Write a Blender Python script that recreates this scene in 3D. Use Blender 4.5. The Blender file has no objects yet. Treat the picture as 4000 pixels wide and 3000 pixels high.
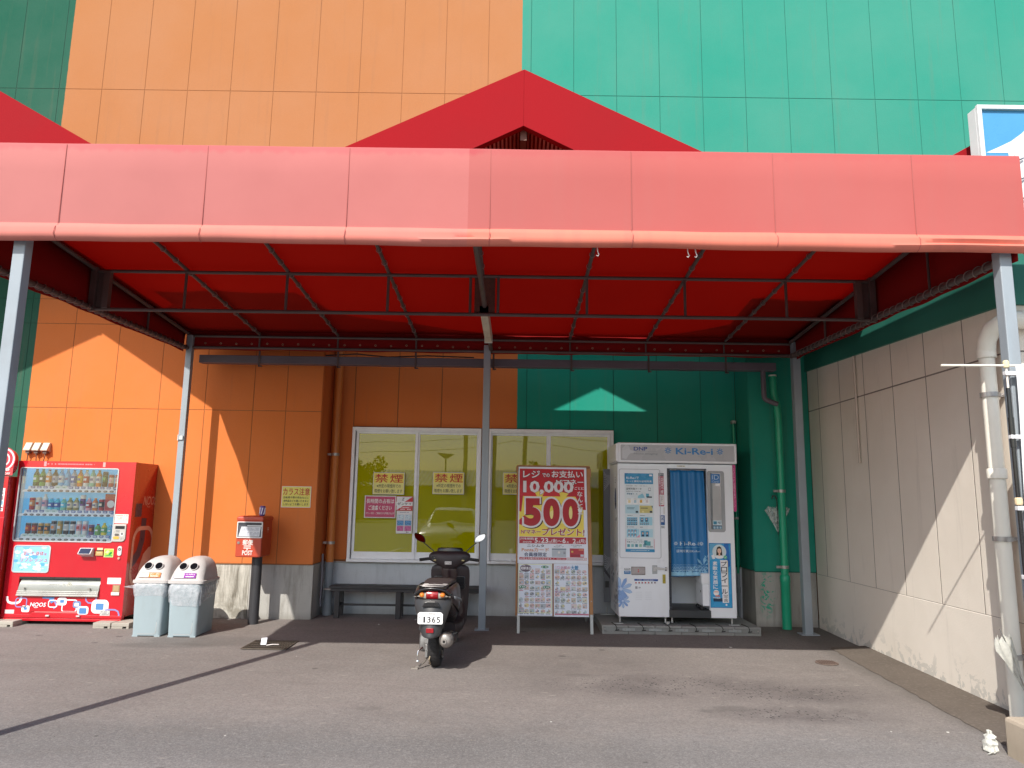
import bpy, bmesh, math, random
from mathutils import Vector, Matrix
from math import sin, cos, pi, radians as R_
random.seed(7)
SC = bpy.context.scene
COL = SC.collection

# ------------------------------------------------------------------ camera
cam_d = bpy.data.cameras.new('camera'); cam = bpy.data.objects.new('camera', cam_d); COL.objects.link(cam)
_p, _r, _y = R_(9.07), R_(.854), R_(-.195)
fwd = Vector((sin(_y)*cos(_p), cos(_y)*cos(_p), sin(_p)))
rgt = Vector((cos(_y), -sin(_y), 0)); upv = rgt.cross(fwd)
cr = rgt*cos(_r) + upv*sin(_r); cu = -rgt*sin(_r) + upv*cos(_r)
M3 = Matrix((cr, cu, -fwd)).transposed()
cam.matrix_world = Matrix.Translation((0, 0, 1.5)) @ M3.to_4x4()
cam_d.sensor_width = 36; cam_d.lens = 1580/2212*36
cam_d.clip_start = .05; cam_d.clip_end = 1500
SC.camera = cam

# ------------------------------------------------------------------ light
SUN_D = Vector((.445, 1, -.99)).normalized()
SUN_EL = math.asin(-SUN_D.z); 
wd = bpy.data.worlds.new('World'); SC.world = wd; wd.use_nodes = True
nt = wd.node_tree; bg = nt.nodes['Background']
sky = nt.nodes.new('ShaderNodeTexSky'); sky.sky_type = 'NISHITA'; sky.sun_disc = False
sky.sun_elevation = SUN_EL; sky.sun_rotation = math.atan2(-SUN_D.x, -SUN_D.y); sky.air_density = 1.2; sky.dust_density = 1.5
nt.links.new(sky.outputs[0], bg.inputs[0]); bg.inputs[1].default_value = .143
sd = bpy.data.lights.new('sun', 'SUN'); sd.energy = 3.9; sd.angle = R_(.53); sd.color = (1, .95, .87)
so = bpy.data.objects.new('sun', sd); COL.objects.link(so); so.location = (-20, -40, 40)
so.rotation_euler = SUN_D.to_track_quat('-Z', 'Y').to_euler()
SC.view_settings.view_transform = 'Standard'; SC.view_settings.look = 'None'
SC.view_settings.exposure = .5; SC.view_settings.gamma = 1
SC.cycles.max_bounces = 8; SC.cycles.diffuse_bounces = 4; SC.cycles.glossy_bounces = 4
SC.cycles.transmission_bounces = 6; SC.cycles.transparent_max_bounces = 10
SC.cycles.use_denoising = True

# ------------------------------------------------------------------ materials
_mats = {}
def s2l(c):
    return tuple((x/12.92 if x <= .04045 else ((x+.055)/1.055)**2.4) for x in c)
def hx(h):
    return s2l(tuple(int(h[i:i+2], 16)/255 for i in (0, 2, 4)))
def link(nt, a, b): nt.links.new(a, b)
def mat(name, col, rough=.5, metal=0, var=.08, vscale=3, bump=.0, bscale=60, spec=.5, coat=0, dirt=0, dirtcol=(.12, .1, .08), dscale=2.5, attr=False):
    """procedural paint / plastic / metal: colour varied by two noises, optional grime and fine relief"""
    if name in _mats: return _mats[name]
    m = bpy.data.materials.new(name); m.use_nodes = True; n = m.node_tree; b = n.nodes['Principled BSDF']
    tc = n.nodes.new('ShaderNodeTexCoord'); 
    ns = n.nodes.new('ShaderNodeTexNoise'); ns.inputs['Scale'].default_value = vscale; ns.inputs['Detail'].default_value = 6
    link(n, tc.outputs['Object'], ns.inputs['Vector'])
    hs = n.nodes.new('ShaderNodeMix'); hs.data_type = 'RGBA'; hs.blend_type = 'MULTIPLY'
    mr = n.nodes.new('ShaderNodeMapRange'); mr.inputs[1].default_value = .3; mr.inputs[2].default_value = .7
    mr.inputs[3].default_value = 1-var; mr.inputs[4].default_value = 1+var*.5
    link(n, ns.outputs[0], mr.inputs[0]); hs.inputs[0].default_value = 1
    if attr:
        at = n.nodes.new('ShaderNodeVertexColor'); at.layer_name = 'Col'; link(n, at.outputs[0], hs.inputs[6])
    else: hs.inputs[6].default_value = (*col, 1)
    link(n, mr.outputs[0], hs.inputs[7]); out = hs.outputs[2]
    if dirt:
        n2 = n.nodes.new('ShaderNodeTexNoise'); n2.inputs['Scale'].default_value = dscale; n2.inputs['Detail'].default_value = 10; n2.inputs['Roughness'].default_value = .65
        mp = n.nodes.new('ShaderNodeMapping'); mp.inputs['Scale'].default_value = (1, 1, .35); link(n, tc.outputs['Object'], mp.inputs[0]); link(n, mp.outputs[0], n2.inputs['Vector'])
        m2 = n.nodes.new('ShaderNodeMapRange'); m2.inputs[1].default_value = .5; m2.inputs[2].default_value = .75; m2.inputs[3].default_value = 0; m2.inputs[4].default_value = dirt
        link(n, n2.outputs[0], m2.inputs[0])
        mx = n.nodes.new('ShaderNodeMix'); mx.data_type = 'RGBA'; link(n, m2.outputs[0], mx.inputs[0]); link(n, out, mx.inputs[6]); mx.inputs[7].default_value = (*dirtcol, 1); out = mx.outputs[2]
    link(n, out, b.inputs['Base Color'])
    b.inputs['Roughness'].default_value = rough; b.inputs['Metallic'].default_value = metal
    b.inputs['Specular IOR Level'].default_value = spec; b.inputs['Coat Weight'].default_value = coat; b.inputs['Coat Roughness'].default_value = .08
    r2 = n.nodes.new('ShaderNodeMapRange'); r2.inputs[1].default_value = .3; r2.inputs[2].default_value = .7; r2.inputs[3].default_value = max(.02, rough-.08); r2.inputs[4].default_value = min(1, rough+.1)
    link(n, ns.outputs[0], r2.inputs[0]); link(n, r2.outputs[0], b.inputs['Roughness'])
    if bump:
        n3 = n.nodes.new('ShaderNodeTexNoise'); n3.inputs['Scale'].default_value = bscale; n3.inputs['Detail'].default_value = 5
        link(n, tc.outputs['Object'], n3.inputs['Vector'])
        bp = n.nodes.new('ShaderNodeBump'); bp.inputs['Strength'].default_value = bump; bp.inputs['Distance'].default_value = .01
        link(n, n3.outputs[0], bp.inputs['Height']); link(n, bp.outputs[0], b.inputs['Normal'])
    _mats[name] = m; return m

class NB:
    """tiny node-graph helper"""
    def __init__(s, name):
        s.m = bpy.data.materials.new(name); s.m.use_nodes = True; s.n = s.m.node_tree; s.b = s.n.nodes['Principled BSDF']
        s.out = s.n.nodes['Material Output']; s.geo = s.n.nodes.new('ShaderNodeNewGeometry'); s.P = s.geo.outputs['Position']
    def set(s, node, i, v):
        if hasattr(v, 'is_linked') or isinstance(v, bpy.types.NodeSocket): s.n.links.new(v, node.inputs[i])
        else: node.inputs[i].default_value = v
    def noise(s, vec=None, scale=5, detail=6, rough=.5, dist=0):
        t = s.n.nodes.new('ShaderNodeTexNoise'); s.set(t, 'Vector', vec or s.P); t.inputs['Scale'].default_value = scale
        t.inputs['Detail'].default_value = detail; t.inputs['Roughness'].default_value = rough; t.inputs['Distortion'].default_value = dist; return t.outputs[0]
    def vor(s, vec=None, scale=5, rnd=1, feat='F1'):
        t = s.n.nodes.new('ShaderNodeTexVoronoi'); t.feature = feat; s.set(t, 'Vector', vec or s.P); t.inputs['Scale'].default_value = scale; t.inputs['Randomness'].default_value = rnd; return t
    def rng(s, v, a, b, c=0, d=1, smooth=False):
        t = s.n.nodes.new('ShaderNodeMapRange'); s.set(t, 0, v)
        if smooth: t.interpolation_type = 'SMOOTHSTEP'
        for i, q in enumerate((a, b, c, d)): s.set(t, i+1, q)
        return t.outputs[0]
    def mix(s, f, a, b, mode='MIX'):
        t = s.n.nodes.new('ShaderNodeMix'); t.data_type = 'RGBA'; t.blend_type = mode; s.set(t, 0, f)
        for i, q in ((6, a), (7, b)): s.set(t, i, (*q, 1) if isinstance(q, tuple) and len(q) == 3 else q)
        return t.outputs[2]
    def math(s, op, a, b=0, c=0):
        t = s.n.nodes.new('ShaderNodeMath'); t.operation = op; s.set(t, 0, a); s.set(t, 1, b); s.set(t, 2, c); return t.outputs[0]
    def xyz(s, v=None):
        t = s.n.nodes.new('ShaderNodeSeparateXYZ'); s.set(t, 0, v or s.P); return t.outputs
    def scale(s, v, sc):
        t = s.n.nodes.new('ShaderNodeVectorMath'); t.operation = 'MULTIPLY'; s.set(t, 0, v or s.P); t.inputs[1].default_value = sc; return t.outputs[0]
    def blob(s, x, y, rx, ry, X=0, Y=1, soft=.35):
        q = s.xyz(); a = s.math('DIVIDE', s.math('SUBTRACT', q[X], x), rx); b = s.math('DIVIDE', s.math('SUBTRACT', q[Y], y), ry)
        d = s.math('SQRT', s.math('ADD', s.math('MULTIPLY', a, a), s.math('MULTIPLY', b, b)))
        return s.rng(d, 1-soft, 1+soft, 1, 0, True)
    def bump(s, h, st=.3, dist=.01, prev=None):
        t = s.n.nodes.new('ShaderNodeBump'); t.inputs['Strength'].default_value = st; t.inputs['Distance'].default_value = dist; s.set(t, 'Height', h)
        if prev is not None: s.set(t, 'Normal', prev)
        return t.outputs[0]
    def done(s, col, rough=.7, nrm=None, spec=.5):
        s.set(s.b, 'Base Color', (*col, 1) if isinstance(col, tuple) and len(col) == 3 else col); s.set(s.b, 'Roughness', rough); s.b.inputs['Specular IOR Level'].default_value = spec
        if nrm is not None: s.set(s.b, 'Normal', nrm)
        return s.m

# ------------------------------------------------------------------ mesh builder
_tcache = {}
def text_geo(body, bold=0.0, res=2):
    k = (body, bold, res)
    if k not in _tcache:
        c = bpy.data.curves.new('t', 'FONT'); c.body = body; c.size = 1; c.resolution_u = res; c.offset = bold
        o = bpy.data.objects.new('t', c); COL.objects.link(o)
        dg = bpy.context.evaluated_depsgraph_get(); m = bpy.data.meshes.new_from_object(o.evaluated_get(dg))
        v = [(q.co.x, q.co.y) for q in m.vertices]; f = [tuple(p.vertices) for p in m.polygons]
        bpy.data.objects.remove(o); bpy.data.curves.remove(c); bpy.data.meshes.remove(m)
        _tcache[k] = (v, f)
    return _tcache[k]

class MB:
    def __init__(s): s.v = []; s.f = []; s.c = []; s.anyc = False; s.col = None; s.M = None
    def add(s, vs, fs, col=None):
        o = len(s.v)
        if s.M is not None: vs = [tuple(s.M @ Vector(p)) for p in vs]
        s.v += [tuple(p) for p in vs]; s.f += [tuple(i+o for i in f) for f in fs]
        col = col or s.col
        if col: s.anyc = True
        s.c += [col]*len(fs); return s
    def box(s, x0, x1, y0, y1, z0, z1, col=None):
        v = [(x, y, z) for z in (z0, z1) for y in (y0, y1) for x in (x0, x1)]
        return s.add(v, [(0, 2, 3, 1), (4, 5, 7, 6), (0, 1, 5, 4), (2, 6, 7, 3), (0, 4, 6, 2), (1, 3, 7, 5)], col)
    def hexa(s, b, t, col=None):
        """b, t: four bottom / four top points, counter-clockwise from above"""
        return s.add(list(b)+list(t), [(3, 2, 1, 0), (4, 5, 6, 7), (0, 1, 5, 4), (1, 2, 6, 5), (2, 3, 7, 6), (3, 0, 4, 7)], col)
    def ring(s, rings, closed=True, caps=True, col=None, loop=False):
        """loft through rings of equally many points"""
        n = len(rings[0]); vs = [p for r in rings for p in r]; fs = []
        m = len(rings); 
        for i in range(m if loop else m-1):
            a, b = i*n, ((i+1) % m)*n
            for j in range(n if closed else n-1):
                k = (j+1) % n; fs.append((a+j, a+k, b+k, b+j))
        if caps and not loop: fs.append(tuple(range(n))[::-1]); fs.append(tuple((m-1)*n+j for j in range(n)))
        return s.add(vs, fs, col)
    def cyl(s, p0, p1, r0, r1=None, n=12, col=None, caps=True):
        r1 = r0 if r1 is None else r1
        p0, p1 = Vector(p0), Vector(p1); d = (p1-p0).normalized(); a = d.orthogonal().normalized(); b = d.cross(a)
        return s.ring([[p+(a*cos(2*pi*i/n)+b*sin(2*pi*i/n))*r for i in range(n)] for p, r in ((p0, r0), (p1, r1))], caps=caps, col=col)
    def tube(s, pts, r, n=8, col=None, closed=False, rs=None):
        P = [Vector(p) for p in pts]; rings = []; up = None
        for i, p in enumerate(P):
            if closed: d = P[(i+1) % len(P)]-P[i-1]
            else: d = P[min(i+1, len(P)-1)]-P[max(i-1, 0)]
            d.normalize()
            a = (up - d*up.dot(d)) if up is not None else d.orthogonal()
            if a.length < 1e-5: a = d.orthogonal()
            a.normalize(); up = a; b = d.cross(a); rr = rs[i] if rs else r
            rings.append([p+(a*cos(2*pi*j/n)+b*sin(2*pi*j/n))*rr for j in range(n)])
        return s.ring(rings, col=col, loop=closed)
    def lathe(s, prof, n=16, c=(0, 0, 0), axis='z', col=None, caps=False):
        rings = []
        for r, h in prof:
            ring = []
            for i in range(n):
                a, b = r*cos(2*pi*i/n), r*sin(2*pi*i/n)
                q = {'z': (a, b, h), 'y': (a, h, b), 'x': (h, a, b)}[axis]; ring.append((q[0]+c[0], q[1]+c[1], q[2]+c[2]))
            rings.append(ring)
        return s.ring(rings, caps=caps, col=col)
    def prism(s, poly, a, b, plane='xz', col=None):
        """poly in a plane, extruded from a to b along the remaining axis"""
        f = {'xz': lambda p, t: (p[0], t, p[1]), 'xy': lambda p, t: (p[0], p[1], t), 'yz': lambda p, t: (t, p[0], p[1])}[plane]
        n = len(poly); vs = [f(p, a) for p in poly]+[f(p, b) for p in poly]
        fs = [tuple(range(n)), tuple(range(n, 2*n))[::-1]]+[(i, n+i, n+(i+1) % n, (i+1) % n) for i in range(n)]
        return s.add(vs, fs, col)
    def rr(s, x0, x1, z0, z1, r, a, b, plane='xz', col=None, n=5):
        return s.prism(rrp(x0, x1, z0, z1, r, n), a, b, plane, col)
    def frame(s, x0, x1, z0, z1, w, a, b, col=None, r=0, n=5, ri=None):
        """rectangular ring in xz"""
        if r:
            o = rrp(x0, x1, z0, z1, r, n); i = rrp(x0+w, x1-w, z0+w, z1-w, ri if ri is not None else max(r-w, .002), n)
            m = len(o); vs = [(p[0], y, p[1]) for y in (a, b) for q in (o, i) for p in q]; fs = []
            for k in range(m):
                l = (k+1) % m
                fs += [(k, l, m+l, m+k), (2*m+k, 3*m+k, 3*m+l, 2*m+l), (k, 2*m+k, 2*m+l, l), (m+k, m+l, 3*m+l, 3*m+k)]
            return s.add(vs, fs, col)
        s.box(x0, x1, a, b, z0, z0+w, col); s.box(x0, x1, a, b, z1-w, z1, col)
        s.box(x0, x0+w, a, b, z0+w, z1-w, col); return s.box(x1-w, x1, a, b, z0+w, z1-w, col)
    def quad(s, x0, x1, z0, z1, y, col=None, sk=0):
        return s.add([(x0, y, z0), (x1, y, z0), (x1+sk, y, z1), (x0+sk, y, z1)], [(0, 1, 2, 3)], col)
    def poly(s, pts, y, col=None): return s.add([(p[0], y, p[1]) for p in pts], [tuple(range(len(pts)))], col)
    def disc(s, x, z, r, y, col=None, n=20, rz=None): return s.poly([(x+r*cos(2*pi*i/n), z+(rz or r)*sin(2*pi*i/n)) for i in range(n)], y, col)
    def text(s, body, x0, x1, z0, z1, y, col=None, bold=0.0, ital=0, vert=False, res=2):
        """print stretched into the box x0..x1, z0..z1 facing -Y"""
        if vert:
            n = len(body); h = (z1-z0)/n
            for i, ch in enumerate(body):
                if ch != ' ': s.text(ch, x0, x1, z1-(i+1)*h+h*.06, z1-i*h-h*.06, y, col, bold, 0, False, res)
            return s
        if any(ord(ch) > 0x4e00 for ch in body) and bold >= .01:          # thicken dense characters by overprinting
            t = bold*(z1-z0)*.55; h = MB(); s0 = (s.v, s.f, s.c)
            for i, (dx, dz) in enumerate(((0, 0), (t, 0), (-t, 0), (0, t), (0, -t))): s.text(body, x0+dx, x1+dx, z0+dz, z1+dz, y-.00004*i, col, .004, ital, False, res)
            return s
        if any(ord(ch) > 0x4e00 for ch in body): bold = min(bold, .004)
        elif not body.isascii(): bold = min(bold, .02) if bold < .045 else bold
        v, f = text_geo(body, bold, 6 if len(body) <= 3 and body.isascii() else res)
        if not v: return s
        ax = min(p[0] for p in v); bx = max(p[0] for p in v); az = min(p[1] for p in v); bz = max(p[1] for p in v)
        if body in 'ー一・-': az, bz = az-.3, bz+.3
        sx = (x1-x0)/max(bx-ax, .01); sz = (z1-z0)/max(bz-az, .01)
        return s.add([(x0+(p[0]-ax)*sx+ital*(p[1]-az)*sz, y, z0+(p[1]-az)*sz) for p in v], f, col)
    def mesh(s, name, m, smooth=None):
        me = bpy.data.meshes.new(name); me.from_pydata(s.v, [], s.f)
        ms = m if isinstance(m, (list, tuple)) else [m]
        for q in ms: me.materials.append(q)
        if s.anyc:
            ca = me.color_attributes.new('Col', 'FLOAT_COLOR', 'CORNER'); buf = []
            for p, c in zip(me.polygons, s.c): buf += list((*(c or (.8, .8, .8)), 1))*p.loop_total
            ca.data.foreach_set('color', buf)
        if smooth is not None:
            me.shade_smooth(); me.set_sharp_from_angle(angle=R_(smooth))
        me.update(); return me
    def build(s, name, m, parent=None, loc=(0, 0, 0), rot=(0, 0, 0), smooth=None, bev=0, fixn=True, sub=0, solid=0):
        me = s.mesh(name, m, smooth)
        if fixn:
            bm = bmesh.new(); bm.from_mesh(me); bmesh.ops.recalc_face_normals(bm, faces=bm.faces); bm.to_mesh(me); bm.free()
            if smooth is not None: me.set_sharp_from_angle(angle=R_(smooth))
        o = bpy.data.objects.new(name, me); COL.objects.link(o); o.location = loc; o.rotation_euler = rot
        if parent: o.parent = parent
        if solid: md = o.modifiers.new('solid', 'SOLIDIFY'); md.thickness = solid; md.offset = 0
        if sub: md = o.modifiers.new('sub', 'SUBSURF'); md.levels = sub; md.render_levels = sub
        if bev:
            md = o.modifiers.new('bev', 'BEVEL'); md.width = bev; md.segments = 2; md.limit_method = 'ANGLE'; md.angle_limit = R_(40)
        return o
def rrp(x0, x1, z0, z1, r, n=5):
    r = min(r, (x1-x0)/2, (z1-z0)/2); P = []
    for cx, cz, a in ((x1-r, z0+r, -90), (x1-r, z1-r, 0), (x0+r, z1-r, 90), (x0+r, z0+r, 180)):
        for i in range(n+1): t = R_(a+90*i/n); P.append((cx+r*cos(t), cz+r*sin(t)))
    return P
def empty(name, loc=(0, 0, 0), rotz=0, parent=None):
    o = bpy.data.objects.new(name, None); COL.objects.link(o); o.location = loc; o.rotation_euler = (0, 0, rotz); o.empty_display_size = .2
    if parent: o.parent = parent
    return o
def tag(o, label=None, cat=None, group=None, kind=None):
    if label: o['label'] = label
    if cat: o['category'] = cat
    if group: o['group'] = group
    if kind: o['kind'] = kind
    return o
def thing(name, label, cat, loc=(0, 0, 0), rotz=0, group=None): return tag(empty(name, loc, rotz), label, cat, group)
def inst(src, parent=None, loc=None, rot=None, scale=None):
    o = src.copy(); COL.objects.link(o)
    o.parent = parent if parent is not None else src.parent
    if loc is not None: o.location = loc
    if rot is not None: o.rotation_euler = rot
    if scale is not None: o.scale = scale
    return o
def copy_tree(o, parent=None):
    c = o.copy(); COL.objects.link(c); c.parent = parent
    for ch in [x for x in bpy.data.objects if x.parent == o]: copy_tree(ch, c)
    return c
def g(y): return -.019*max(0, 9.5-max(y, -5))
PRINT = mat('printed_paper', (1, 1, 1), .45, attr=True, var=.05, vscale=9)
PRINTG = mat('printed_plastic', (1, 1, 1), .28, attr=True, var=.03, vscale=6)
VINYL = mat('printed_cloth', (1, 1, 1), .75, attr=True, var=.06, vscale=9)
WHITE = (.78, .78, .78); BLACK = (.015, .015, .018)
# ------------------------------------------------------------------ ground
def asphalt():
    k = NB('asphalt'); q = k.xyz()
    big = k.noise(scale=.35, detail=5, rough=.55); mid = k.noise(scale=2.2, detail=8, rough=.6, dist=.4); fine = k.noise(scale=110, detail=4, rough=.7)
    gr = k.vor(scale=130).outputs['Color']; grv = k.xyz(gr)[0]
    warm = (.262, .232, .218); cool = (.237, .223, .217)
    nearf = k.rng(k.math('ADD', q[1], k.math('MULTIPLY', mid, 1.2)), 5.6, 6.6, 1, 0, True)
    c = k.mix(nearf, warm, cool)
    c = k.mix(k.rng(big, .35, .65, 0, .55), c, (.15, .135, .125))
    c = k.mix(k.rng(mid, .45, .75, 0, .45), c, (.27, .245, .225))
    # weathered darker lane near the bottom left
    c = k.mix(k.math('MULTIPLY', k.blob(-2.6, 5.05, 1.9, .38, soft=.6), .45), c, (.11, .112, .115))
    c = k.mix(k.math('MULTIPLY', k.blob(.3, 5.0, 1.5, .25, soft=.7), .3), c, (.12, .12, .12))
    # aggregate
    c = k.mix(k.math('MULTIPLY', k.rng(grv, .55, 1, 0, 1), k.rng(nearf, 0, 1, .18, .42)), c, (.36, .34, .32))
    c = k.mix(k.rng(grv, .3, 0, 0, .35), c, (.06, .06, .06))
    # spilled-drink and oil spots, gathered in patches
    vs = k.vor(vec=k.scale(None, (1, .75, 1)), scale=42); vd = vs.outputs['Distance']; vc = k.xyz(vs.outputs['Color'])[0]
    patch = k.math('MAXIMUM', k.math('MAXIMUM', k.blob(1.35, 6.65, 1.15, .42, soft=.6), k.blob(2.35, 6.45, .75, .28, soft=.6)),
                   k.math('MAXIMUM', k.blob(2.2, 5.88, .6, .2, soft=.6), k.math('MULTIPLY', k.blob(.75, 7.3, .9, .5, soft=.7), .55)))
    r = k.math('MULTIPLY', k.math('MULTIPLY', patch, vc), .56)
    wob = k.math('MULTIPLY', k.noise(scale=35, detail=6, rough=.7), .5)
    spots = k.rng(k.math('SUBTRACT', k.math('ADD', vd, wob), r), .1, .18, 1, 0)
    c = k.mix(k.math('MULTIPLY', spots, .95), c, (.035, .032, .034))
    c = k.mix(k.math('MULTIPLY', k.math('MULTIPLY', patch, k.rng(mid, .3, .6)), .6), c, (.085, .072, .074))
    v2 = k.vor(vec=k.scale(None, (1, 1.25, 1)), scale=2.6); d2 = k.math('ADD', v2.outputs['Distance'], k.math('MULTIPLY', k.noise(scale=22), .05)); c2 = k.xyz(v2.outputs['Color'])[1]
    sp2 = k.rng(k.math('SUBTRACT', d2, k.rng(c2, .6, 1, .0, .11)), .02, .035, 1, 0)
    c = k.mix(k.math('MULTIPLY', sp2, .6), c, (.055, .052, .05))
    for x, y, rx, ry in ((1.74, 6.0, .17, .07), (1.55, 5.93, .1, .04), (-1.07, 5.86, .1, .05), (.62, 6.95, .14, .05), (-3.1, 8.15, .8, .25), (-3.6, 7.9, .5, .12)):
        c = k.mix(k.math('MULTIPLY', k.math('MULTIPLY', k.blob(x, y, rx, ry, soft=.3), k.rng(mid, .3, .6, .4, 1)), .4), c, (.08, .075, .07))
    med = k.noise(scale=34, detail=7, rough=.75); c = k.mix(k.rng(med, .35, .65, .32, 0), c, (.09, .08, .075)); c = k.mix(k.rng(med, .55, .75, 0, .22), c, (.38, .34, .31))
    crk = k.noise(vec=k.scale(None, (.8, 2.6, 1)), scale=1.1, detail=9, rough=.62, dist=.8); c = k.mix(k.rng(crk, .5, .72, 0, .3), c, (.13, .115, .105))
    # pale scuffs
    v3 = k.vor(vec=k.scale(None, (1.4, 5, 1)), scale=1.7); c3 = k.xyz(v3.outputs['Color'])[2]
    c = k.mix(k.math('MULTIPLY', k.rng(v3.outputs['Distance'], .02, .1, 1, 0), k.rng(c3, .6, .9, 0, .5)), c, (.42, .38, .33))
    # damp darker band along the wing wall
    edge = k.rng(k.math('ADD', q[0], k.math('MULTIPLY', mid, .3)), 3.35, 3.55, 0, 1, True)
    c = k.mix(k.math('MULTIPLY', k.math('MULTIPLY', edge, k.rng(q[0], 4, 4.1, 1, 0)), .35), c, (.07, .065, .055))
    h = k.math('ADD', k.math('MULTIPLY', fine, .5), k.math('MULTIPLY', grv, .5))
    n = k.bump(mid, .25, .04); n = k.bump(h, .5, .004, n)
    return k.done(c, k.rng(mid, .3, .7, .75, .95), n, .3)
ASPH = asphalt()
gm = MB(); ys = [-260, -120, -40, -12, -5]+[-5+.5*i for i in range(1, 30)]+[9.6, 12, 30, 120]; xs = [-260, -60, -15]+[-14+.7*i for i in range(41)]+[20, 60, 260]
gv = [(x, y, g(y)) for y in ys for x in xs]; nx = len(xs)
gm.add(gv, [(j*nx+i, j*nx+i+1, (j+1)*nx+i+1, (j+1)*nx+i) for j in range(len(ys)-1) for i in range(nx-1)])
tag(gm.build('ground', ASPH, smooth=60), kind='structure')
# darker mortar strip running along the foot of the wing wall
k = NB('strip_mortar'); c = k.mix(k.noise(scale=2.2, detail=9, rough=.65), (.085, .07, .058), (.15, .125, .105)); c = k.mix(k.rng(k.noise(scale=40, detail=6), .5, .75, 0, .5), c, (.2, .175, .15))
STRIPM = k.done(c, .9, k.bump(k.noise(scale=70), .4, .006), .3)
sm = MB(); n = 40; pts = []
for i in range(n+1):
    y = 8.25-3.6*i/n; x = 3.45-.12*i/n+random.uniform(-.012, .012)
    pts += [(x, y, g(y)+.004), (x+.02, y, g(y)+.012), (3.85, y, g(y)+.035)]
sm.add(pts, [(3*i+a, 3*i+a+1, 3*i+a+4, 3*i+a+3) for i in range(n) for a in (0, 1)])
tag(sm.build('pavement', STRIPM, smooth=40), kind='structure')
# painted bay lines of the car park behind the camera (seen in the window glass)
LINEM = mat('road_paint', (.7, .7, .68), .8, var=.25, vscale=12)
lm = MB()
for x in (-9.2, -6.6, -4.0, -.1, 2.5, 5.1, 7.7):
    lm.hexa([(x, -7.5, g(-7)+.004), (x+.12, -7.5, g(-7)+.004), (x+.12, -1.2, g(-1.2)+.004), (x, -1.2, g(-1.2)+.004)], [(x, -7.5, g(-7)+.006), (x+.12, -7.5, g(-7)+.006), (x+.12, -1.2, g(-1.2)+.006), (x, -1.2, g(-1.2)+.006)])
tag(lm.build('road_marking', LINEM), kind='structure')

# ------------------------------------------------------------------ store building
def wall_paint():
    k = NB('wall_paint'); q = k.xyz()
    w = k.math('MULTIPLY', k.math('SUBTRACT', k.noise(scale=9), .5), .012); x = k.math('ADD', q[0], w)
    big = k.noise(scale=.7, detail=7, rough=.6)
    upm = k.rng(k.math('ADD', q[2], k.math('MULTIPLY', big, .8)), 4.2, 5.6)      # upper storey toned by height: glare haze painted into the colour
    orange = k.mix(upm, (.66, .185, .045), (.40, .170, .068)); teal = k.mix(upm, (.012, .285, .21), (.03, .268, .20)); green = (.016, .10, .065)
    c = k.mix(k.rng(x, .038, .042), orange, teal); c = k.mix(k.rng(x, -6.342, -6.338, 1, 0), c, green)
    c = k.mix(k.rng(big, .3, .7, 0, .05), c, (.6, .55, .5))      # chalking
    st = k.noise(vec=k.scale(None, (7, 7, .35)), scale=1.5, detail=8, rough=.65); c = k.mix(k.rng(st, .56, .8, 0, .22), c, (.2, .13, .09))  # rain streaks
    fine = k.noise(scale=90, detail=4)
    c = k.mix(k.rng(fine, .3, .7, .06, 0), c, (.1, .08, .06))
    n = k.bump(k.noise(scale=2.5, detail=2), .15, .02); n = k.bump(fine, .22, .006, n)
    return k.done(c, .9, n, .06)
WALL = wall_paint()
SEAL = mat('joint_sealant', (.3, .12, .04), .85, var=.2)
SEALG = mat('joint_sealant_green', (.01, .15, .11), .85, var=.2)
SEALB = mat('joint_sealant_beige', (.22, .19, .17), .85, var=.2)
def concrete(name, base=(.47, .46, .43), streak=(.13, .115, .09), amt=.75, green=False):
    k = NB(name); q = k.xyz(); a = k.noise(scale=1.3, detail=9, rough=.6); b = k.noise(vec=k.scale(None, (6, 6, .8)), scale=1.6, detail=9, rough=.7)
    c = k.mix(k.rng(a, .3, .7), tuple(x*.82 for x in base), base); c = k.mix(k.rng(b, .5, .78, 0, amt), c, streak)
    pit = k.vor(scale=26); c = k.mix(k.rng(pit.outputs['Distance'], .05, .11, .55, 0), c, (.1, .09, .08))
    c = k.mix(k.rng(k.math('ADD', q[2], k.math('MULTIPLY', a, .1)), .02, .14, .5, 0), c, streak)
    if green:
        sp = k.math('MULTIPLY', k.blob(3.2, .40, .09, .25, X=0, Y=2, soft=.4), k.rng(k.noise(scale=9, detail=8, dist=2.2), .53, .55)); c = k.mix(sp, c, (.05, .4, .27))
    n = k.bump(k.noise(scale=3, detail=4), .2, .02); n = k.bump(k.noise(scale=70, detail=5), .3, .006, n)
    return k.done(c, .88, n, .3)
CONC = concrete('plinth_concrete', green=True); CONCD = concrete('recess_concrete', (.62, .65, .68), (.2, .2, .2), .35)
def plinth_stain():
    k = NB('stained_concrete'); a = k.noise(scale=1.8, detail=9, rough=.6); c = k.mix(a, (.5, .48, .42), (.6, .58, .52))
    b = k.noise(vec=k.scale(None, (5, 5, 1)), scale=1.3, detail=10, rough=.7, dist=.6); m = k.math('MULTIPLY', k.rng(b, .46, .62, 0, .85), k.blob(-3.45, .3, .42, .45, X=0, Y=2, soft=.5))
    c = k.mix(m, c, (.11, .095, .07)); m2 = k.math('MULTIPLY', k.rng(k.noise(scale=9, detail=8), .45, .6, 0, .7), k.rng(k.xyz()[2], .1, .3, 1, 0)); c = k.mix(m2, c, (.2, .18, .14))
    return k.done(c, .9, k.bump(k.noise(scale=30, detail=8), .45, .012), .3)
CONCS = plinth_stain()
bld = thing('store_building', 'large store front of orange and green wall panels with a recessed window bay', 'building', (0, 9.45, 0))
BY = 9.45
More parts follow.
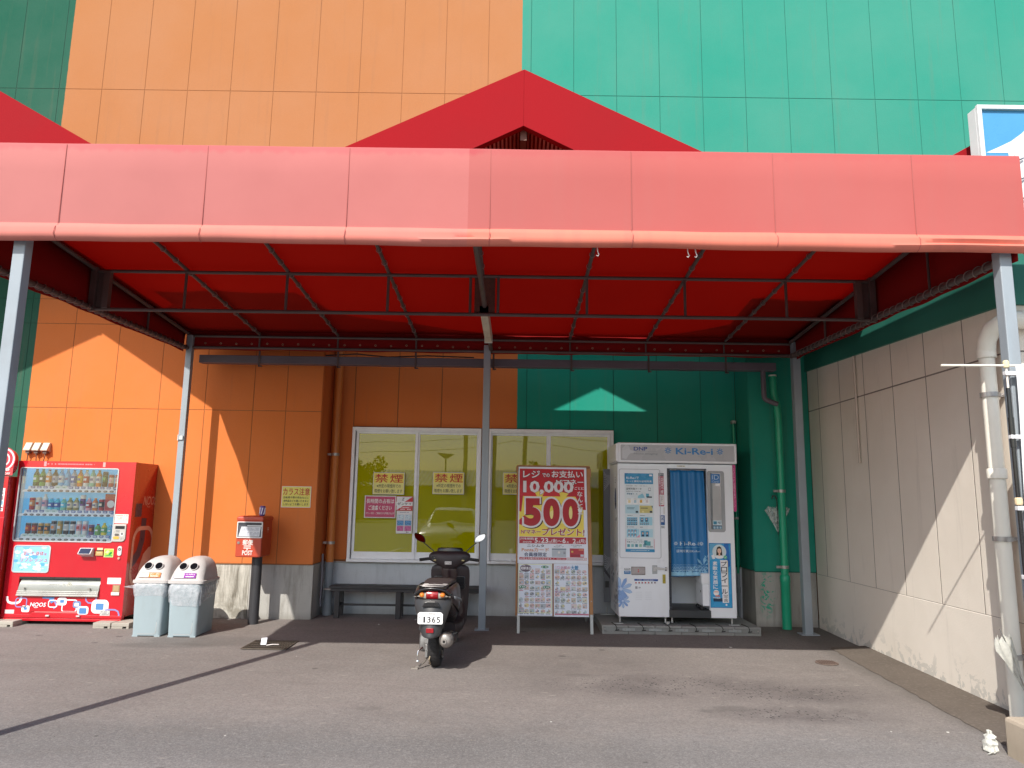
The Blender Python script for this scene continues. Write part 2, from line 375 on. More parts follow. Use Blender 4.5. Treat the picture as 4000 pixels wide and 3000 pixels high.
def panel_obj(x0, x1, z0, z1, y, t=.012, gap=.0042, parent=bld, m=WALL):
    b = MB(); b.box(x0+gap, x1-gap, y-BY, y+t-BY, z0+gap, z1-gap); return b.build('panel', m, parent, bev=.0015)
cols = [.17+.6*i for i in range(-17, 18)]
rows_up = [(4.07, 7.1), (7.1, 10.2), (10.2, 12.6)]
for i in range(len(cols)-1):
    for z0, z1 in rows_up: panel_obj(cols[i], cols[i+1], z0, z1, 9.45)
lowL = [.17+.6*i for i in range(-17, -6)]+[-3.40, -2.97, -2.503]
for i in range(len(lowL)-1):
    for z0, z1 in ((.67, 2.61), (2.61, 3.735), (3.735, 4.07)): panel_obj(lowL[i], lowL[i+1], z0, z1, 9.45)
for i in range(len(cols)-1):                                   # lintel over the recess
    if cols[i] > -2.6 and cols[i] < 3.2: panel_obj(max(cols[i], -2.497), cols[i+1], 3.75, 4.07, 9.45)
panel_obj(3.053, 3.83, .67, 3.75, 9.45)
rc = [-2.5, -2.2, -1.6, -1.0, -.42, .17, .77, 1.37, 1.97, 2.57, 3.05]
for i in range(len(rc)-1):
    zz = 2.475 if -2.21 < rc[i] and rc[i+1] < 1.4 else .69
    panel_obj(rc[i], rc[i+1], zz, 3.8, 10.0, gap=.006)
# dark joint backing behind the panels
b = MB(); b.box(-10.05, -6.345, .004, .05, .66, 12.6); b.build('joint_filler', mat('joint_sealant_dark', (.015, .07, .045), .85, var=.2), bld)
b = MB(); b.box(-6.345, .03, .004, .05, 4.0, 12.6); b.box(-6.345, -2.51, .004, .05, .66, 4.0); b.box(-2.49, .03, .555, .6, .66, 3.8)
b.build('joint_filler', SEAL, bld)
b = MB(); b.box(.03, 10.5, .0045, .05, 4.0, 12.6); b.box(3.06, 3.83, .0045, .05, .66, 4.0); b.box(.03, 3.04, .5555, .6, .66, 3.8)
b.build('joint_filler', SEALG, bld)
# cheeks and soffit of the recess
b = MB(); b.box(-2.53, -2.5, .02, .56, .675, 3.8); b.box(3.05, 3.08, .02, .56, .675, 3.8); b.box(-2.55, 3.1, .06, .6, 3.8, 3.84)
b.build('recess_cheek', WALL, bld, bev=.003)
for x0, x1, z1, m, y0, y1 in ((-10.05, -3.3, .665, CONCS, .015, .6), (-3.2999, -2.5, .665, CONC, .015, .6), (3.055, 3.83, .665, CONC, .015, .6), (-2.5, 3.055, .655, CONCD, .54, .8)):
    b = MB(); b.box(x0, x1, y0, y1, -.3, z1); b.build('plinth', m, bld, bev=.006)
b = MB(); b.box(-2.5, 3.05, .505, .6, .655, .672); b.build('sill', mat('sill_mortar', (.42, .42, .4), .8, var=.15, bump=.3, dirt=.3), bld, bev=.003)
b = MB(); b.box(-10.05, 10.5, .1, 8, 4.0, 12.6); b.box(-10.05, -2.6, .61, 8, -.2, 4.0); b.box(3.1, 10.5, .61, 8, -.2, 4.0); b.box(-2.6, 3.1, .81, 8, -.2, 4.0)
b.build('wall_core', SEAL, bld)

# windows
ALU = mat('white_aluminium', (.9, .92, .95), .35, metal=0, var=.05, vscale=5, dirt=.12, dscale=6)
def film():
    k = NB('window_film'); a = k.noise(scale=.8, detail=4); fx = k.mix(k.rng(a, .3, .7), (.35, .335, .001), (.40, .38, .0015))
    b = k.noise(vec=k.scale(None, (1.2, 1, 9)), scale=1.4, detail=5); fx = k.mix(k.rng(b, .6, .8, 0, .15), fx, (.42, .4, .01))
    m = k.done(fx, .6, None, .0); k.b.inputs['Coat Weight'].default_value = .85; k.b.inputs['Coat Roughness'].default_value = .004; k.b.inputs['Coat IOR'].default_value = 1.75
    n = k.bump(k.noise(scale=.9, detail=1), .008, .3); k.n.links.new(n, k.b.inputs['Coat Normal']); return m
FILM = film(); 
def window(x0, x1, panes):
    w = empty('window', (0, .46, 0), 0, bld)
    z0, z1 = .675, 2.462
    b = MB(); b.box(x0, x1, .0, .11, z1-.04, z1); b.box(x0, x1, -.02, .11, z0, z0+.035); b.box(x0, x0+.04, 0, .11, z0+.035, z1-.04); b.box(x1-.04, x1, 0, .11, z0+.035, z1-.04)
    b.box(x0+.04, x1-.04, .012, .02, z1-.055, z1-.04); b.build('frame', ALU, w, bev=.003)
    for i, (a, c) in enumerate(panes):
        y = .04 if i == 0 else .062
        s = MB(); s.box(a-.035, c+.035, y, y+.022, z0+.036, z0+.13); s.box(a-.035, c+.035, y, y+.022, 2.378, 2.42); s.box(a-.035, a, y, y+.022, z0+.13, 2.378); s.box(c, c+.035, y, y+.022, z0+.13, 2.378)
        s.build('sash', ALU, w, bev=.002)
        s = MB(); s.box(a-.01, c+.01, y+.009, y+.014, z0+.12, 2.385); s.build('pane', FILM, w)
    return w
window(-2.19, -.44, ((-2.105, -1.335), (-1.275, -.50)))
window(-.345, 1.355, ((.505, 1.275), (-.285, .45)))

# ------------------------------------------------------------------ wing building on the right
def beige():
    k = NB('beige_paint'); q = k.xyz(); a = k.noise(scale=1.1, detail=8, rough=.6); c = k.mix(k.rng(a, .3, .7), (.74, .68, .6), (.82, .76, .68))
    st = k.noise(vec=k.scale(None, (5, 5, .5)), scale=1.3, detail=8, rough=.65); c = k.mix(k.rng(st, .58, .8, 0, .35), c, (.33, .3, .27))
    pe = k.noise(scale=5.5, detail=9, rough=.65, dist=.5); lowm = k.rng(q[2], -.02, .22, 1, 0)
    c = k.mix(k.math('MULTIPLY', k.rng(k.math('ADD', pe, k.math('MULTIPLY', lowm, .1)), .585, .6), k.rng(q[2], .0, .28, .5, 0)), c, (.36, .37, .35))
    n = k.bump(k.noise(scale=4, detail=6), .3, .015); n = k.bump(k.noise(scale=80, detail=4), .2, .005, n)
    return k.done(c, .85, n, .12)
BEIGE = beige(); TEALD = mat('green_band_paint', (.022, .17, .125), .6, var=.15, vscale=1.5, bump=.15, bscale=90)
wing = thing('wing_building', 'beige panelled side wall with a dark green band on top, right of the store front', 'building', (3.83, 5.55, 0))
jy = [9.45-5.55, 9.128-5.55]+[9.128-5.55-.6*i for i in range(1, 6)]+[0.005]
for i in range(len(jy)-1):
    for z0, z1 in ((.645, 2.70), (2.70, 3.26)):
        b = MB(); gp = .007; b.box(0, .012, jy[i+1]+gp, jy[i]-gp, z0+gp, z1-gp); b.build('panel', BEIGE, wing, bev=.0015)
for i in range(8):
    for z0, z1 in ((.645, 2.70), (2.70, 3.26)):
        b = MB(); b.box(.012+.6*i+.007, .012+.6*(i+1)-.007, -.0005, .012, z0+.007, z1-.007); b.build('panel', BEIGE, wing, bev=.0015)
b = MB(); b.box(.0015, 5, .0015, 3.885, .6, 3.9); b.build('joint_filler', SEALB, wing)
b = MB(); b.box(-.001, 5, -.001, 3.9, -.4, .6505); b.build('plinth', BEIGE, wing, bev=.008)
b = MB(); zb = lambda y: 3.225-.041*(3.9-y)
b.add([(-.03, 3.9, zb(3.9)), (-.03, -.03, zb(-.03)), (5, -.03, zb(-.03)), (5, 3.9, zb(3.9)), (-.03, 3.9, 3.92), (-.03, -.03, 3.92), (5, -.03, 3.92), (5, 3.9, 3.92)], [(0, 1, 2, 3), (4, 7, 6, 5), (0, 4, 5, 1), (1, 5, 6, 2), (2, 6, 7, 3), (3, 7, 4, 0)])
b.build('fascia_band', TEALD, wing, bev=.004)
b = MB(); b.cyl((-.022, 2.53, 3.16), (-.022, 2.53, 1.98), .013, n=10); b.cyl((-.022, 2.53, 1.985), (-.022, 2.53, 1.97), .016, n=10)
b.build('cable_conduit', mat('pvc_beige', (.55, .48, .42), .5), wing, smooth=40)

# ------------------------------------------------------------------ red gable roofs standing over the canopies
GRED = mat('gable_red', (.30, .012, .017), .85, spec=.08, var=.07, vscale=.8, bump=.1, bscale=40)
CORR = mat('corrugated_deck', (.5, .26, .22), .6, var=.2, vscale=4)
def gable(ax, sl, sr, isl, isr, L, Rr, label, iap=5.56, oap=6.235):
    t = thing('gable_roof', label, 'roof', (ax, 7.47, 0), 0, 'red gable roofs along the store front')
    D = 1.975
    for nm, m, so, si, x in (('roof_slope', GRED, sl, isl, -L), ('roof_slope', GRED, sr, isr, Rr)):
        a = abs(x); b = MB()
        ze = iap-si*a; lo = [(x, ze)] if ze > 3.73 else [(x, 3.73), ((iap-3.73)/si*(1 if x > 0 else -1), 3.73)]
        b.prism([(0, iap), (0, oap), (x, oap-so*a)]+lo, 0, .1); o = b.build(nm, m, t, bev=.004)
        b = MB(); b.prism([(0, iap+.08), (0, oap-.02), (x, oap-.02-so*a)]+[(p[0], max(p[1]+.08, 3.74)) for p in lo], .1, D); b.build('roof_deck', m, t)
        # corrugated soffit: ribs run front to back
        b = MB(); n = int(min(a, 2.2)/.045); sg = 1 if x > 0 else -1
        for i in range(n):
            x0, x1, x2 = sg*i*.045, sg*(i*.045+.018), sg*(i*.045+.027)
            z = lambda q: iap-si*abs(q)
            b.prism([(x0, z(x0)+.075), (x0, z(x0)+.03), (x1, z(x1)+.03), (x2, z(x2)+.075)], .1, D-.001)
        b.build('corrugated_soffit', CORR, t)
    for x in (-L, Rr):                                               # unseen block added between two gables to keep stray sun out
        b = MB(); a = abs(x); sg = 1 if x > 0 else -1; zi = lambda q: iap-(isr if sg > 0 else isl)*q
        b.prism([(sg*a, 3.72), (sg*(a-.75), 3.72), (sg*(a-.75), zi(a-.75)+.05), (sg*a, max(zi(a), 3.74)+.05)], .02, D); b.build('valley_sun_block', GRED, t)
    b = MB(); b.box(-.035, .035, .1, D, iap-.12, iap+.0); b.build('ridge_beam', mat('brown_steel', (.16, .07, .05), .6), t)
    return t
gable(.06, .487, .487, .5, .5, 3.2, 3.17, 'red gable roof with its peak over the middle of the pink canopy')
gable(-6.34, .507, .566, .51, .637, 3.7, 3.2, 'red gable roof at the left edge, only its right slope showing')
gable(6.4, .57, .5, .6, .5, 3.17, 3.2, 'red gable roof at the far right, peeping out behind the blue sign')
# ------------------------------------------------------------------ fabric canopy
def fabric(name, base, faded=None, trans=0.0, tcol=(.7, .05, .02), streaks=False):
    k = NB(name); q = k.xyz(); a = k.noise(scale=.6, detail=6, rough=.55); c = base
    if faded:
        c = k.mix(k.rng(k.math('ADD', q[0], k.math('MULTIPLY', a, 1.5)), -3.2, 2.0), faded, base)
        c = k.mix(k.rng(a, .35, .7, 0, .35), c, (.46, .16, .15))
        st = k.noise(vec=k.scale(None, (9, 1, .6)), scale=1.3, detail=6); c = k.mix(k.rng(st, .5, .8, 0, .25), c, (.38, .13, .12))
        tp = k.math('ADD', q[2], k.math('MULTIPLY', k.noise(vec=k.scale(None, (16, 1, .8)), scale=1, detail=5), .09))
        c = k.mix(k.math('MULTIPLY', k.rng(tp, 3.945, 3.975), k.rng(q[0], -.3, -.2, .8, .25)), c, (.40, .08, .09))
        c = k.mix(k.math('MULTIPLY', k.rng(q[0], -.345, -.34, 1, 0), k.rng(a, .3, .7, .15, .5)), c, (.52, .2, .19))
    else: c = k.mix(k.rng(a, .3, .7), base, tuple(x*.8 for x in base))
    wv = k.noise(scale=260, detail=2); n = k.bump(k.noise(vec=k.scale(None, (1, 1, 2.5)), scale=1.1, detail=3), .12, .03); n = k.bump(wv, .12, .002, n)
    m = k.done(c, .85, n, .08)
    if trans:
        tr = k.n.nodes.new('ShaderNodeBsdfTranslucent'); tr.inputs[0].default_value = (*tcol, 1)
        mx = k.n.nodes.new('ShaderNodeMixShader'); mx.inputs[0].default_value = trans
        k.n.links.new(k.b.outputs[0], mx.inputs[1]); k.n.links.new(tr.outputs[0], mx.inputs[2]); k.n.links.new(mx.outputs[0], k.out.inputs[0])
    return m
PINK = fabric('faded_pink_fabric', (.42, .106, .098), (.33, .132, .124))
HEM = fabric('hem_fabric', (.68, .2, .14), (.62, .22, .17))
REDU = fabric('red_canopy_fabric', (.36, .014, .008), None, .36, (.64, .045, .012))
REDC = fabric('red_curtain_fabric', (.26, .012, .012), None, .12, (.5, .03, .02))
STEEL = mat('frame_steel', (.10, .07, .068), .55, metal=.1, var=.25, vscale=5, bump=.1, dirt=.45, dirtcol=(.12, .06, .035), dscale=5)
POSTM = mat('grey_painted_post', (.3, .345, .385), .42, var=.1, vscale=2, bump=.06, dirt=.25, dirtcol=(.14, .1, .08), dscale=4)
GUTM = mat('gutter_paint', (.12, .105, .13), .5, var=.15, vscale=2, dirt=.3)
cx0, cx1, cyf, cyr = -4.15, 3.5, 4.87, 9.02
can = thing('fabric_canopy', 'long fabric canopy, faded pink valance in front and red cloth underneath on steel posts', 'canopy')
zr = lambda y: 3.53+.075*(9-y)
b = MB()                                                         # roof sheet sagging a little between the ribs
ribX = [-3.21, -2.225, -1.24, -.325, .69, 1.66, 2.64]; allX = [cx0]+ribX+[cx1]
NX, NY = 6, 22; gx = []
for i in range(len(allX)-1):
    for j in range(NX): gx.append((allX[i]+(allX[i+1]-allX[i])*j/NX, sin(pi*j/NX)))
gx.append((cx1, 0))
vv = [(x, cyf+(cyr-cyf)*j/NY, zr(cyf+(cyr-cyf)*j/NY)+.03-.022*s*sin(pi*((j*2/NY) % 1))) for j in range(NY+1) for x, s in gx]
n = len(gx); b.add(vv, [(j*n+i, j*n+i+1, (j+1)*n+i+1, (j+1)*n+i) for j in range(NY) for i in range(n-1)])
b.build('roof_sheet', REDU, can, smooth=50, fixn=False, solid=.004)
# valance: flat cloth panels with a rolled hem
seams = [cx0-.06, -3.20, -2.195, -1.19, -.19, .80, 1.80, 2.78, cx1+.045]
for i in range(len(seams)-1):
    a, c = seams[i], seams[i+1]; N = 24; b = MB(); R = 9
    prof = [(.006, 3.955), (-.008, 3.962), (-.014, 3.950), (-.012, 3.75), (-.010, 3.55), (-.008, 3.365)]
    rows = []
    for k_ in range(N+1):
        x = a+(c-a)*k_/N; e = min(1, min(k_, N-k_)/2.0); w = .0015*sin(x*3.1)+.001*sin(x*7.7+1)
        rows.append([(x, cyf+p[0]+(w if 0 < j_ < len(prof) else 0)+.0004*(1-e), p[1]) for j_, p in enumerate(prof)])
    b.ring(rows, closed=False, caps=False)
    b.build('valance', PINK, can, smooth=50, fixn=False)
    b = MB(); rows = []
    for k_ in range(N+1):
        x = a+(c-a)*k_/N; e = min(1, (min(k_, N-k_)/1.5)) ; e = .92+.08*e
        w = .004*sin(x*2.3)+.0025*sin(x*6.1+2)
        cr_ = math.exp(-((x+.35)/.3)**2)*.012+math.exp(-((x-3.2)/.5)**2)*.02
        pf = [(-.008, 3.37), (-.014, 3.358), (-.034*e, 3.345), (-.046*e-.0, 3.325), (-.046*e+cr_, 3.30), (-.05*e, 3.28), (-.03*e, 3.255), (.0, 3.243), (.03, 3.255)]
        rows.append([(x, cyf+p[0], p[1]+(w if j_ > 2 else 0)) for j_, p in enumerate(pf)])
    b.ring(rows, closed=False, caps=False); b.build('hem', HEM, can, smooth=60, fixn=False)
for x in seams[1:-1]:
    b = MB(); b.box(x-.0022, x+.0022, cyf-.0155, cyf-.012, 3.368, 3.952); b.build('seam', mat('seam_thread', (.385, .12, .11), .85, spec=.1), can)
b = MB()
for x in seams[1:-1]:
    b.tube([(x, cyf-.010, 3.362), (x+.004, cyf-.048, 3.325), (x, cyf-.052, 3.28), (x, cyf-.03, 3.256), (x, cyf, 3.244)], .0024, n=5)
b.build('hem_seam', mat('seam_thread', (.385, .12, .11), .85, spec=.1), can, smooth=50)
# red inside face of the valance
b = MB(); b.box(cx0, cx1, cyf+.03, cyf+.034, 3.30, 3.86); b.build('valance_lining', REDC, can)
zc = lambda y: 3.235+.023*(y-4.87)
for x, sg in ((cx0, 1), (cx1, -1)):
    b = MB(); rows = []
    for i in range(41):
        y = 4.9+(9.0-4.9)*i/40; w = .01*sin(y*4)+.006*sin(y*11); rows.append([(x, y, zr(y)+.02), (x-sg*.004+w*.4*sg, y, 3.45), (x+w*sg, y, zc(y)-.035+.004*sin(y*9))])
    b.ring(rows, closed=False, caps=False); b.build('side_curtain', REDC, can, smooth=60, fixn=False, solid=.003)
for x, sg in ((cx0-.03, 1), (cx1+.02, -1)):                       # side valances above the curtains, as tall as the front one
    b = MB(); b.ring([[(x, y, 3.50), (x-sg*.004, y, 3.7), (x, y, 3.955)] for y in (4.88, 5.9, 6.87, 7.9, 9.05)], closed=False, caps=False); b.build('side_valance', PINK, can, smooth=60, fixn=False, solid=.004)
b = MB(); rows = []
for i in range(81):
    x = cx0+(cx1-cx0)*i/80; w = .008*sin(x*5)+.005*sin(x*13); rows.append([(x, 9.03, 3.70), (x, 9.03+w, 3.40), (x, 9.035+w, 3.325+.004*sin(x*8))])
b.ring(rows, closed=False, caps=False); b.build('rear_curtain', REDC, can, smooth=60, fixn=False, solid=.003)
# steel frame
def pipe(nm, p0, p1, r, m=STEEL, par=can): b = MB(); b.cyl(p0, p1, r, n=10); return b.build(nm, m, par, smooth=40)
for x in (cx0+.05, cx1-.05):
    pipe('top_chord', (x, 4.93, zr(4.93)-.02), (x, 8.97, zr(8.97)-.02), .022); pipe('bottom_chord', (x, 4.93, zc(4.93)), (x, 8.97, zc(8.97)), .026)
for y, zt, zb_ in ((4.95, 3.80, 3.30), (6.87, 3.655, 3.272), (8.99, 3.49, 3.345)):
    pipe('top_chord', (cx0+.05, y, zt), (cx1-.05, y, zt), .017); pipe('bottom_chord', (cx0+.05, y, zb_), (cx1-.05, y, zb_), .018)
for x in ribX: pipe('rafter', (x, 4.92, zr(4.92)-.012), (x, 8.98, zr(8.98)-.012), .018)
for x in (-3.21, -2.225, -1.24, .69, 1.64, 2.62): pipe('strut', (x, 6.87, 3.28), (x, 6.87, 3.65), .014); pipe('strut', (x, 8.99, 3.345), (x, 8.99, 3.49), .012)
for x in (-4.1, 3.45):
    sg = 1 if x < 0 else -1
    b = MB(); b.box(x-.03, x+.03, 6.84, 6.9, 3.25, zr(6.87)); b.build('strut', STEEL, can, bev=.003)
    b = MB(); b.box(x+sg*.13-.03, x+sg*.13+.03, 6.84, 6.9, 3.28, 3.65); b.build('strut', STEEL, can, bev=.003)
    b = MB(); b.box(min(x, x+sg*.12), max(x, x+sg*.12), 6.88, 6.885, 3.28, 3.65); b.build('gusset_plate', STEEL, can)
    pipe('strut', (x, 5.9, zc(5.9)), (x, 5.9, zr(5.9)-.02), .011); pipe('strut', (x, 7.95, zc(7.95)), (x, 7.95, zr(7.95)-.02), .014)
pipe('bottom_chord', (-.30, 4.93, 3.365), (-.30, 8.98, 3.36), .024)
for x in (-.44, -.17): pipe('strut', (x, 6.87, 3.28), (x, 6.87, 3.65), .014)
b = MB(); b.box(-.40, -.20, 6.885, 6.89, 3.28, 3.65); b.build('gusset_plate', mat('rusty_plate', (.1, .035, .025), .8, var=.4, vscale=25, bump=.6, bscale=40), can)
def square_post(x, y, z0, z1, w, par=can, slot=False):
    b = MB(); h = w/2
    b.box(x-h, x+h, y-h, y+h, z0, z1); o = b.build('post', POSTM, par, bev=.006)
    return o
square_post(-4.08, 9.0, g(9), 3.50, .075); square_post(-.345, 9.0, g(9), 3.42, .085); square_post(3.51, 9.0, g(9), 3.52, .095)
square_post(-3.50, 4.97, g(5), 3.29, .085); square_post(3.43, 4.97, g(5), 3.29, .085)
b = MB(); b.box(3.41, 3.62, 8.92, 9.08, g(9), g(9)+.012); b.box(-.43, -.26, 8.93, 9.07, g(9), g(9)+.01); b.build('base_plate', POSTM, can)
b = MB(); b.box(-4.118, -4.105, 8.945, 8.958, 2.17, 2.24); b.box(-4.10, -4.055, 8.945, 8.96, 2.18, 2.23); b.build('bracket', mat('galvanised', (.55, .57, .58), .4, metal=.6), can)
# lashings
ROPE = mat('lashing_rope', (.2, .15, .14), .9, var=.3, vscale=30)
for x in (cx0+.05, cx1-.05):
    b = MB(); P = []; nT = 420
    for i in range(nT+1):
        y = 5.0+3.95*i/nT; a = y*2*pi*9; P.append((x+.033*cos(a), y, zc(y)+.033*sin(a)))
    b.tube(P, .0045, n=5); b.build('lashing_rope', ROPE, can, smooth=60)
tb = MB(); tb.tube([(.026*cos(2*pi*i/10), .004*i/10, .026*sin(2*pi*i/10)) for i in range(10)], .0035, n=4, closed=True); TIE = tb.mesh('tie', mat('pale_cord', (.26, .18, .17), .8), 60)
for x in ribX:
    for i in range(13):
        y = 5.15+.3*i+random.uniform(-.03, .03); o = bpy.data.objects.new('tie', TIE); COL.objects.link(o); o.parent = can; o.location = (x, y, zr(y)-.012); o.rotation_euler = (0, random.uniform(-.5, .5), random.uniform(-.3, .3))
eb = MB(); eb.tube([(.011*cos(2*pi*i/8), 0, .011*sin(2*pi*i/8)) for i in range(8)], .003, n=4, closed=True); EYE = eb.mesh('eyelet', mat('brass_eyelet', (.5, .35, .25), .4, metal=.5), 60)
for i in range(38):
    x = -3.9+.195*i
    if abs(x+.345) > .08: o = bpy.data.objects.new('eyelet', EYE); COL.objects.link(o); o.parent = can; o.location = (x, 9.012, 3.405+random.uniform(-.006, .006))
HOOKM = mat('hook_white', (.7, .68, .66), .5)
for x in (.565, 1.195, 1.25):
    b = MB(); b.tube([(0, 0, .03), (.004, 0, 0), (.012, 0, -.018), (.004, 0, -.03), (-.006, 0, -.024)], .0035, n=6); b.build('hook', HOOKM, can, (x, 4.9, 3.225), smooth=60)
# fluorescent batten under the centre chord
t = thing('ceiling_light', 'long pale fluorescent batten hanging from the middle of the canopy frame', 'lamp', (-.305, 6.9, 3.37))
b = MB(); b.box(-.045, .045, 0, 1.3, -.03, -.005); b.build('housing', mat('lamp_housing', (.5, .47, .42), .5, dirt=.3, dscale=8), t, bev=.004)
b = MB(); b.prism([(-.044, -.03), (-.036, -.085), (.036, -.085), (.044, -.03)], .02, 1.28); b.build('lamp_cover', mat('lamp_cover', (.62, .57, .46), .35, var=.12, dirt=.35, dscale=9), t, bev=.004)
b = MB(); b.box(-.046, .046, -.015, .02, -.09, -.004); b.box(-.046, .046, 1.28, 1.31, -.09, -.004); b.build('end_cap', mat('lamp_end', (.62, .6, .58), .5), t, bev=.003)
b = MB(); b.cyl((0, .2, -.005), (0, .2, .03), .01); b.cyl((0, 1.1, -.005), (0, 1.1, .03), .01); b.build('bracket', STEEL, t)

# gutter behind the canopy with its small downspout
t = thing('roof_gutter', 'dark purple-grey box gutter hung behind the rear edge of the canopy', 'gutter', (-4.02, 9.2, 3.18))
b = MB(); b.box(0, 7.34, -.06, .06, 0, .1); b.build('trough', GUTM, t, bev=.004)
b = MB(); b.box(2.3, 2.56, -.063, .063, -.003, .103); b.box(6.1, 6.3, -.063, .063, -.003, .103); b.build('coupling', GUTM, t, bev=.002)
for x in (-3.25, -2.25, -1.26, -.27, .72, 1.70, 2.68):
    b = MB(); xx = x+4.02; b.box(xx-.012, xx+.012, -.072, -.066, -.04, .25); b.box(xx-.01, xx+.035, -.072, -.05, -.045, -.03); b.cyl((xx, -.07, .2), (xx, -.07, .26), .012); b.build('bracket', STEEL, t)
b = MB(); b.tube([(7.19, 0, 0), (7.19, 0, -.3), (7.195, 0, -.345), (7.22, 0, -.37), (7.32, 0, -.41), (7.36, 0, -.42)], .032, n=12); b.build('downspout', GUTM, t, smooth=50)
b = MB(); b.tube([(1.6, -.02, .12), (2.0, -.02, .145), (2.4, -.02, .11), (2.9, -.02, .135), (3.5, -.02, .12)], .008, n=6); b.build('cable', mat('black_rubber', (.02, .02, .02), .6), t, smooth=50)

CLAMP = mat('clamp_steel', (.45, .43, .42), .4, metal=.7, var=.3, vscale=20, dirt=.4, dirtcol=(.2, .1, .05), dscale=12)
def clamp(t, z, r, tox=-.16, toy=.1):
    b = MB(); b.cyl((0, 0, z-.018), (0, 0, z+.018), r+.006, n=16); b.box(-r-.05, -r+.01, -.02, .02, z-.014, z+.014); b.box(min(tox, -r-.04), -r-.03, -.008, .008, z-.014, z+.014); b.cyl((-r-.03, -.03, z), (-r-.03, .03, z), .008); return b.build('pipe_clamp', CLAMP, t, smooth=40)
# orange downpipe
ORP = mat('orange_pipe_paint', (.62, .2, .04), .5, var=.12, bump=.1, dirt=.2); GRP = mat('grey_pvc', (.27, .3, .33), .5, var=.15, vscale=4, bump=.1, dirt=.4, dirtcol=(.1, .09, .08)); 
t = thing('drain_pipe', 'orange downpipe with a grey foot in the recess corner left of the bench', 'pipe', (-2.43, 9.86, 0))
b = MB(); b.cyl((.035, 0, .66), (.035, 0, 3.8), .05, n=20); b.build('pipe', ORP, t, smooth=40)
b = MB(); b.cyl((.035, 0, 0), (.035, 0, .59), .05, n=20); b.lathe([(.056, .58), (.056, .67), (.05, .672)], 20, (.035, 0, 0)); b.lathe([(.06, 0), (.06, .13), (.055, .15), (.05, .152)], 20, (.035, 0, 0)); b.build('pipe_foot', GRP, t, smooth=40)
for z in (2.08, .92): o = clamp(t, z, .05, -.1); o.location = (.035, 0, 0)
t = tag(MB().tube([(-2.47, 9.78, .78), (-2.465, 9.76, .6), (-2.455, 9.74, .4), (-2.46, 9.74, .2), (-2.455, 9.75, .12)], .013, n=8).tube([(-2.475, 9.79, .78), (-2.45, 9.77, .5), (-2.47, 9.75, .3)], .009, n=8).build('water_hose', mat('hose_grey', (.22, .21, .24), .5), None, smooth=50), 'thin grey hose hanging beside the foot of the orange downpipe', 'hose')
# green downpipe
GNP = mat('green_pipe_paint', (.012, .36, .2), .35, var=.12, dirt=.15)
t = thing('drain_pipe', 'glossy green downpipe in the corner beside the beige wall', 'pipe', (3.375, 9.3, 0))
b = MB(); b.cyl((0, 0, .55), (0, 0, 2.6), .046, n=20); b.tube([(0, 0, 2.58), (-.01, 0, 2.75), (-.045, 0, 2.9), (-.05, 0, 3.14)], .046, n=16); b.build('pipe', GNP, t, smooth=40)
b = MB(); b.lathe([(.056, .0), (.058, .55), (.062, .56), (.062, .63), (.046, .65)], 20); b.build('pipe_foot', GNP, t, smooth=40)
for z in (1.67, .74): clamp(t, z, .046, -.1)
b = MB(); b.cyl((-.05, 0, 3.13), (-.05, 0, 3.15), .05, n=16); b.build('pipe_cap', mat('white_tape', (.6, .6, .55), .6), t)
t = thing('thin_pipe', 'thin green pipe running down just right of the photo booth', 'pipe', (2.99, 9.93, 0))
b = MB(); b.cyl((0, 0, .6), (0, 0, 2.6), .017, n=12); b.build('pipe', GNP, t, smooth=40); b = MB(); b.cyl((0, 0, .04), (0, 0, .6), .02, n=12); b.lathe([(.026, .35), (.026, .42)], 12); b.build('pipe_foot', GRP, t, smooth=40)
b = MB(); b.box(-.03, .03, -.03, .03, 2.58, 2.62); b.box(-.025, .025, -.025, .05, 1.3, 1.33); b.build('pipe_clamp', CLAMP, t)
# beige downpipe at the wing corner
PVCB = mat('cream_pvc', (.88, .85, .76), .35, var=.06, dirt=.15, dirtcol=(.3, .25, .18))
t = thing('drain_pipe', 'thick cream downpipe with an elbow at the front corner of the beige wall', 'pipe', (3.715, 5.66, 0))
b = MB(); b.cyl((0, 0, g(5.4)), (0, 0, 2.74), .056, n=24); b.tube([(0, 0, 2.70), (0, -.02, 2.80), (.01, -.08, 2.88), (.05, -.16, 2.92), (.12, -.19, 2.93), (.16, -.19, 2.93)], .067, n=20); b.cyl((.14, -.19, 2.93), (3, -.19, 2.96), .063, n=20)
b.build('pipe', PVCB, t, smooth=45)
b = MB(); b.lathe([(.063, 2.66), (.069, 2.665), (.069, 2.73)], 24); b.lathe([(.063, 1.72), (.069, 1.725), (.069, 1.79), (.063, 1.8)], 24); b.cyl((.15, -.19, 2.93), (.22, -.19, 2.931), .07, n=20); b.build('pipe_socket', PVCB, t, smooth=35)
for z in (2.37, 1.27, .42): 
    o = clamp(t, z, .063, -.1); o.rotation_euler = (0, 0, pi)
def path(b, pts, w, y, col):
    """flat printed ribbon along a polyline in xz"""
    P = [Vector((p[0], p[1])) for p in pts]; L = []; Rr = []
    for i, p in enumerate(P):
        d = (P[min(i+1, len(P)-1)]-P[max(i-1, 0)]).normalized(); nrm = Vector((-d.y, d.x))*w/2; L.append(p+nrm); Rr.append(p-nrm)
    for i in range(len(P)-1): b.add([(q[0], y, q[1]) for q in (L[i], Rr[i], Rr[i+1], L[i+1])], [(0, 1, 2, 3)], col)
MB.path = path
def rfill(b, x0, x1, z0, z1, r, y, col, n=4): b.poly(rrp(x0, x1, z0, z1, r, n), y, col)
MB.rfill = rfill
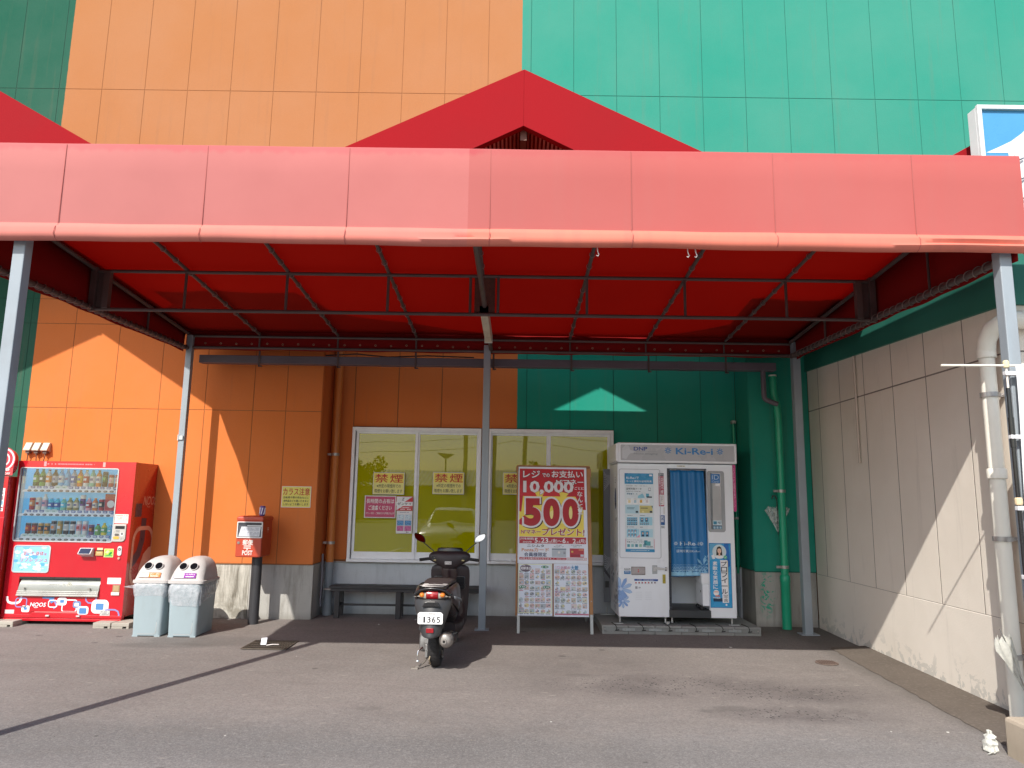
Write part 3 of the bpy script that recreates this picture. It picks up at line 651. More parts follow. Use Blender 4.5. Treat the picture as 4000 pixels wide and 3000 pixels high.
def scrib(b, x0, x1, z0, z1, y, col, rows=3, dens=.8, seed=0):
    """tiny illegible print: broken dashes in rows"""
    r = random.Random(seed); h = (z1-z0)/rows
    for i in range(rows):
        x = x0
        while x < x1:
            w = r.uniform(.5, 1.3)*h*.8; w = min(w, x1-x)
            if r.random() < dens: b.quad(x, x+w*.8, z1-(i+.8)*h, z1-(i+.25)*h, y, col)
            x += w
MB.scrib = scrib
def glass_thin(name, tint=(.96, .98, .98), rough=.01, f=.06):
    m = bpy.data.materials.new(name); m.use_nodes = True; n = m.node_tree; n.nodes.remove(n.nodes['Principled BSDF'])
    t = n.nodes.new('ShaderNodeBsdfTransparent'); t.inputs[0].default_value = (*tint, 1); gl = n.nodes.new('ShaderNodeBsdfGlossy'); gl.inputs[1].default_value = rough
    fr = n.nodes.new('ShaderNodeLayerWeight'); fr.inputs[0].default_value = .35; mp = n.nodes.new('ShaderNodeMapRange'); mp.inputs[3].default_value = f; mp.inputs[4].default_value = .9
    n.links.new(fr.outputs['Fresnel'], mp.inputs[0]); mx = n.nodes.new('ShaderNodeMixShader')
    n.links.new(mp.outputs[0], mx.inputs[0]); n.links.new(t.outputs[0], mx.inputs[1]); n.links.new(gl.outputs[0], mx.inputs[2]); n.links.new(mx.outputs[0], n.nodes['Material Output'].inputs[0]); return m
GLASS = glass_thin('clear_pane')
def cloudy(name, tint, op=.45, rough=.35):
    m = bpy.data.materials.new(name); m.use_nodes = True; n = m.node_tree; b = n.nodes['Principled BSDF']; b.inputs['Base Color'].default_value = (*tint, 1); b.inputs['Roughness'].default_value = rough
    ns = n.nodes.new('ShaderNodeTexNoise'); ns.inputs['Scale'].default_value = 22; ns.inputs['Detail'].default_value = 6; mr = n.nodes.new('ShaderNodeMapRange'); mr.inputs[1].default_value = .3; mr.inputs[2].default_value = .7; mr.inputs[3].default_value = op-.2; mr.inputs[4].default_value = min(1, op+.25)
    tc = n.nodes.new('ShaderNodeTexCoord'); n.links.new(tc.outputs['Object'], ns.inputs['Vector']); n.links.new(ns.outputs[0], mr.inputs[0]); n.links.new(mr.outputs[0], b.inputs['Alpha']); return m
BAG = cloudy('thin_plastic_bag', (.6, .62, .66), .42); BAGW = cloudy('white_plastic_bag', (.62, .62, .57), .8)

# ------------------------------------------------------------------ drinks machine
VRED = mat('machine_red', (.5, .009, .02), .22, var=.05, vscale=2, coat=.4, dirt=.06, dirtcol=(.3, .1, .08)); VREDS = mat('machine_red_side', (.45, .02, .012), .25, var=.08, coat=.5)
vm = thing('vending_machine', 'big red drinks vending machine with three rows of bottles and cans', 'vending machine', (-5.95, 8.9, 0))
W0, W1 = -.04, 1.385
b = MB(); b.box(W0, W1, .2, .74, .08, 1.89); b.box(W0, -.006, .06, .2, .08, 1.89); b.box(1.186, W1, .06, .2, .08, 1.89); b.box(-.006, 1.186, .06, .2, 1.815, 1.89); b.box(-.006, 1.186, .06, .2, .08, .938); b.build('cabinet', VREDS, vm)
b = MB()   # door built round the window, the poster case and the flap
wx0, wx1, wz0, wz1 = .0, 1.18, .945, 1.808
b.box(W0, wx0, -.005, .06, .10, 1.893); b.box(wx1, W1, -.005, .06, .10, 1.893); b.box(wx0, wx1, -.005, .06, wz1, 1.893)
b.box(wx0, wx1, -.005, .06, .53, wz0); b.box(wx0, .13, -.005, .06, .10, .53); b.box(1.095, wx1, -.005, .06, .10, .53); b.box(.13, 1.095, -.005, .06, .10, .31)
b.build('door', VRED, vm, bev=.0)
b = MB(); b.prism([(W0, .10), (W0, .065), (W1, .065), (W1, .10), (.88, .10), (.86, .125), (.33, .125), (.30, .10)], -.012, .05); b.box(W0, W1, -.02, .05, .03, .062); b.build('kick_plate', VRED, vm, bev=.004)
b = MB(); b.prism([(.285, .112), (.315, .142), (.875, .142), (.905, .112)], -.007, .0, col=(.35, .006, .01)); b.box(.36, .86, -.016, -.008, .128, .136, (.75, .2, .2)); b.box(.5, .54, -.03, -.012, .085, .1, (.6, .55, .55)); b.box(.86, .9, -.03, -.012, .085, .1, (.6, .55, .55)); b.build('kick_trim', PRINTG, vm)
VIN = mat('display_blue', (.3, .68, .9), .5, var=.12, vscale=2)
b = MB(); b.box(wx0, wx1, .18, .19, wz0, wz1); b.box(wx0-.005, wx0, .0605, .18, wz0, wz1); b.box(wx1, wx1+.005, .0605, .18, wz0, wz1); b.box(wx0, wx1, .0605, .18, wz1, wz1+.005); b.box(wx0, wx1, .0605, .18, wz0-.005, wz0); b.build('display_case', VIN, vm)
vb = VIN.node_tree.nodes['Principled BSDF']; vb.inputs['Emission Color'].default_value = (.12, .42, .62, 1); vb.inputs['Emission Strength'].default_value = .3    # faint blue glow added to the case walls to brighten the display
b = MB(); b.frame(wx0-.008, wx1+.008, wz0-.008, wz1+.008, .012, -.012, .004, r=.03); b.build('window_trim', mat('silver_trim', (.6, .6, .62), .3, metal=.5), vm)
b = MB(); b.box(wx0, wx1, -.002, .001, wz0, wz1); b.build('pane', glass_thin('machine_pane', (.95, .98, 1.0), .01, .02), vm)
b = MB(); b.box(.005, .05, .02, .025, wz0, wz1, (.45, .62, .72)); b.box(.022, .036, .015, .02, 1.62, 1.77, (.85, .83, .7)); b.build('light_strip', PRINTG, vm)
shelf_z = [1.522, 1.236, .947]; off = [.03, .015, .0]
WSH = mat('shelf_white', (.8, .82, .84), .35)
def bottle_mesh(kind, body, label, cap, h, r, dark=None):
    b = MB(); n = 10
    if kind == 'pet':
        pr = [(r*.9, 0), (r, .01), (r, h*.22), (r, h*.22), (r, h*.62), (r, h*.62), (r*.95, h*.7), (r*.42, h*.88), (r*.42, h*.93)]; cs = [body, body, body, label, label, body, body, body]
        for i in range(len(pr)-1): b.lathe([pr[i], pr[i+1]], n, col=cs[i])
        b.lathe([(r*.46, h*.92), (r*.46, h), (.001, h)], n, col=cap)
        b.box(-r*.5, r*.5, -r*1.02, -r*.98, h*.36, h*.50, (.85, .85, .85) if sum(label) < 1.5 else (.15, .15, .3))
    elif kind == 'can':
        pr = [(r*.85, 0), (r, .006), (r, h*.3), (r, h*.3), (r, h*.75), (r, h*.95), (r*.85, h), (.001, h)]; cs = [body, body, body, label, body, (.6, .6, .62), (.6, .6, .62)]
        for i in range(len(pr)-1): b.lathe([pr[i], pr[i+1]], n, col=cs[i])
        b.box(-r*.55, r*.55, -r*1.03, -r*.97, h*.42, h*.62, cap)
    else:
        b.box(-r, r, -.01, .02, 0, h, body); b.box(-r*.8, r*.8, -.012, -.01, h*.55, h*.9, label); b.disc(0, h*.4, r*.6, -.0125, cap)
    return b
C = {k: hx(v) for k, v in dict(dg='1d5a35', lg='6fae5a', wh='e8e4dd', rd='b8232c', bk='1a1c24', lb='7fc4e6', bl='2b5fae', og='e88a3a', yl='ecd14a', mt='8fcfae', cr='efe0c4', pk='e7a9b4', br='5a2f26', gd='d1a04a', sv='b9bdc4', pu='7a4f8a', cy='5ccbe0', ol='a99a5a').items()}
rows = [
 [('pet','dg','lg','dg',.205),('pet','lg','dg','lg',.205),('pet','wh','og','rd',.2),('pet','bk','sv','bk',.2),('pet','lb','wh','wh',.205),('pet','lb','lb','wh',.205),('pet','sv','bl','bl',.2),('pet','og','yl','og',.2),('pet','wh','rd','yl',.2),('pet','mt','wh','mt',.2),('pet','og','wh','og',.2),('can','bk','dg','lg',.185),('can','rd','cr','pk',.15),('can','rd','cr','pk',.15)],
 [('can','rd','og','cr',.15),('can','cr','wh','rd',.15),('pet','wh','pk','wh',.19),('pet','cy','bl','lb',.145),('pet','cy','bl','lb',.145),('pet','mt','cy','wh',.145),('pet','ol','cr','lg',.15),('pet','ol','cr','lg',.15),('can','wh','pu','bk',.185),('pet','pk','rd','wh',.15),('pet','og','cr','og',.15),('can','rd','bk','cr',.14),('box','rd','rd','wh',.2),None],
 [('can','br','rd','og',.135),('can','br','rd','og',.135),('can','gd','bk','og',.135),('can','gd','bk','og',.135),('can','bk','sv','og',.165),('can','ol','gd','wh',.165),('can','bk','wh','sv',.165),('can','bk','wh','sv',.165),('can','wh','pk','rd',.165),('can','wh','pk','rd',.165),('can','pu','br','og',.125),('pet','lg','lg','rd',.13),('pet','yl','lg','yl',.145),('pet','lb','cy','wh',.125)]]
tagm = MB().box(-.024, .024, -.002, .002, -.014, .014, hx('3f63a8')).box(-.017, .017, -.003, -.002, -.003, .007, (.8, .8, .85)); TAGB = tagm.mesh('price_tag', PRINTG)
tg2 = MB().box(-.031, .031, -.002, .002, -.02, .02, hx('dfeee6')).text('100', -.02, .01, -.012, .006, -.003, hx('6aa08a')); TAGW = tg2.mesh('price_tag', PRINTG)
bt = MB(); bt.lathe([(.001, -.004), (.022, -.004), (.024, 0)], 12, axis='y', col=(.05, .05, .06)); bt.M = Matrix.Scale(.55, 4, (0, 0, 1)); bt2 = MB(); bt2.M = Matrix.Scale(.5, 4, (0, 0, 1)); bt2.lathe([(.001, -.005), (.013, -.005)], 10, axis='y', col=(.35, .3, .27)); bt2.lathe([(.013, -.005), (.023, -.004), (.025, .001)], 12, axis='y', col=(.06, .06, .07)); BTN = bt2.mesh('select_button', PRINTG)
cache = {}
for ri, row in enumerate(rows):
    z = shelf_z[ri]; x0 = .05+off[ri]-.02; sh = MB()
    sh.hexa([(x0-.04, .012, z), (1.155, .012, z), (1.155, .05, z), (x0-.04, .05, z)], [(x0-.02, .02, z+.03), (1.155, .02, z+.03), (1.155, .05, z+.03), (x0-.02, .05, z+.03)])
    sh.hexa([(x0+.02, .03, z+.03), (1.12, .03, z+.03), (1.12, .22, z+.03), (x0+.02, .175, z+.03)], [(x0+.02, .045, z+.072), (1.12, .045, z+.072), (1.12, .175, z+.072), (x0+.02, .175, z+.072)])
    sh.build('shelf', WSH, vm, bev=.002)
    for i in range(14):
        x = x0+.075+i*.0765
        o = bpy.data.objects.new('select_button', BTN); COL.objects.link(o); o.parent = vm; o.location = (x-.02, .014, z+.015)
        low = (ri == 2 and i < 10) or (ri == 1 and i in (3, 4)) or (ri == 0 and i in (4, 5))
        o = bpy.data.objects.new('price_tag', TAGW if low else TAGB); COL.objects.link(o); o.parent = vm; o.location = (x+.005, .034, z+.055+(.006 if low else 0)); o.rotation_euler = (.25, 0, 0)
        it = row[i]
        if not it: continue
        if it not in cache:
            r = .033 if it[0] == 'pet' else .031
            if it[0] == 'box': r = .075
            cache[it] = bottle_mesh(it[0], C[it[1]], C[it[2]], C[it[3]], it[4], r).mesh({'pet': 'bottle', 'can': 'can', 'box': 'display_card'}[it[0]], PRINTG, 50)
        o = bpy.data.objects.new({'pet': 'bottle', 'can': 'can', 'box': 'display_card'}[it[0]], cache[it]); COL.objects.link(o); o.parent = vm; o.location = (x+.005+(.04 if it[0] == 'box' else 0), .082, z+.072)
# poster case, readers, flap
b = MB(); b.rfill(.03, .466, .578, .893, .03, -.0062, (.6, .6, .65)); b.rfill(.04, .458, .586, .885, .025, -.0072, hx('8cc4e4'))
r = random.Random(3)
for i in range(46):
    x, z = r.uniform(.06, .44), r.uniform(.60, .87); w = r.uniform(.01, .05); pts = [(x+w*cos(a*.9)*(1+.3*sin(a*3+i)), z+w*.5*sin(a*.9)) for a in range(7)]
    b.poly(pts, -.0076-.00001*i, r.choice([hx('5aa6d6'), hx('b9dcef'), hx('dcecf4'), hx('6fb4dc'), hx('cfd8ee')]))
for bo, cc, yy in ((.035, (.9, .9, .92), -.0085), (.0, hx('b02a4a'), -.0092)):
    b.text('渇いた身体', .135, .385, .775, .825, yy, cc, bo, .12); b.text('を', .392, .425, .778, .805, yy, cc, bo, .1); b.text('リフレッシュ', .115, .435, .70, .752, yy, cc, bo, .12)
b.build('lower_poster', PRINTG, vm)
b = MB(); b.frame(.028, .468, .576, .895, .012, -.012, 0, r=.035); b.build('poster_frame', mat('case_frame', (.62, .6, .63), .3, metal=.3), vm, smooth=40)
FLAP = mat('flap_grey', (.3, .31, .29), .3, var=.12, vscale=3, metal=.3)
b = MB(); b.box(.125, 1.10, -.002, .06, .505, .53, (.03, .03, .03)); b.box(.125, 1.10, .05, .06, .31, .53, (.03, .03, .03)); b.build('delivery_bay', PRINTG, vm)
b = MB(); P = [(0.045, .51), (.015, .49), (-.012, .44), (-.018, .39), (-.02, .372)]
b.ring([[(.15-(.51-z)*.1, y, z), (1.092, y, z), (1.092, y+.02, z), (.15-(.51-z)*.1, y+.02, z)] for y, z in P]); b.build('flap', FLAP, vm, smooth=30)
b = MB(); b.box(.13, 1.09, -.026, .0, .352, .371); b.box(.13, 1.09, -.032, .0, .33, .35); b.box(.128, 1.092, -.036, 0, .312, .329); b.build('flap_rail', mat('rail_alu', (.5, .5, .48), .3, metal=.6, var=.1), vm, bev=.003)
b = MB(); pc = (.62, .62, .55); b.disc(.735, .445, .028, -.0135, pc); b.disc(.735, .445, .023, -.0138, hx('9a9b90')); b.disc(.735, .445, .016, -.0141, pc); b.disc(.735, .445, .009, -.0144, hx('9a9b90'))
b.quad(.49, .59, .452, .456, -.0135, pc); b.quad(.48, .58, .44, .443, -.0135, pc); b.quad(.49, .56, .425, .428, -.0135, pc); b.frame(.60, .66, .42, .47, .004, -.0137, -.0135, pc); b.frame(.668, .705, .42, .465, .004, -.0137, -.0135, pc)
b.M = Matrix.Translation((0, -.006, 0)); b.build('flap_print', PRINTG, vm, fixn=False)
b = MB()
for x in (.215, .985): b.cyl((x, -.045, .405), (x, -.01, .405), .008); b.box(x-.012, x+.012, -.048, -.042, .392, .415)
b.build('flap_latch', mat('latch_chrome', (.6, .6, .58), .25, metal=.8), vm)
# bottom print, digitised from the machine's own face
def V3(x, y): ax, ay = x*.512, 850+.512*y; return ((ax-(10+(1490-ay)*.111))*.00152-.03, .299-(ay-1315)*.00131)
b = MB(); wht = (.85, .83, .86); blu = hx('4f82b8'); pur = hx('8d86bd')
def rq(x0, x1, y0, y1, r_, y, c): (a, z1), (c_, z0) = V3(x0, y0), V3(x1, y1); b.rfill(a, c_, z0, z1, r_, y, c, 5)
def rf(x0, x1, y0, y1, w, y, c): 
    (a, z1), (c_, z0) = V3(x0, y0), V3(x1, y1); P = rrp(a, c_, z0, z1, .025, 5); P = P+[P[0]]; b.path(P, w, y, c)
Y1, Y2, Y3 = -.0062, -.0072, -.0082
b.path([V3(*p) for p in ((322, 905), (325, 940), (300, 990), (260, 1015), (180, 1018), (130, 1000), (113, 960), (113, 905))], .026, Y1, wht)
rf(250, 398, 930, 1080, .012, Y2, pur); rq(333, 442, 1055, 1165, .02, Y2, wht); rq(368, 410, 1083, 1128, .006, Y3, blu)
(a, z1), (c_, z0) = V3(462, 1000), V3(690, 1072); b.text('NOOS', a, c_, z0, z1, Y3, wht, .02, .18); b.path([V3(*p) for p in ((500, 1060), (530, 1088), (580, 1085))], .006, Y3, wht)
b.path([V3(*p) for p in ((650, 918), (790, 925), (835, 980), (860, 1060), (810, 1100))], .02, Y1, pur); b.path([V3(*p) for p in ((650, 918), (830, 918))], .02, Y1-.0003, blu); b.path([V3(*p) for p in ((770, 930), (800, 1000))], .04, Y1-.0005, blu)
rf(745, 862, 960, 1075, .011, Y2, wht); rf(955, 1150, 950, 1148, .012, Y1, wht); rq(880, 1008, 908, 1042, .03, Y2, wht); rq(918, 972, 950, 1000, .006, Y3, blu)
rq(1115, 1222, 968, 1080, .022, Y2, hx('6f86b0')); rq(1135, 1192, 998, 1055, .008, Y3, (.85, .88, .9)); rq(1178, 1333, 1052, 1192, .03, Y3, wht); rq(1205, 1305, 1082, 1180, .01, Y3-.001, blu)
b.path([V3(*p) for p in ((1303, 905), (1308, 960), (1340, 995), (1420, 995), (1455, 970), (1462, 905))], .017, Y1, pur)
rq(1400, 1632, 938, 1170, .05, Y2, wht); rq(1458, 1565, 1000, 1110, .012, Y3, blu); b.path([V3(*p) for p in ((1590, 1112), (1640, 1102), (1740, 1105), (1785, 1130), (1798, 1180), (1795, 1240))], .018, Y3, pur)
rq(1520, 1655, 1120, 1230, .002, Y3-.001, (.55, .53, .52)); (a, z1), (c_, z0) = V3(1528, 1128), V3(1648, 1222); b.scrib(a, c_, z0, z1, Y3-.002, (.25, .25, .25), 4, .7, 4)
rq(76, 212, 1128, 1195, .003, Y2, (.72, .55, .56)); (a, z1), (c_, z0) = V3(90, 1142), V3(200, 1182); b.scrib(a, c_, z0, z1, Y3, (.82, .78, .78), 2, .9, 6)
b.build('front_print', PRINTG, vm, fixn=False)
# coin unit etc.
b = MB(); b.prism([(1.19, .95), (1.19, 1.152), (1.342, 1.152), (1.342, .985), (1.325, .958), (1.30, .95)], -.018, .0); b.build('coin_unit', mat('unit_grey', (.5, .48, .45), .35, metal=.2), vm, bev=.004)
b = MB(); b.box(1.215, 1.325, -.021, -.018, 1.10, 1.135, BLACK); b.disc(1.30, 1.04, .024, -.0187, (.7, .7, .7)); b.disc(1.30, 1.043, .016, -.0193, (.2, .2, .2)); b.rfill(1.20, 1.27, .98, 1.012, .014, -.022, hx('d9a84a')); b.rfill(1.215, 1.265, 1.018, 1.045, .01, -.022, (.12, .11, .1)); b.scrib(1.21, 1.27, 1.058, 1.085, -.0187, (.15, .15, .15), 2, .8, 2); b.scrib(1.285, 1.325, .975, 1.0, -.0187, (.2, .2, .2), 2, .8, 3); b.build('coin_unit_print', PRINTG, vm, fixn=False)
b = MB(); b.quad(1.188, 1.352, 1.165, 1.272, -.0065, (.78, .72, .66)); b.scrib(1.195, 1.345, 1.245, 1.262, -.0072, hx('8a5a4a'), 1, .9, 8); b.scrib(1.20, 1.345, 1.195, 1.238, -.0072, (.2, .18, .18), 3, .55, 9); b.quad(1.175, 1.335, .459, .532, -.0065, (.8, .74, .74)); b.scrib(1.2, 1.32, .50, .512, -.0072, (.15, .15, .15), 1, .9, 10); b.frame(1.19, 1.325, .468, .492, .002, -.0074, -.0072, (.75, .5, .5)); b.build('sticker', PRINT, vm, fixn=False)
b = MB(); b.box(1.245, 1.33, -.008, .0, .37, .448, (.3, .22, .12)); b.box(1.255, 1.32, -.01, -.007, .378, .44, (.42, .3, .16)); b.box(1.238, 1.332, -.018, -.004, .333, .368, (.78, .68, .62)); b.build('coin_return', PRINTG, vm, bev=.002)
b = MB(); b.prism([(0, .77), (-.075, .80), (-.09, .805), (-.04, .873), (0, .873)], .83, .985, 'yz'); b.build('card_reader', mat('reader_body', (.62, .6, .62), .3), vm, bev=.006)
b = MB(); b.add([(.843, -.0895, .812), (.972, -.0895, .812), (.972, -.046, .868), (.843, -.046, .868)], [(0, 1, 2, 3)], (.05, .07, .12)); b.build('reader_screen', mat('dark_screen', (.03, .04, .08), .12), vm, fixn=False)
b = MB(); b.box(1.01, 1.095, -.02, 0, .786, .835, (.5, .33, .13)); b.box(1.01, 1.095, -.012, 0, .836, .848, (.06, .05, .04)); b.box(1.018, 1.085, -.008, 0, .85, .875, (.85, .62, .4)); b.box(1.025, 1.08, -.021, -.019, .815, .822, (.75, .6, .35)); b.build('note_slot', PRINTG, vm)
b = MB(); b.box(1.105, 1.215, -.01, 0, .768, .866, (.75, .78, .35)); b.rfill(1.11, 1.21, .774, .86, .005, -.0105, hx('a5d84a')); b.poly([(1.115, .785), (1.16, .80), (1.205, .792), (1.205, .778), (1.115, .776)], -.0112, hx('5aa55a')); b.poly([(1.16, .80), (1.175, .825), (1.2, .832), (1.198, .808), (1.18, .797)], -.0116, hx('1d7a3a')); b.poly([(1.115, .82), (1.14, .85), (1.17, .84), (1.15, .81)], -.0111, hx('dff2a0')); b.build('green_sticker', PRINTG, vm, fixn=False)
b = MB(); b.rr(1.262, 1.312, .787, .90, .024, -.014, 0, col=(.62, .58, .6)); b.disc(1.287, .86, .017, -.0145, BLACK); b.disc(1.287, .858, .009, -.015, (.4, .4, .4)); b.lathe([(.001, -.02), (.014, -.018), (.016, 0)], 12, (1.287, 0, .757), 'y', (.65, .3, .25)); b.build('key_lock', PRINTG, vm)
b = MB(); b.box(.27, .30, -.008, .0, 1.83, 1.887, (.75, .3, .32)); b.box(.985, 1.015, -.008, .0, 1.83, 1.887, (.75, .35, .33)); b.scrib(.31, .88, 1.846, 1.872, -.0058, (.72, .22, .24), 1, .85, 20); b.build('tape_residue', PRINT, vm)
b = MB()
for y, z in ((.1, .62), (.2, .61), (.1, .58), (.2, .57)): b.cyl((W1, y, z), (W1+.004, y, z), .007, n=8)
b.build('rivet', VREDS, vm)
# side graphics
b = MB(); b.M = Matrix.Translation((W1+.001, .06, 0)) @ Matrix.Rotation(pi/2, 4, 'Z'); bg_, gr_ = hx('d9a898'), hx('4c3f55')
b.text('NOOS', .19, .51, 1.38, 1.49, -.001, bg_, .01, .18); b.path([(.27, 1.39), (.31, 1.355), (.37, 1.36)], .008, -.001, bg_)
b.path([(.70, 1.775), (.62, 1.77), (.56, 1.71), (.57, 1.66)], .06, -.0008, gr_); b.path([(.70, 1.74), (.655, 1.735), (.64, 1.68), (.64, 1.44)], .07, -.0012, bg_); b.quad(.61, .66, 1.36, 1.43, -.0008, gr_)
b.quad(.02, .17, 1.24, 1.40, -.0008, gr_); b.path([(.25, 1.22), (.24, .95), (.18, .80), (.08, .72), (.02, .70)], .12, -.0006, gr_)
P = rrp(.03, .5, .42, 1.10, .16, 7); b.path(P+[P[0]], .05, -.0014, bg_); b.poly([(.2, .45), (.22, .62), (.3, .78), (.42, .86), (.66, .87), (.66, .62), (.56, .62), (.5, .56), (.49, .45)], -.0016, bg_); b.path([(.66, .66), (.6, .62), (.57, .5), (.57, .45)], .04, -.0018, gr_)
b.build('side_graphic', PRINTG, vm, fixn=False)
b = MB(); GALV = mat('galvanised_foot', (.55, .56, .56), .35, metal=.6)
for x in (.03, 1.33):
    b.cyl((x, .06, -.02), (x, .06, .05), .012); b.box(x-.1, x+.04, -.03, .05, -.03, -.022); b.tube([(x-.06, -.02, -.02), (x-.05, -.02, .0), (x-.02, .0, .03)], .005)
b.build('levelling_foot', GALV, vm)
# concrete pavers under it
PAV = concrete('paver_concrete', (.52, .48, .42), (.2, .18, .15), .4)
for x0, x1, lab in ((-6.12, -5.72, 'pale concrete paver under the left foot of the drinks machine'), (-4.80, -4.385, 'pale concrete paver under the right foot of the drinks machine, next to the bins')):
    gz = g(8.7); b = MB(); md = (x0+x1)/2
    for a, c in ((x0, md-.006), (md+.006, x1)):
        b.box(a, c, 8.72, 9.0, gz+.022, gz+.062); b.box(a, a+.13, 8.72, 9.0, gz-.01, gz+.022); b.box(c-.03, c, 8.72, 9.0, gz-.01, gz+.022)
    tag(b.build('concrete_paver', PAV, None, bev=.004), lab, 'paver')
# neighbouring machine cut by the picture edge
v2 = thing('vending_machine', 'second red vending machine at the left edge with a round power-saving emblem on top', 'vending machine', (-7.32, 8.78, 0))
b = MB(); b.box(0, 1.31, .06, .78, .06, 1.70); b.build('cabinet', VREDS, v2, bev=.006)
b = MB(); b.box(0, 1.31, 0, .06, .06, 1.70); b.build('door', VRED, v2, bev=.005)
b = MB(); b.box(.9, 1.325, -.02, 0, .06, 1.22); b.build('lower_door', VRED, v2, bev=.006)
b = MB(); b.rr(.9, 1.355, 1.705, 2.02, .12, .0, .07); b.build('top_sign', VRED, v2, bev=.004)
b = MB(); cxx = 1.215
for rr_, cc in ((.15, (.6, .03, .05)), (.138, (.85, .8, .82)), (.118, (.6, .03, .06)), (.085, (.85, .7, .72)), (.068, (.6, .03, .06))): b.disc(cxx, 1.90, rr_, -.002-.001*(.15-rr_)*50, cc, 28)
b.rfill(cxx-.02, cxx+.02, 1.84, 1.93, .015, -.009, (.85, .8, .82)); b.quad(cxx-.008, cxx+.008, 1.93, 1.96, -.009, (.85, .8, .82))
b.quad(1.1, 1.35, 1.712, 1.80, -.003, (.55, .06, .07)); b.text('※', 1.25, 1.31, 1.765, 1.80, -.005, (.9, .8, .8), .03); b.text('OFF', 1.25, 1.32, 1.72, 1.745, -.005, (.85, .7, .7), .02)
b.build('top_sign_print', PRINTG, v2, fixn=False)
b = MB(); b.quad(1.02, 1.285, 1.29, 1.56, -.002, (.8, .78, .8)); b.text('本無料', 1.12, 1.275, 1.42, 1.465, -.004, hx('a03050'), .03); b.scrib(1.08, 1.275, 1.49, 1.54, -.004, hx('b0506a'), 2, .7, 31); b.quad(1.22, 1.275, 1.365, 1.41, -.004, hx('7ab0c8')); b.quad(1.03, 1.28, 1.325, 1.34, -.004, hx('b02a40')); b.scrib(1.1, 1.275, 1.298, 1.32, -.004, hx('b0506a'), 1, .7, 33); b.build('poster', PRINT, v2, fixn=False)
b = MB(); b.box(.05, 1.3, .1, .7, g(8.7), .07); b.build('base', mat('dark_void', (.02, .02, .02), .8), v2)

# weatherproof outlets with cords
for i, (x, lab) in enumerate(((-6.235, 'left one of the three beige outlet covers above the drinks machine'), (-6.125, 'middle one of the three beige outlet covers above the drinks machine'), (-6.012, 'right one of the three beige outlet covers above the drinks machine'))):
    t = thing('outlet_cover', lab, 'outlet', (x, 9.45, 2.08), 0, 'outlet covers on the orange wall')
    b = MB(); b.prism([(0, .07), (-.035, .07), (-.085, -.02), (-.085, -.035), (-.03, -.035), (0, -.05)], -.043, .043, 'yz'); b.build('cover', mat('outlet_beige', (.6, .54, .44), .45, var=.08), t, bev=.005)
    b = MB(); b.box(-.025, .025, -.06, -.005, -.07, -.03); b.build('socket', mat('outlet_dark', (.16, .12, .1), .6), t, bev=.003)
    b = MB(); dx = (-.012, 0, -.03)[i]; b.tube([(0, -.04, -.06), (.004, -.045, -.10), (dx, -.03, -.2), (dx*1.5, .0-.02, -.32)], .006, n=6); b.cyl((0, -.04, -.04), (.002, -.042, -.09), .012, n=8); b.build('cord', mat('brown_cord', (.14, .06, .04), .6), t, smooth=50)
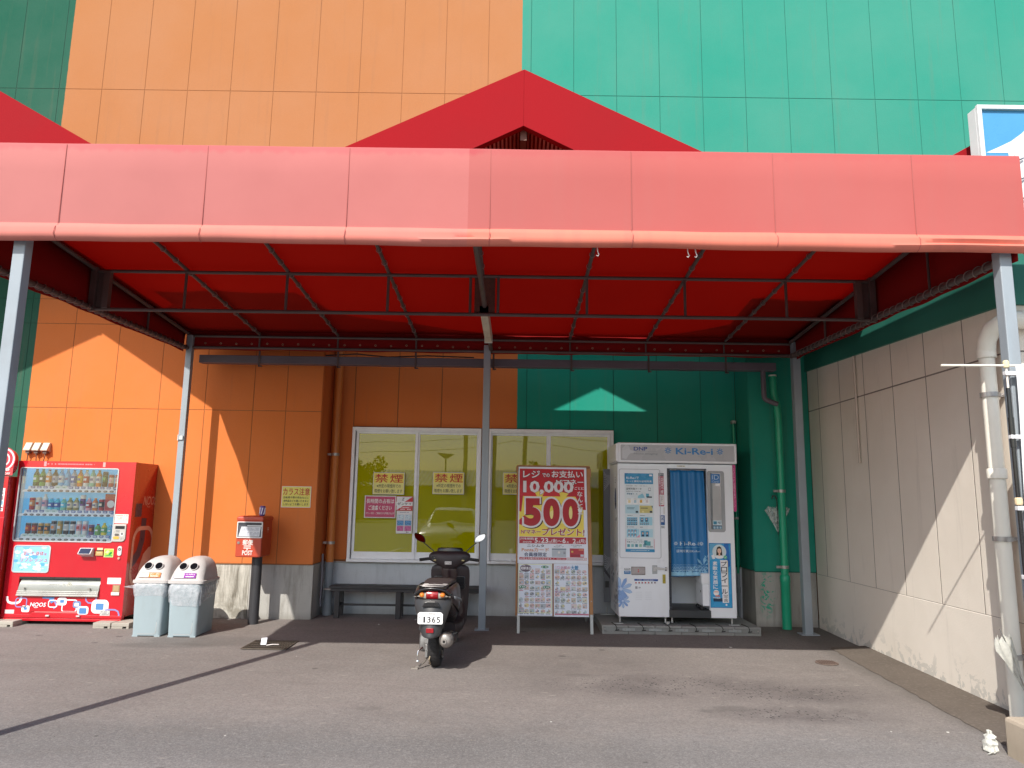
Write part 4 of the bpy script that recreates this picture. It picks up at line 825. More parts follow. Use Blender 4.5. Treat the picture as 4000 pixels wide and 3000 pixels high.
# ------------------------------------------------------------------ bins
BODYB = mat('bin_grey', (.30, .37, .40), .5, var=.05, vscale=3, dirt=.35, dirtcol=(.2, .2, .18), dscale=7); LIDW = mat('bin_lid', (.5, .475, .465), .62, spec=.2, var=.04, dirt=.25, dirtcol=(.3, .27, .23), dscale=9)
def bin_(loc, label, colr, words, rz=0):
    t = thing('recycling_bin', label, 'bin', loc, rz, 'recycling bins beside the drinks machine'); w, d, h = .155, .24, .565
    b = MB(); prof = lambda z, s: [(p[0]*s*(1+.1*z/h), (p[1])*s*(1+.06*z/h)+d, z) for p in rrp(-w, w, -d, d, .035, 5)]
    b.ring([prof(z, 1) for z in (.012, .03, .3, .55, h)]); b.build('body', BODYB, t, smooth=40)
    b = MB()
    for x in (-.12, .12): b.box(x-.03, x+.03, .0, .03, 0, .014); b.box(x-.03, x+.03, 2*d-.05, 2*d-.01, 0, .014)
    b.build('foot', BODYB, t)
    b = MB(); b.path([(-.09, .03), (.088, .03), (.098, .038), (.104, .06), (.128, .55)], .0035, -.004, (.2, .25, .28)); b.M = None; o = b.build('door_seam', PRINTG, t, fixn=False); o.rotation_euler = (R_(1.3), 0, 0); o.location = (0, .0035, 0)
    L = []; lw, ld = .20, .265                                     # lid: rim then a vaulted hood
    L.append([(p[0], p[1]+d, .565) for p in rrp(-lw+.012, lw-.012, -ld+.01, ld-.01, .05, 5)]); L.append([(p[0], p[1]+d, .57) for p in rrp(-lw, lw, -ld, ld, .05, 5)]); L.append([(p[0], p[1]+d, .598) for p in rrp(-lw, lw, -ld, ld, .05, 5)])
    L.append([(p[0], p[1]+d, .602) for p in rrp(-lw+.015, lw-.015, -ld+.015, ld-.015, .05, 5)])
    for i in range(1, 9):
        a = i/8*pi/2; sx = max(cos(a)**.75, .05); z = .602+.24*sin(a)**1.0; sy = max(cos(a)**.6, .06); L.append([(p[0]*sx, p[1]*sy+d+.10*sin(a)**1.5, z) for p in rrp(-lw+.018, lw-.018, -ld+.018, ld-.018, .06+.1*(i/8), 5)])
    b.ring(L); b.build('lid', LIDW, t, smooth=50)
    for x in (-.062, .055):                                          # openings as short oblique collars
        c = Vector((x, .066, .742)); n = Vector((0, -.84, .54)).normalized(); b = MB()
        b.cyl(c-n*.05, c+n*.018, .046, .045, n=22, caps=False); b.cyl(c+n*.018, c+n*.018+n*.0005, .045, .040, n=22, caps=False); b.build('opening_rim', LIDW, t, smooth=40)
        b = MB(); b.cyl(c-n*.02, c+n*.012, .041, n=22); b.build('opening', mat('opening_black', (.006, .006, .008), .95, spec=.05), t)
    b = MB(); q = .0; b.quad(-.125, .115, -.028, .028, 0, (.8, .8, .8)); b.quad(-.015, .115, -.028, .028, -.0008, colr); b.frame(-.125, .115, -.028, .028, .003, -.0012, -.0009, tuple(x*.6 for x in colr))
    b.text(words[0], 0, .10, .003, .022, -.0016, (.9, .85, .85), .02, .1); b.scrib(.005, .095, -.02, -.004, -.0016, (.9, .85, .85), 1, .95, 5)
    b.path([(-.11, -.015), (-.1, .012), (-.075, .018), (-.05, .008), (-.045, -.015)], .004, -.0012, colr); b.path([(-.09, -.012), (-.06, -.012), (-.05, .015)], .003, -.0012, (.4, .4, .4))
    o = b.build('sticker', VINYL, t, fixn=False); o.location = (-.01, .0, .655); o.rotation_euler = (R_(-27), 0, 0)
    return t
def bag_skirt(t, seed, zlo, front_drop, wide):
    r = random.Random(seed); b = MB(); rings = []
    ph = [r.uniform(0, 6) for _ in range(6)]
    for j, (e, z) in enumerate(((.0, .575), (.014, .565), (.02, .54), (.012, .5), (.004, .46))):
        ring = []; base = rrp(-.168-e, .168+e, -.252-e, .252+e, .05, 9)
        for i, p in enumerate(base):
            a = 2*pi*i/len(base); nz = sin(3*a+ph[0])*.5+sin(7*a+ph[1])*.35+sin(13*a+ph[2])*.3+sin(23*a+ph[3]+j)*.3
            k_ = 1+nz*wide*(j/4); zz = z-zlo*(j/4)*(1+.6*sin(2*a+ph[4])+.4*sin(5*a+ph[5]))-(front_drop*(j/4) if p[1] < -.2 else 0)
            ring.append((p[0]*k_, p[1]*(1+(k_-1)*.6)+.24, zz+nz*.006))
        rings.append(ring)
    b.ring(rings, caps=False)
    return b.build('bin_bag', BAG, t, smooth=70, fixn=False)
b1 = bin_((-3.985, 8.31, g(8.3)), 'grey bin with a white hood and an orange label, next to the drinks machine', hx('e07a30'), ['ビン・カン'], R_(1))
b2 = bin_((-3.59, 8.30, g(8.3)), 'right bin, purple label on its white hood and clear bag hanging out all round', hx('8a2a9a'), ['ペットボトル'], R_(1.5))
bag_skirt(b1, 2, .02, .02, .03); bag_skirt(b2, 8, .045, .06, .05)
b = MB(); b.add([(-.16, -.015, .55), (-.2, -.03, .545), (-.27, -.045, .53), (-.19, -.03, .515), (-.15, -.02, .51), (-.17, .04, .54)], [(0, 1, 5), (1, 2, 3), (1, 3, 4), (0, 1, 4)]); b.build('bag_corner', BAG, b1, fixn=False)

# ------------------------------------------------------------------ post box
PRED = mat('post_red', (.48, .055, .022), .4, var=.1, vscale=3, coat=.2, dirt=.15, dirtcol=(.25, .08, .05)); PDK = mat('pole_dark', (.045, .045, .05), .5, var=.2, dirt=.25, dirtcol=(.14, .13, .12))
t = thing('post_box', 'red post box on a dark round pole in front of the orange pilaster', 'post box', (-3.165, 8.97, 0), R_(0))
b = MB(); b.rr(-.155, .155, .785, 1.225, .02, .0, .36); b.build('body', PRED, t, bev=.012)
b = MB(); b.ring([[(x*1.0, y, z) for x, y in ((-.16, -.008), (.165, -.008), (.165, .37), (-.16, .37))] for z in (1.212, 1.258)]+[[(x, y, 1.272) for x, y in ((-.135, .01), (.14, .01), (.14, .35), (-.135, .35))]]); b.build('lid', PRED, t, bev=.012)
b = MB(); b.frame(-.148, .158, 1.012, 1.205, .011, -.01, .012, r=.01); b.build('slot_frame', mat('white_frame', (.68, .68, .68), .4), t)
b = MB(); b.box(-.137, .147, -.002, .0, 1.023, 1.194, (.08, .08, .1)); b.quad(-.137, .147, 1.16, 1.194, -.003, (.04, .04, .05)); b.quad(-.03, .147, 1.15, 1.163, -.0036, (.7, .7, .72))
b.poly([(-.128, 1.03), (.125, 1.03), (.135, 1.145), (-.098, 1.145)], -.004, (.62, .64, .68)); b.scrib(-.09, .12, 1.10, 1.135, -.0046, (.3, .32, .4), 3, .8, 3); b.scrib(-.03, .12, 1.04, 1.085, -.0046, (.35, .37, .45), 3, .8, 4); b.build('label_window', PRINT, t, fixn=False)
b = MB(); wh = (.78, .74, .7); b.text('郵便', -.07, .055, .93, .99, -.003, wh, .025); b.quad(-.055, .032, .912, .923, -.003, wh); b.quad(-.055, .032, .888, .899, -.003, wh); b.quad(-.018, -.005, .865, .89, -.003, wh); b.text('POST', -.068, .055, .81, .865, -.003, wh, .02)
b.build('lettering', PRINTG, t, fixn=False)
b = MB(); b.M = Matrix.Translation((.1565, 0, 0)) @ Matrix.Rotation(pi/2, 4, 'Z'); b.quad(.17, .23, 1.12, 1.13, -.002, wh); b.quad(.17, .23, 1.10, 1.11, -.002, wh); b.quad(.196, .205, 1.07, 1.1, -.002, wh); b.build('lettering', PRINTG, t, fixn=False)
b = MB(); b.cyl((-.12, -.006, .955), (-.12, .0, .955), .016, n=16); b.build('lock', mat('lock_metal', (.35, .3, .28), .35, metal=.6), t)
b = MB(); b.cyl((.06, .17, g(9)), (.06, .17, .79), .062, n=24); b.build('pole', PDK, t, smooth=40)
t = thing('drink_can', 'empty purple and white drink can left on top of the red post box', 'can', (-3.07, 9.1, 1.272)); t.rotation_euler = (0, R_(2), 0)
b = MB(); b.lathe([(.026, 0), (.033, .008), (.033, .112), (.027, .122)], 20, col=hx('6a4a8a')); b.lathe([(.027, .122), (.001, .121)], 20, col=(.6, .6, .62))
for a0 in range(0, 20, 3): aa = a0*2*pi/20; b.cyl((.0332*cos(aa), .0332*sin(aa), .02), (.0332*cos(aa+.4), .0332*sin(aa+.4), .1), .006, n=4, col=(.7, .7, .78))
b.build('can_body', PRINTG, t, smooth=40)

# ------------------------------------------------------------------ notices
def sheet(nm, lab, cat, loc, w, h, fill, grp=None, border=(.75, .72, .66)):
    b = MB(); b.box(-w/2, w/2, -.003, 0, -h/2, h/2, border); b.quad(-w/2+.007, w/2-.007, -h/2+.007, h/2-.007, -.0038, fill[0]); fill[1](b, w, h)
    o = b.build(nm, PRINT, None, loc, fixn=False); return tag(o, lab, cat, grp)
def crow(b, w, h):
    r, k_ = hx('b5301c'), (.03, .03, .03); b.text('カラス注意', -.17, .17, .022, .112, -.005, r, .022)
    for i, s in enumerate(('自転車や車の荷台などに', '食料品などを置いたままに', 'しないようお願いします')): b.text(s, -.16, .16, -.022-.043*i, .008-.043*i, -.005, k_, .015)
sheet('notice_sign', 'yellow crow warning sheet with red heading on the orange pilaster', 'sign', (-2.765, 9.448, 1.508), .373, .266, (hx('dcd060'), crow))
NS = hx('e8e088')
def nosmoke(b, w, h):
    r, k_ = hx('c0281e'), (.04, .04, .03); b.quad(-w/2+.008, w/2-.008, .01, h/2-.008, -.0042, hx('f0e060')); b.text('禁', -.185, -.012, .012, .125, -.0052, r, .018); b.text('煙', .018, .19, .012, .125, -.0052, r, .018)
    b.text('※所定の喫煙所での', -.16, .165, -.058, -.008, -.005, k_, .008); b.text('喫煙をお願い致します', -.185, .185, -.125, -.075, -.005, k_, .008)
for x, z, l in ((-1.67, 1.705, 'yellow no smoking sheet inside the leftmost window pane'), (-.868, 1.72, 'yellow no smoking sheet on the pane behind the scooter mirrors'), (.075, 1.728, 'yellow no smoking sheet half hidden behind the campaign board')):
    sheet('notice_sheet', l, 'notice', (x, 9.915, z), .42, .29, (NS, nosmoke), 'no smoking sheets on the windows')
def pink(b, w, h):
    wh = (.85, .82, .8); b.quad(-w/2+.012, w/2-.012, -h/2+.012, h/2-.012, -.0042, hx('c44a70')); b.text('長時間の占有は', -.185, .185, .045, .105, -.005, wh, .02); b.text('ご遠慮ください', -.155, .155, -.045, .018, -.005, wh, .02); b.text('タクシー待ち・ご家族の方々が利用されます', -.19, .19, -.1, -.07, -.005, wh, .01)
sheet('notice_sheet', 'pink sheet with white writing low on the leftmost window pane', 'notice', (-1.772, 9.915, 1.395), .42, .295, ((.8, .76, .76), pink))
def zk(b, w, h):
    b.poly([(.0, .02), (w/2-.006, h/2-.006), (w/2-.006, .02)], -.0045, hx('c8202c')); b.text('Z', -.04, -.005, .04, .075, -.005, (.1, .1, .15), .02, .2); b.quad(-w/2, w/2, -.03, .022, -.0046, (.85, .85, .85)); b.text('ゼンケイ', -.095, .095, -.022, .016, -.0054, (.05, .05, .05), .03)
    b.poly([(-w/2+.01, -h/2+.008), (w/2-.008, -h/2+.008), (w/2-.008, -.034), (-.02, -.034)], -.0045, hx('c8202c')); b.scrib(-.05, .09, -.085, -.045, -.0054, (.9, .8, .8), 2, .8, 9)
sheet('notice_sheet', 'small white and red company sheet beside the pink one', 'notice', (-1.448, 9.915, 1.443), .222, .19, ((.82, .82, .82), zk), border=(.6, .1, .12))
def hours(b, w, h):
    b.scrib(-.06, .06, .12, .135, -.005, (.3, .3, .4), 1, .9, 1)
    for i, (c_, z) in enumerate(((hx('b8c8d8'), .065), (hx('4a86b8'), -.01), (hx('b85a90'), -.082))):
        for x in (-.05, .05): b.quad(x-.044, x+.044, z-.033, z+.033, -.0045, c_); b.scrib(x-.038, x+.038, z-.028, z+.028, -.0054, tuple(min(1, q*1.6+.1) for q in c_), 4, .75, i*3+5)
    b.text('Ev', .03, .065, -.138, -.122, -.005, BLACK, .02)
sheet('notice_sheet', 'tall white timetable sheet with blue and pink blocks beside the pink one', 'notice', (-1.443, 9.915, 1.197), .212, .297, ((.78, .78, .8), hours))

# ------------------------------------------------------------------ bench
BW = mat('bench_black', (.03, .028, .032), .5, var=.2, vscale=6, dirt=.35, dirtcol=(.12, .11, .11), dscale=6)
t = thing('bench', 'long low black bench under the window, left of the scooter', 'bench', (-2.32, 9.58, 0))
for y in (0, .105, .21): b = MB(); b.box(0, 1.95, y, y+.095, .365, .395); b.build('seat_plank', BW, t, bev=.005)
for x in (.07, .85, 1.65):
    for y in (.02, .24): b = MB(); b.box(x, x+.065, y, y+.05, 0, .355); b.build('leg', BW, t, bev=.004)
    b = MB(); b.box(x+.005, x+.06, .07, .24, .32, .36); b.box(x+.005, x+.06, .07, .24, .14, .17); b.build('cross_bar', BW, t, bev=.003)
b = MB(); b.box(.135, 1.65, .14, .165, .14, .165); b.build('stretcher', BW, t, bev=.003); b = MB(); b.box(.02, 1.93, .01, .03, .33, .363); b.build('apron', BW, t, bev=.003)
b = MB(); b.cyl((-.09, .1, .345), (.0, .1, .345), .012); b.build('wall_fixing', CLAMP, t)

# ------------------------------------------------------------------ small ground things
t = thing('drain_grate', 'square iron grate in the ground left of the scooter', 'grate', (-2.73, 7.76, g(7.9)+.003))
IRON = mat('cast_iron', (.11, .09, .07), .7, metal=.2, var=.3, vscale=20, dirt=.3)
b = MB(); b.box(0, .44, 0, .42, -.003, .0015); b.build('pit', mat('pit_black', (.008, .008, .008), .9), t)
b = MB(); b.frame(-.012, .452, -.012, .432, .014, -.0, .010); b.v = [(x, z, y) for x, y, z in b.v]; b.build('frame', IRON, t)
for i in range(16): b = MB(); x = .012+i*.0265; b.box(x, x+.011, .0, .42, .002, .0095); b.build('bar', IRON, t)
for y in (.1, .2, .3): b = MB(); b.box(.0, .44, y, y+.01, .0025, .0085); b.build('cross_bar', IRON, t)
b = MB(); b.add([(0, 0, 0), (.055, 0, 0), (.06, .03, .065), (.002, .035, .06), (.0, .05, .0), (.055, .05, .0)], [(0, 1, 2, 3), (3, 2, 5, 4)]); o = b.build('paper_scrap', mat('paper_white', (.75, .76, .82), .8), None, (-2.60, 7.93, g(7.9)+.015), (0, 0, .15), fixn=False, solid=.001); tag(o, 'folded white paper scrap standing on the iron grate', 'paper')
b = MB(); b.tube([(0, 0, 0), (.06, .01, .008), (.12, .03, .004)], .006, n=5); o = b.build('wooden_stick', mat('stick_pale', (.7, .65, .62), .7), None, (-2.53, 7.90, g(7.9)+.016)); tag(o, 'short pale stick lying on the iron grate', 'stick')
t = thing('manhole_cover', 'small round rusty cover in the ground near the beige wall', 'cover', (3.12, 7.56, g(7.56)+.003)); t.rotation_euler = (R_(1.1), 0, 0)
b = MB(); b.cyl((0, 0, 0), (0, 0, .006), .11, n=28); b.build('lid', mat('rust_iron', (.16, .12, .1), .8, var=.3, vscale=18, bump=.4), t, bev=.002)
b = MB()
for i in range(-3, 4): b.box(i*.025-.004, i*.025+.004, -.07, .07, .006, .009)
b.build('ribs', mat('rust_iron2', (.09, .05, .04), .8), t)
PEB = mat('litter_white', (.42, .4, .37), .8)
for i, (x, y, s) in enumerate(((2.36, 8.2, .017), (3.70, 7.31, .014), (-2.1, 7.5, .006), (.3, 5.6, .008), (-1.9, 5.2, .007), (2.7, 5.5, .007), (-1.6, 9.2, .012), (-1.2, 9.55, .015), (3.1, 5.5, .012))):
    b = MB(); b.lathe([(.001, 0), (s, s*.2), (s*.8, s*.7), (.001, s*.8)], 7); o = b.build('litter_scrap', PEB, None, (x, y, g(y)), (0, 0, i)); 
    tag(o, ['white crumpled scrap at the edge of the canopy shadow, in front of the booth', 'white scrap at the foot of the beige wall', 'tiny pale pebble near the iron grate', 'tiny pale pebble in the middle foreground', 'tiny pale pebble in the left foreground', 'tiny pale pebble in the right foreground', 'pale scrap in front of the bench', 'pale scrap under the bench', 'pale scrap near the concrete footing'][i], 'litter')
# debris scattered under the window
b = MB(); r = random.Random(12)
for i in range(360):
    if i < 160: x, y, s = r.uniform(-2.4, 3.4), r.uniform(8.3, 9.8), r.uniform(.002, .007)
    else: x, y, s = r.uniform(-4, 3.5), r.uniform(4.6, 8.2), r.uniform(.0015, .005)
    a = r.uniform(0, 6); z = g(y)+.001; b.add([(x+s*cos(a+q), y+s*sin(a+q)*1.3, z+s*.3) for q in (0, 1.7, 3.4, 4.9)]+[(x, y, z+s)], [(0, 1, 4), (1, 2, 4), (2, 3, 4), (3, 0, 4)], r.choice([(.3, .26, .2), (.1, .08, .06), (.16, .13, .11), (.07, .06, .05)]))
tag(b.build('grit', VINYL), kind='stuff', label='fine grit and leaf crumbs strewn over the asphalt', cat='grit')
# ------------------------------------------------------------------ campaign board
WOODF = mat('board_wood', (.42, .2, .07), .55, var=.2, vscale=6, bump=.1, dirt=.3); LEGM = mat('leg_alu', (.36, .36, .34), .4, metal=.5, var=.15, dirt=.3, dirtcol=(.2, .15, .1), dscale=9)
bt_ = thing('campaign_board', 'tall A-board with the big red 500 campaign poster beside the photo booth', 'sign', (.067, 8.85, 0)); TILT = R_(-11.2)
def bp(o): o.location = (0, 0, .18); o.rotation_euler = (TILT, 0, 0); return o
bw, bh = .845, 1.775
b = MB(); b.box(-.012, bw+.045, .004, .024, -.0, bh+.005); bp(b.build('backing', mat('back_board', (.3, .15, .06), .7, var=.2), bt_))
b = MB(); b.box(bw+.004, bw+.046, -.012, .03, .02, bh-.02); b.box(-.02, -.003, -.01, .03, -.0, bh); b.box(-.02, bw+.046, -.01, .03, bh+.005, bh+.02); bp(b.build('frame', WOODF, bt_, bev=.003))
b = MB(); b.box(-.0, .035, -.002, .03, -.2, .02); b.box(bw+.008, bw+.045, -.002, .03, -.2, .04); bp(b.build('leg', LEGM, bt_, bev=.003))
b = MB(); 
for x in (.01, bw+.02): b.hexa([(x, .75, g(9.6)), (x+.03, .75, g(9.6)), (x+.03, .78, g(9.6)), (x, .78, g(9.6))], [(x, .37, 1.75), (x+.03, .37, 1.75), (x+.03, .4, 1.75), (x, .4, 1.75)])
b.build('rear_leg', LEGM, bt_)
b = MB(); b.cyl((bw+.026, -.005, .03), (bw+.026, .003, .03), .008); b.cyl((bw+.026, -.005, -.06), (bw+.026, .003, -.06), .008); b.cyl((bw+.026, -.014, .17), (bw+.026, -.01, .17), .006); bp(b.build('bolt', CLAMP, bt_))
b = MB(); b.box(-.03, -.005, -.02, .02, bh-.06, bh); b.box(bw+.02, bw+.055, -.02, .02, bh-.12, bh-.02); bp(b.build('clip', WOODF, bt_, bev=.003))
def Pb(x, y):
    l = 108-(y-100)*.003; r_ = 715+(y-100)*.0315; return ((x-l)/(r_-l)*bw, (1440-y)*bh/1340)
PR = hx('c01f2b'); YL = hx('f2dc5a'); WH = (.8, .84, .92)
def bq(b, x0, y0, x1, y1, y, c): (a, t_), (c_, s_) = Pb(x0, y0), Pb(x1, y1); return b.quad(a, c_, s_, t_, y, c)
def btx(b, s, x0, y0, x1, y1, y, c, bold=.0, ital=0, vert=False): (a, t_), (c_, s_) = Pb(x0, y0), Pb(x1, y1); return b.text(s, a, c_, s_, t_, y, c, bold, ital, vert)
def bsc(b, x0, y0, x1, y1, y, c, rows, dens, seed): (a, t_), (c_, s_) = Pb(x0, y0), Pb(x1, y1); b.scrib(a, c_, s_, t_, y, c, rows, dens, seed)
b = MB(); b.box(0, bw, -.003, .0035, Pb(0, 988)[1], bh, WH); Y = -.0035
bq(b, 118, 118, 703, 750, Y, YL); bq(b, 118, 118, 703, 378, Y-.0006, PR)
for pts in (((118, 378), (118, 520), (135, 525), (150, 378)), ((118, 600), (118, 640), (170, 655), (160, 560)), ((620, 378), (705, 378), (708, 470), (690, 500)), ((690, 500), (710, 420), (716, 500)), ((250, 330), (300, 430), (345, 330)), ((470, 330), (500, 420), (560, 350))):
    b.poly([Pb(*p) for p in pts], Y-.0009, PR if pts[0][1] > 370 else YL)
b.poly([Pb(*p) for p in ((118, 270), (118, 378), (600, 378), (430, 330))], Y-.0008, hx('cf2c33')); b.poly([Pb(*p) for p in ((520, 420), (560, 530), (430, 500), (330, 560), (420, 620), (300, 640), (640, 620), (600, 500))], Y-.0008, hx('f7ec96'))
w_ = (.86, .86, .88); grey = (.62, .6, .64)
def two(s, x0, y0, x1, y1, ci, co, b0, b1, ital=0):
    e = (x1-x0)*.0+5; btx(b, s, x0-e, y0-e, x1+e, y1+e, Y-.0016, co, b1, ital); btx(b, s, x0, y0, x1, y1, Y-.0024, ci, b0, ital)
two('レジ', 148, 135, 302, 205, w_, hx('5a1018'), .03, .05); two('での', 320, 160, 388, 197, w_, hx('5a1018'), .03, .05); two('お支払い', 405, 133, 685, 200, w_, hx('5a1018'), .03, .05)
two("N'マネー", 445, 215, 692, 268, w_, hx('5a1018'), .03, .05); two('10,000', 150, 232, 605, 365, (.80, .78, .80), hx('8a1820'), .035, .05); two('ごとに', 612, 285, 697, 312, w_, PR, .025, .05)
for ox, oy, cc, bo, yy in ((8, 8, hx('3a1410'), .055, -.0018), (0, 0, (.8, .78, .8), .055, -.0026), (0, 0, hx('b01a24'), .0, -.0036)):
    for i, ch in enumerate('500'):
        e = 17 if bo else 0
        btx(b, ch, 160+i*172-e+ox, 398-e+oy, 312+i*172+e+ox, 655+e+oy, Y+yy, cc, .05 if bo else .06)
for bo, cc, yy in ((.05, hx('8a1820'), -.0040), (.015, w_, -.0046)): btx(b, 'なんと！', 636, 325, 690, 545, Y+yy, cc, bo, 0, True)
for bo, cc, yy in ((.06, w_, -.0040), (.025, hx('a5142a'), -.0048)): btx(b, "N'マネー", 135, 688, 312, 727, Y+yy, cc, bo); btx(b, 'プレゼント!', 322, 672, 705, 738, Y+yy, cc, bo, .05)
bq(b, 120, 753, 722, 812, Y-.0006, hx('b52a38')); btx(b, '[対象期間]', 128, 760, 250, 782, Y-.0016, w_, .01); btx(b, '2025年', 150, 790, 235, 808, Y-.0016, w_, .01)
for s, a0, a1, y0, y1 in (('5', 258, 285, 762, 806), ('月', 292, 308, 790, 808), ('23', 315, 380, 762, 806), ('日', 385, 402, 790, 808), ('(金)', 408, 462, 768, 806), ('～', 468, 502, 782, 795), ('6', 508, 538, 762, 806), ('月', 545, 562, 790, 808), ('2', 600, 630, 765, 808), ('日', 637, 652, 790, 808), ('(月)', 658, 715, 768, 808)): btx(b, s, a0, y0, a1, y1, Y-.0016, w_, .02)
two('ニシムタ', 190, 820, 345, 845, hx('23305a'), w_, .02, .05); btx(b, 'Pontaカード', 142, 852, 388, 885, Y-.002, hx('d08a5a'), .02); btx(b, '会員様限定', 165, 892, 368, 930, Y-.002, hx('2c3a66'), .02)
btx(b, 'ニシムタ', 448, 820, 500, 830, Y-.002, BLACK, .02); btx(b, 'Pontaカード', 432, 834, 520, 844, Y-.002, BLACK, .02); btx(b, 'ニシムタPonta', 585, 820, 685, 830, Y-.002, BLACK, .02); btx(b, 'JCBカード', 605, 834, 665, 844, Y-.002, BLACK, .02)
bq(b, 414, 852, 543, 930, Y-.001, hx('bcc4cc')); bq(b, 414, 858, 543, 866, Y-.0016, hx('7a8a99')); b.disc(*Pb(478, 890), .014, Y-.0018, hx('e8e4e0')); bsc(b, 518, 880, 538, 905, Y-.0018, (.15, .15, .2), 2, .9, 3)
bq(b, 575, 852, 705, 932, Y-.001, hx('b8303a')); bq(b, 588, 874, 607, 890, Y-.0018, hx('d8b45a')); bsc(b, 655, 856, 700, 872, Y-.0018, hx('f0b080'), 1, .9, 4); bq(b, 672, 905, 702, 925, Y-.0018, hx('c8ccd8')); bq(b, 585, 905, 665, 925, Y-.0018, hx('9a2030'))
bq(b, 122, 936, 545, 957, Y-.0008, hx('b52a38')); btx(b, '※7月上旬頃の付与となります。', 130, 939, 420, 955, Y-.0016, w_, .015); bsc(b, 428, 942, 540, 953, Y-.0016, (.85, .7, .7), 1, .9, 5); bq(b, 548, 936, 728, 957, Y-.0008, hx('b52a38')); bq(b, 551, 939, 725, 954, Y-.0012, w_); bsc(b, 556, 941, 720, 952, Y-.0018, (.3, .15, .2), 1, .9, 6)
bp(b.build('poster', PRINT, bt_, fixn=False))
r = random.Random(5)
def flyer(x0, x1, y0, y1, head, ctop, seed, left):
    r = random.Random(seed); b = MB(); (a, t_), (c_, s_) = Pb(x0, y0), Pb(x1, y1); b.box(a, c_, -.003, .0035, s_, t_, (.76, .82, .92)); Y = -.0036
    pal = ['b8c4cc', 'e6d38a', 'c9a29a', '8a9aa8', 'd8c0c8', 'a8c8d8', 'c8b090', '9ab0a0', 'e0a8a8', '6f7f8f', 'd8dcc0']
    nc, nr = (6, 8); cw, ch = (c_-a-.02)/nc, (t_-s_-.075)/nr
    for i in range(nc):
        for j in range(nr):
            if r.random() < .04: continue
            px_, pz_ = a+.01+i*cw, s_+.015+j*ch; c1 = hx(r.choice(pal)); w, h = cw*r.uniform(.8, 1.0), ch*r.uniform(.62, .85); k_ = r.random()*.9; c1 = tuple(q*.55+.3 for q in c1)
            if k_ < .35: b.quad(px_, px_+w, pz_+ch*.2, pz_+ch*.2+h, Y, c1)
            elif k_ < .7: b.disc(px_+w/2, pz_+ch*.55, w/2, Y, c1, 9, h/2)
            else: b.poly([(px_+w*.3, pz_+ch*.2), (px_+w*.7, pz_+ch*.2), (px_+w*.7, pz_+ch*.6), (px_+w*.55, pz_+ch*.95), (px_+w*.45, pz_+ch*.95), (px_+w*.3, pz_+ch*.6)], Y, c1)
            b.quad(px_+w*.1, px_+w*.45, pz_+ch*.3, pz_+ch*.55, Y-.0003, tuple(q*.6 for q in c1)); b.quad(px_+w*.5, px_+w*.8, pz_+ch*.45, pz_+ch*.7, Y-.0003, hx(r.choice(pal)))
            if r.random() < .8: b.scrib(px_, px_+cw*.85, pz_+ch*.0, pz_+ch*.2, Y-.0006, hx(r.choice(['b84050', '404858', '505868'])), 1, .85, seed+i*9+j)
    if left:
        b.frame(a+.005, c_-.008, s_+.03, t_-.01, .006, Y-.0008, Y-.0002, hx('dfe4a8'))
        b.disc(*Pb(180, 1032), .068, Y-.0014, hx('6a5a68'), 22, .042); btx(b, '発酵食品', 133, 1020, 230, 1046, Y-.002, w_, .03); btx(b, '健康アップ', 150, 1004, 212, 1014, Y-.002, (.8, .75, .8), .02)
        for x, y in ((352, 1020), (152, 1195), (368, 1195)): b.disc(*Pb(x, y), .045, Y-.0014, hx('3f8a6a'), 16, .016); bsc(b, x-25, y-7, x+25, y+7, Y-.002, w_, 1, .9, x)
        bq(b, 122, 1178, 420, 1181, Y-.001, hx('c8b8a8')); bq(b, 122, 1213, 420, 1216, Y-.001, hx('c8b8a8'))
    else:
        btx(b, 'しつこい', 448, 1008, 492, 1036, Y-.002, hx('c86a9a'), .03); btx(b, 'お肌の', 498, 1012, 580, 1038, Y-.002, hx('b8507a'), .03); btx(b, '大敵', 586, 1004, 655, 1044, Y-.002, hx('3f86b8'), .04)
        bq(b, 445, 1118, 735, 1121, Y-.001, hx('8a8a90')); bq(b, 445, 1218, 738, 1221, Y-.001, hx('8a8a90')); bq(b, 590, 1224, 593, 1415, Y-.001, hx('a8a8b0')); btx(b, '紫外線カット！', 448, 1228, 562, 1246, Y-.002, hx('8a6a90'), .02); bq(b, 448, 1418, 752, 1430, Y-.001, hx('c07088'))
    bp(b.build('flyer', PRINT, bt_, fixn=False))
flyer(112, 424, 990, 1440, '', None, 41, True); flyer(432, 755, 990, 1444, '', None, 77, False)

# ------------------------------------------------------------------ photo booth
BWH = mat('booth_white', (.84, .87, .92), .32, var=.04, vscale=2, dirt=.1, dirtcol=(.3, .22, .15), dscale=3); BGR = mat('booth_grey', (.36, .38, .4), .45, var=.1)
bo = thing('photo_booth', 'white ID photo booth with a blue curtain and grey header sign', 'photo booth', (1.27, 8.95, 0))
Bx0, Bx1 = 0, 1.395; BD = .72
b = MB(); b.box(0, .60, 0, .05, .17, 1.97); b.box(1.08, Bx1, 0, .05, .17, 1.97); b.box(.60, 1.08, 0, .05, 1.918, 1.97); b.build('front_panel', BWH, bo, bev=.006)
b = MB(); b.box(0, .03, .052, BD, .17, 1.97); b.box(Bx1-.03, Bx1, .052, BD, .17, 1.97); b.box(.03, Bx1-.03, BD-.03, BD, .17, 1.97); b.box(0.03, Bx1-.03, .052, BD, 1.93, 1.97); b.box(.03, Bx1-.03, .052, BD-.03, .17, .22); b.box(.57, .60, .052, .45, .22, 1.93); b.build('booth_shell', BWH, bo, bev=.003)
b = MB(); b.box(.0, Bx1+.045, -.045, BD+.02, 1.98, 2.222); b.build('header_box', BWH, bo, bev=.008)
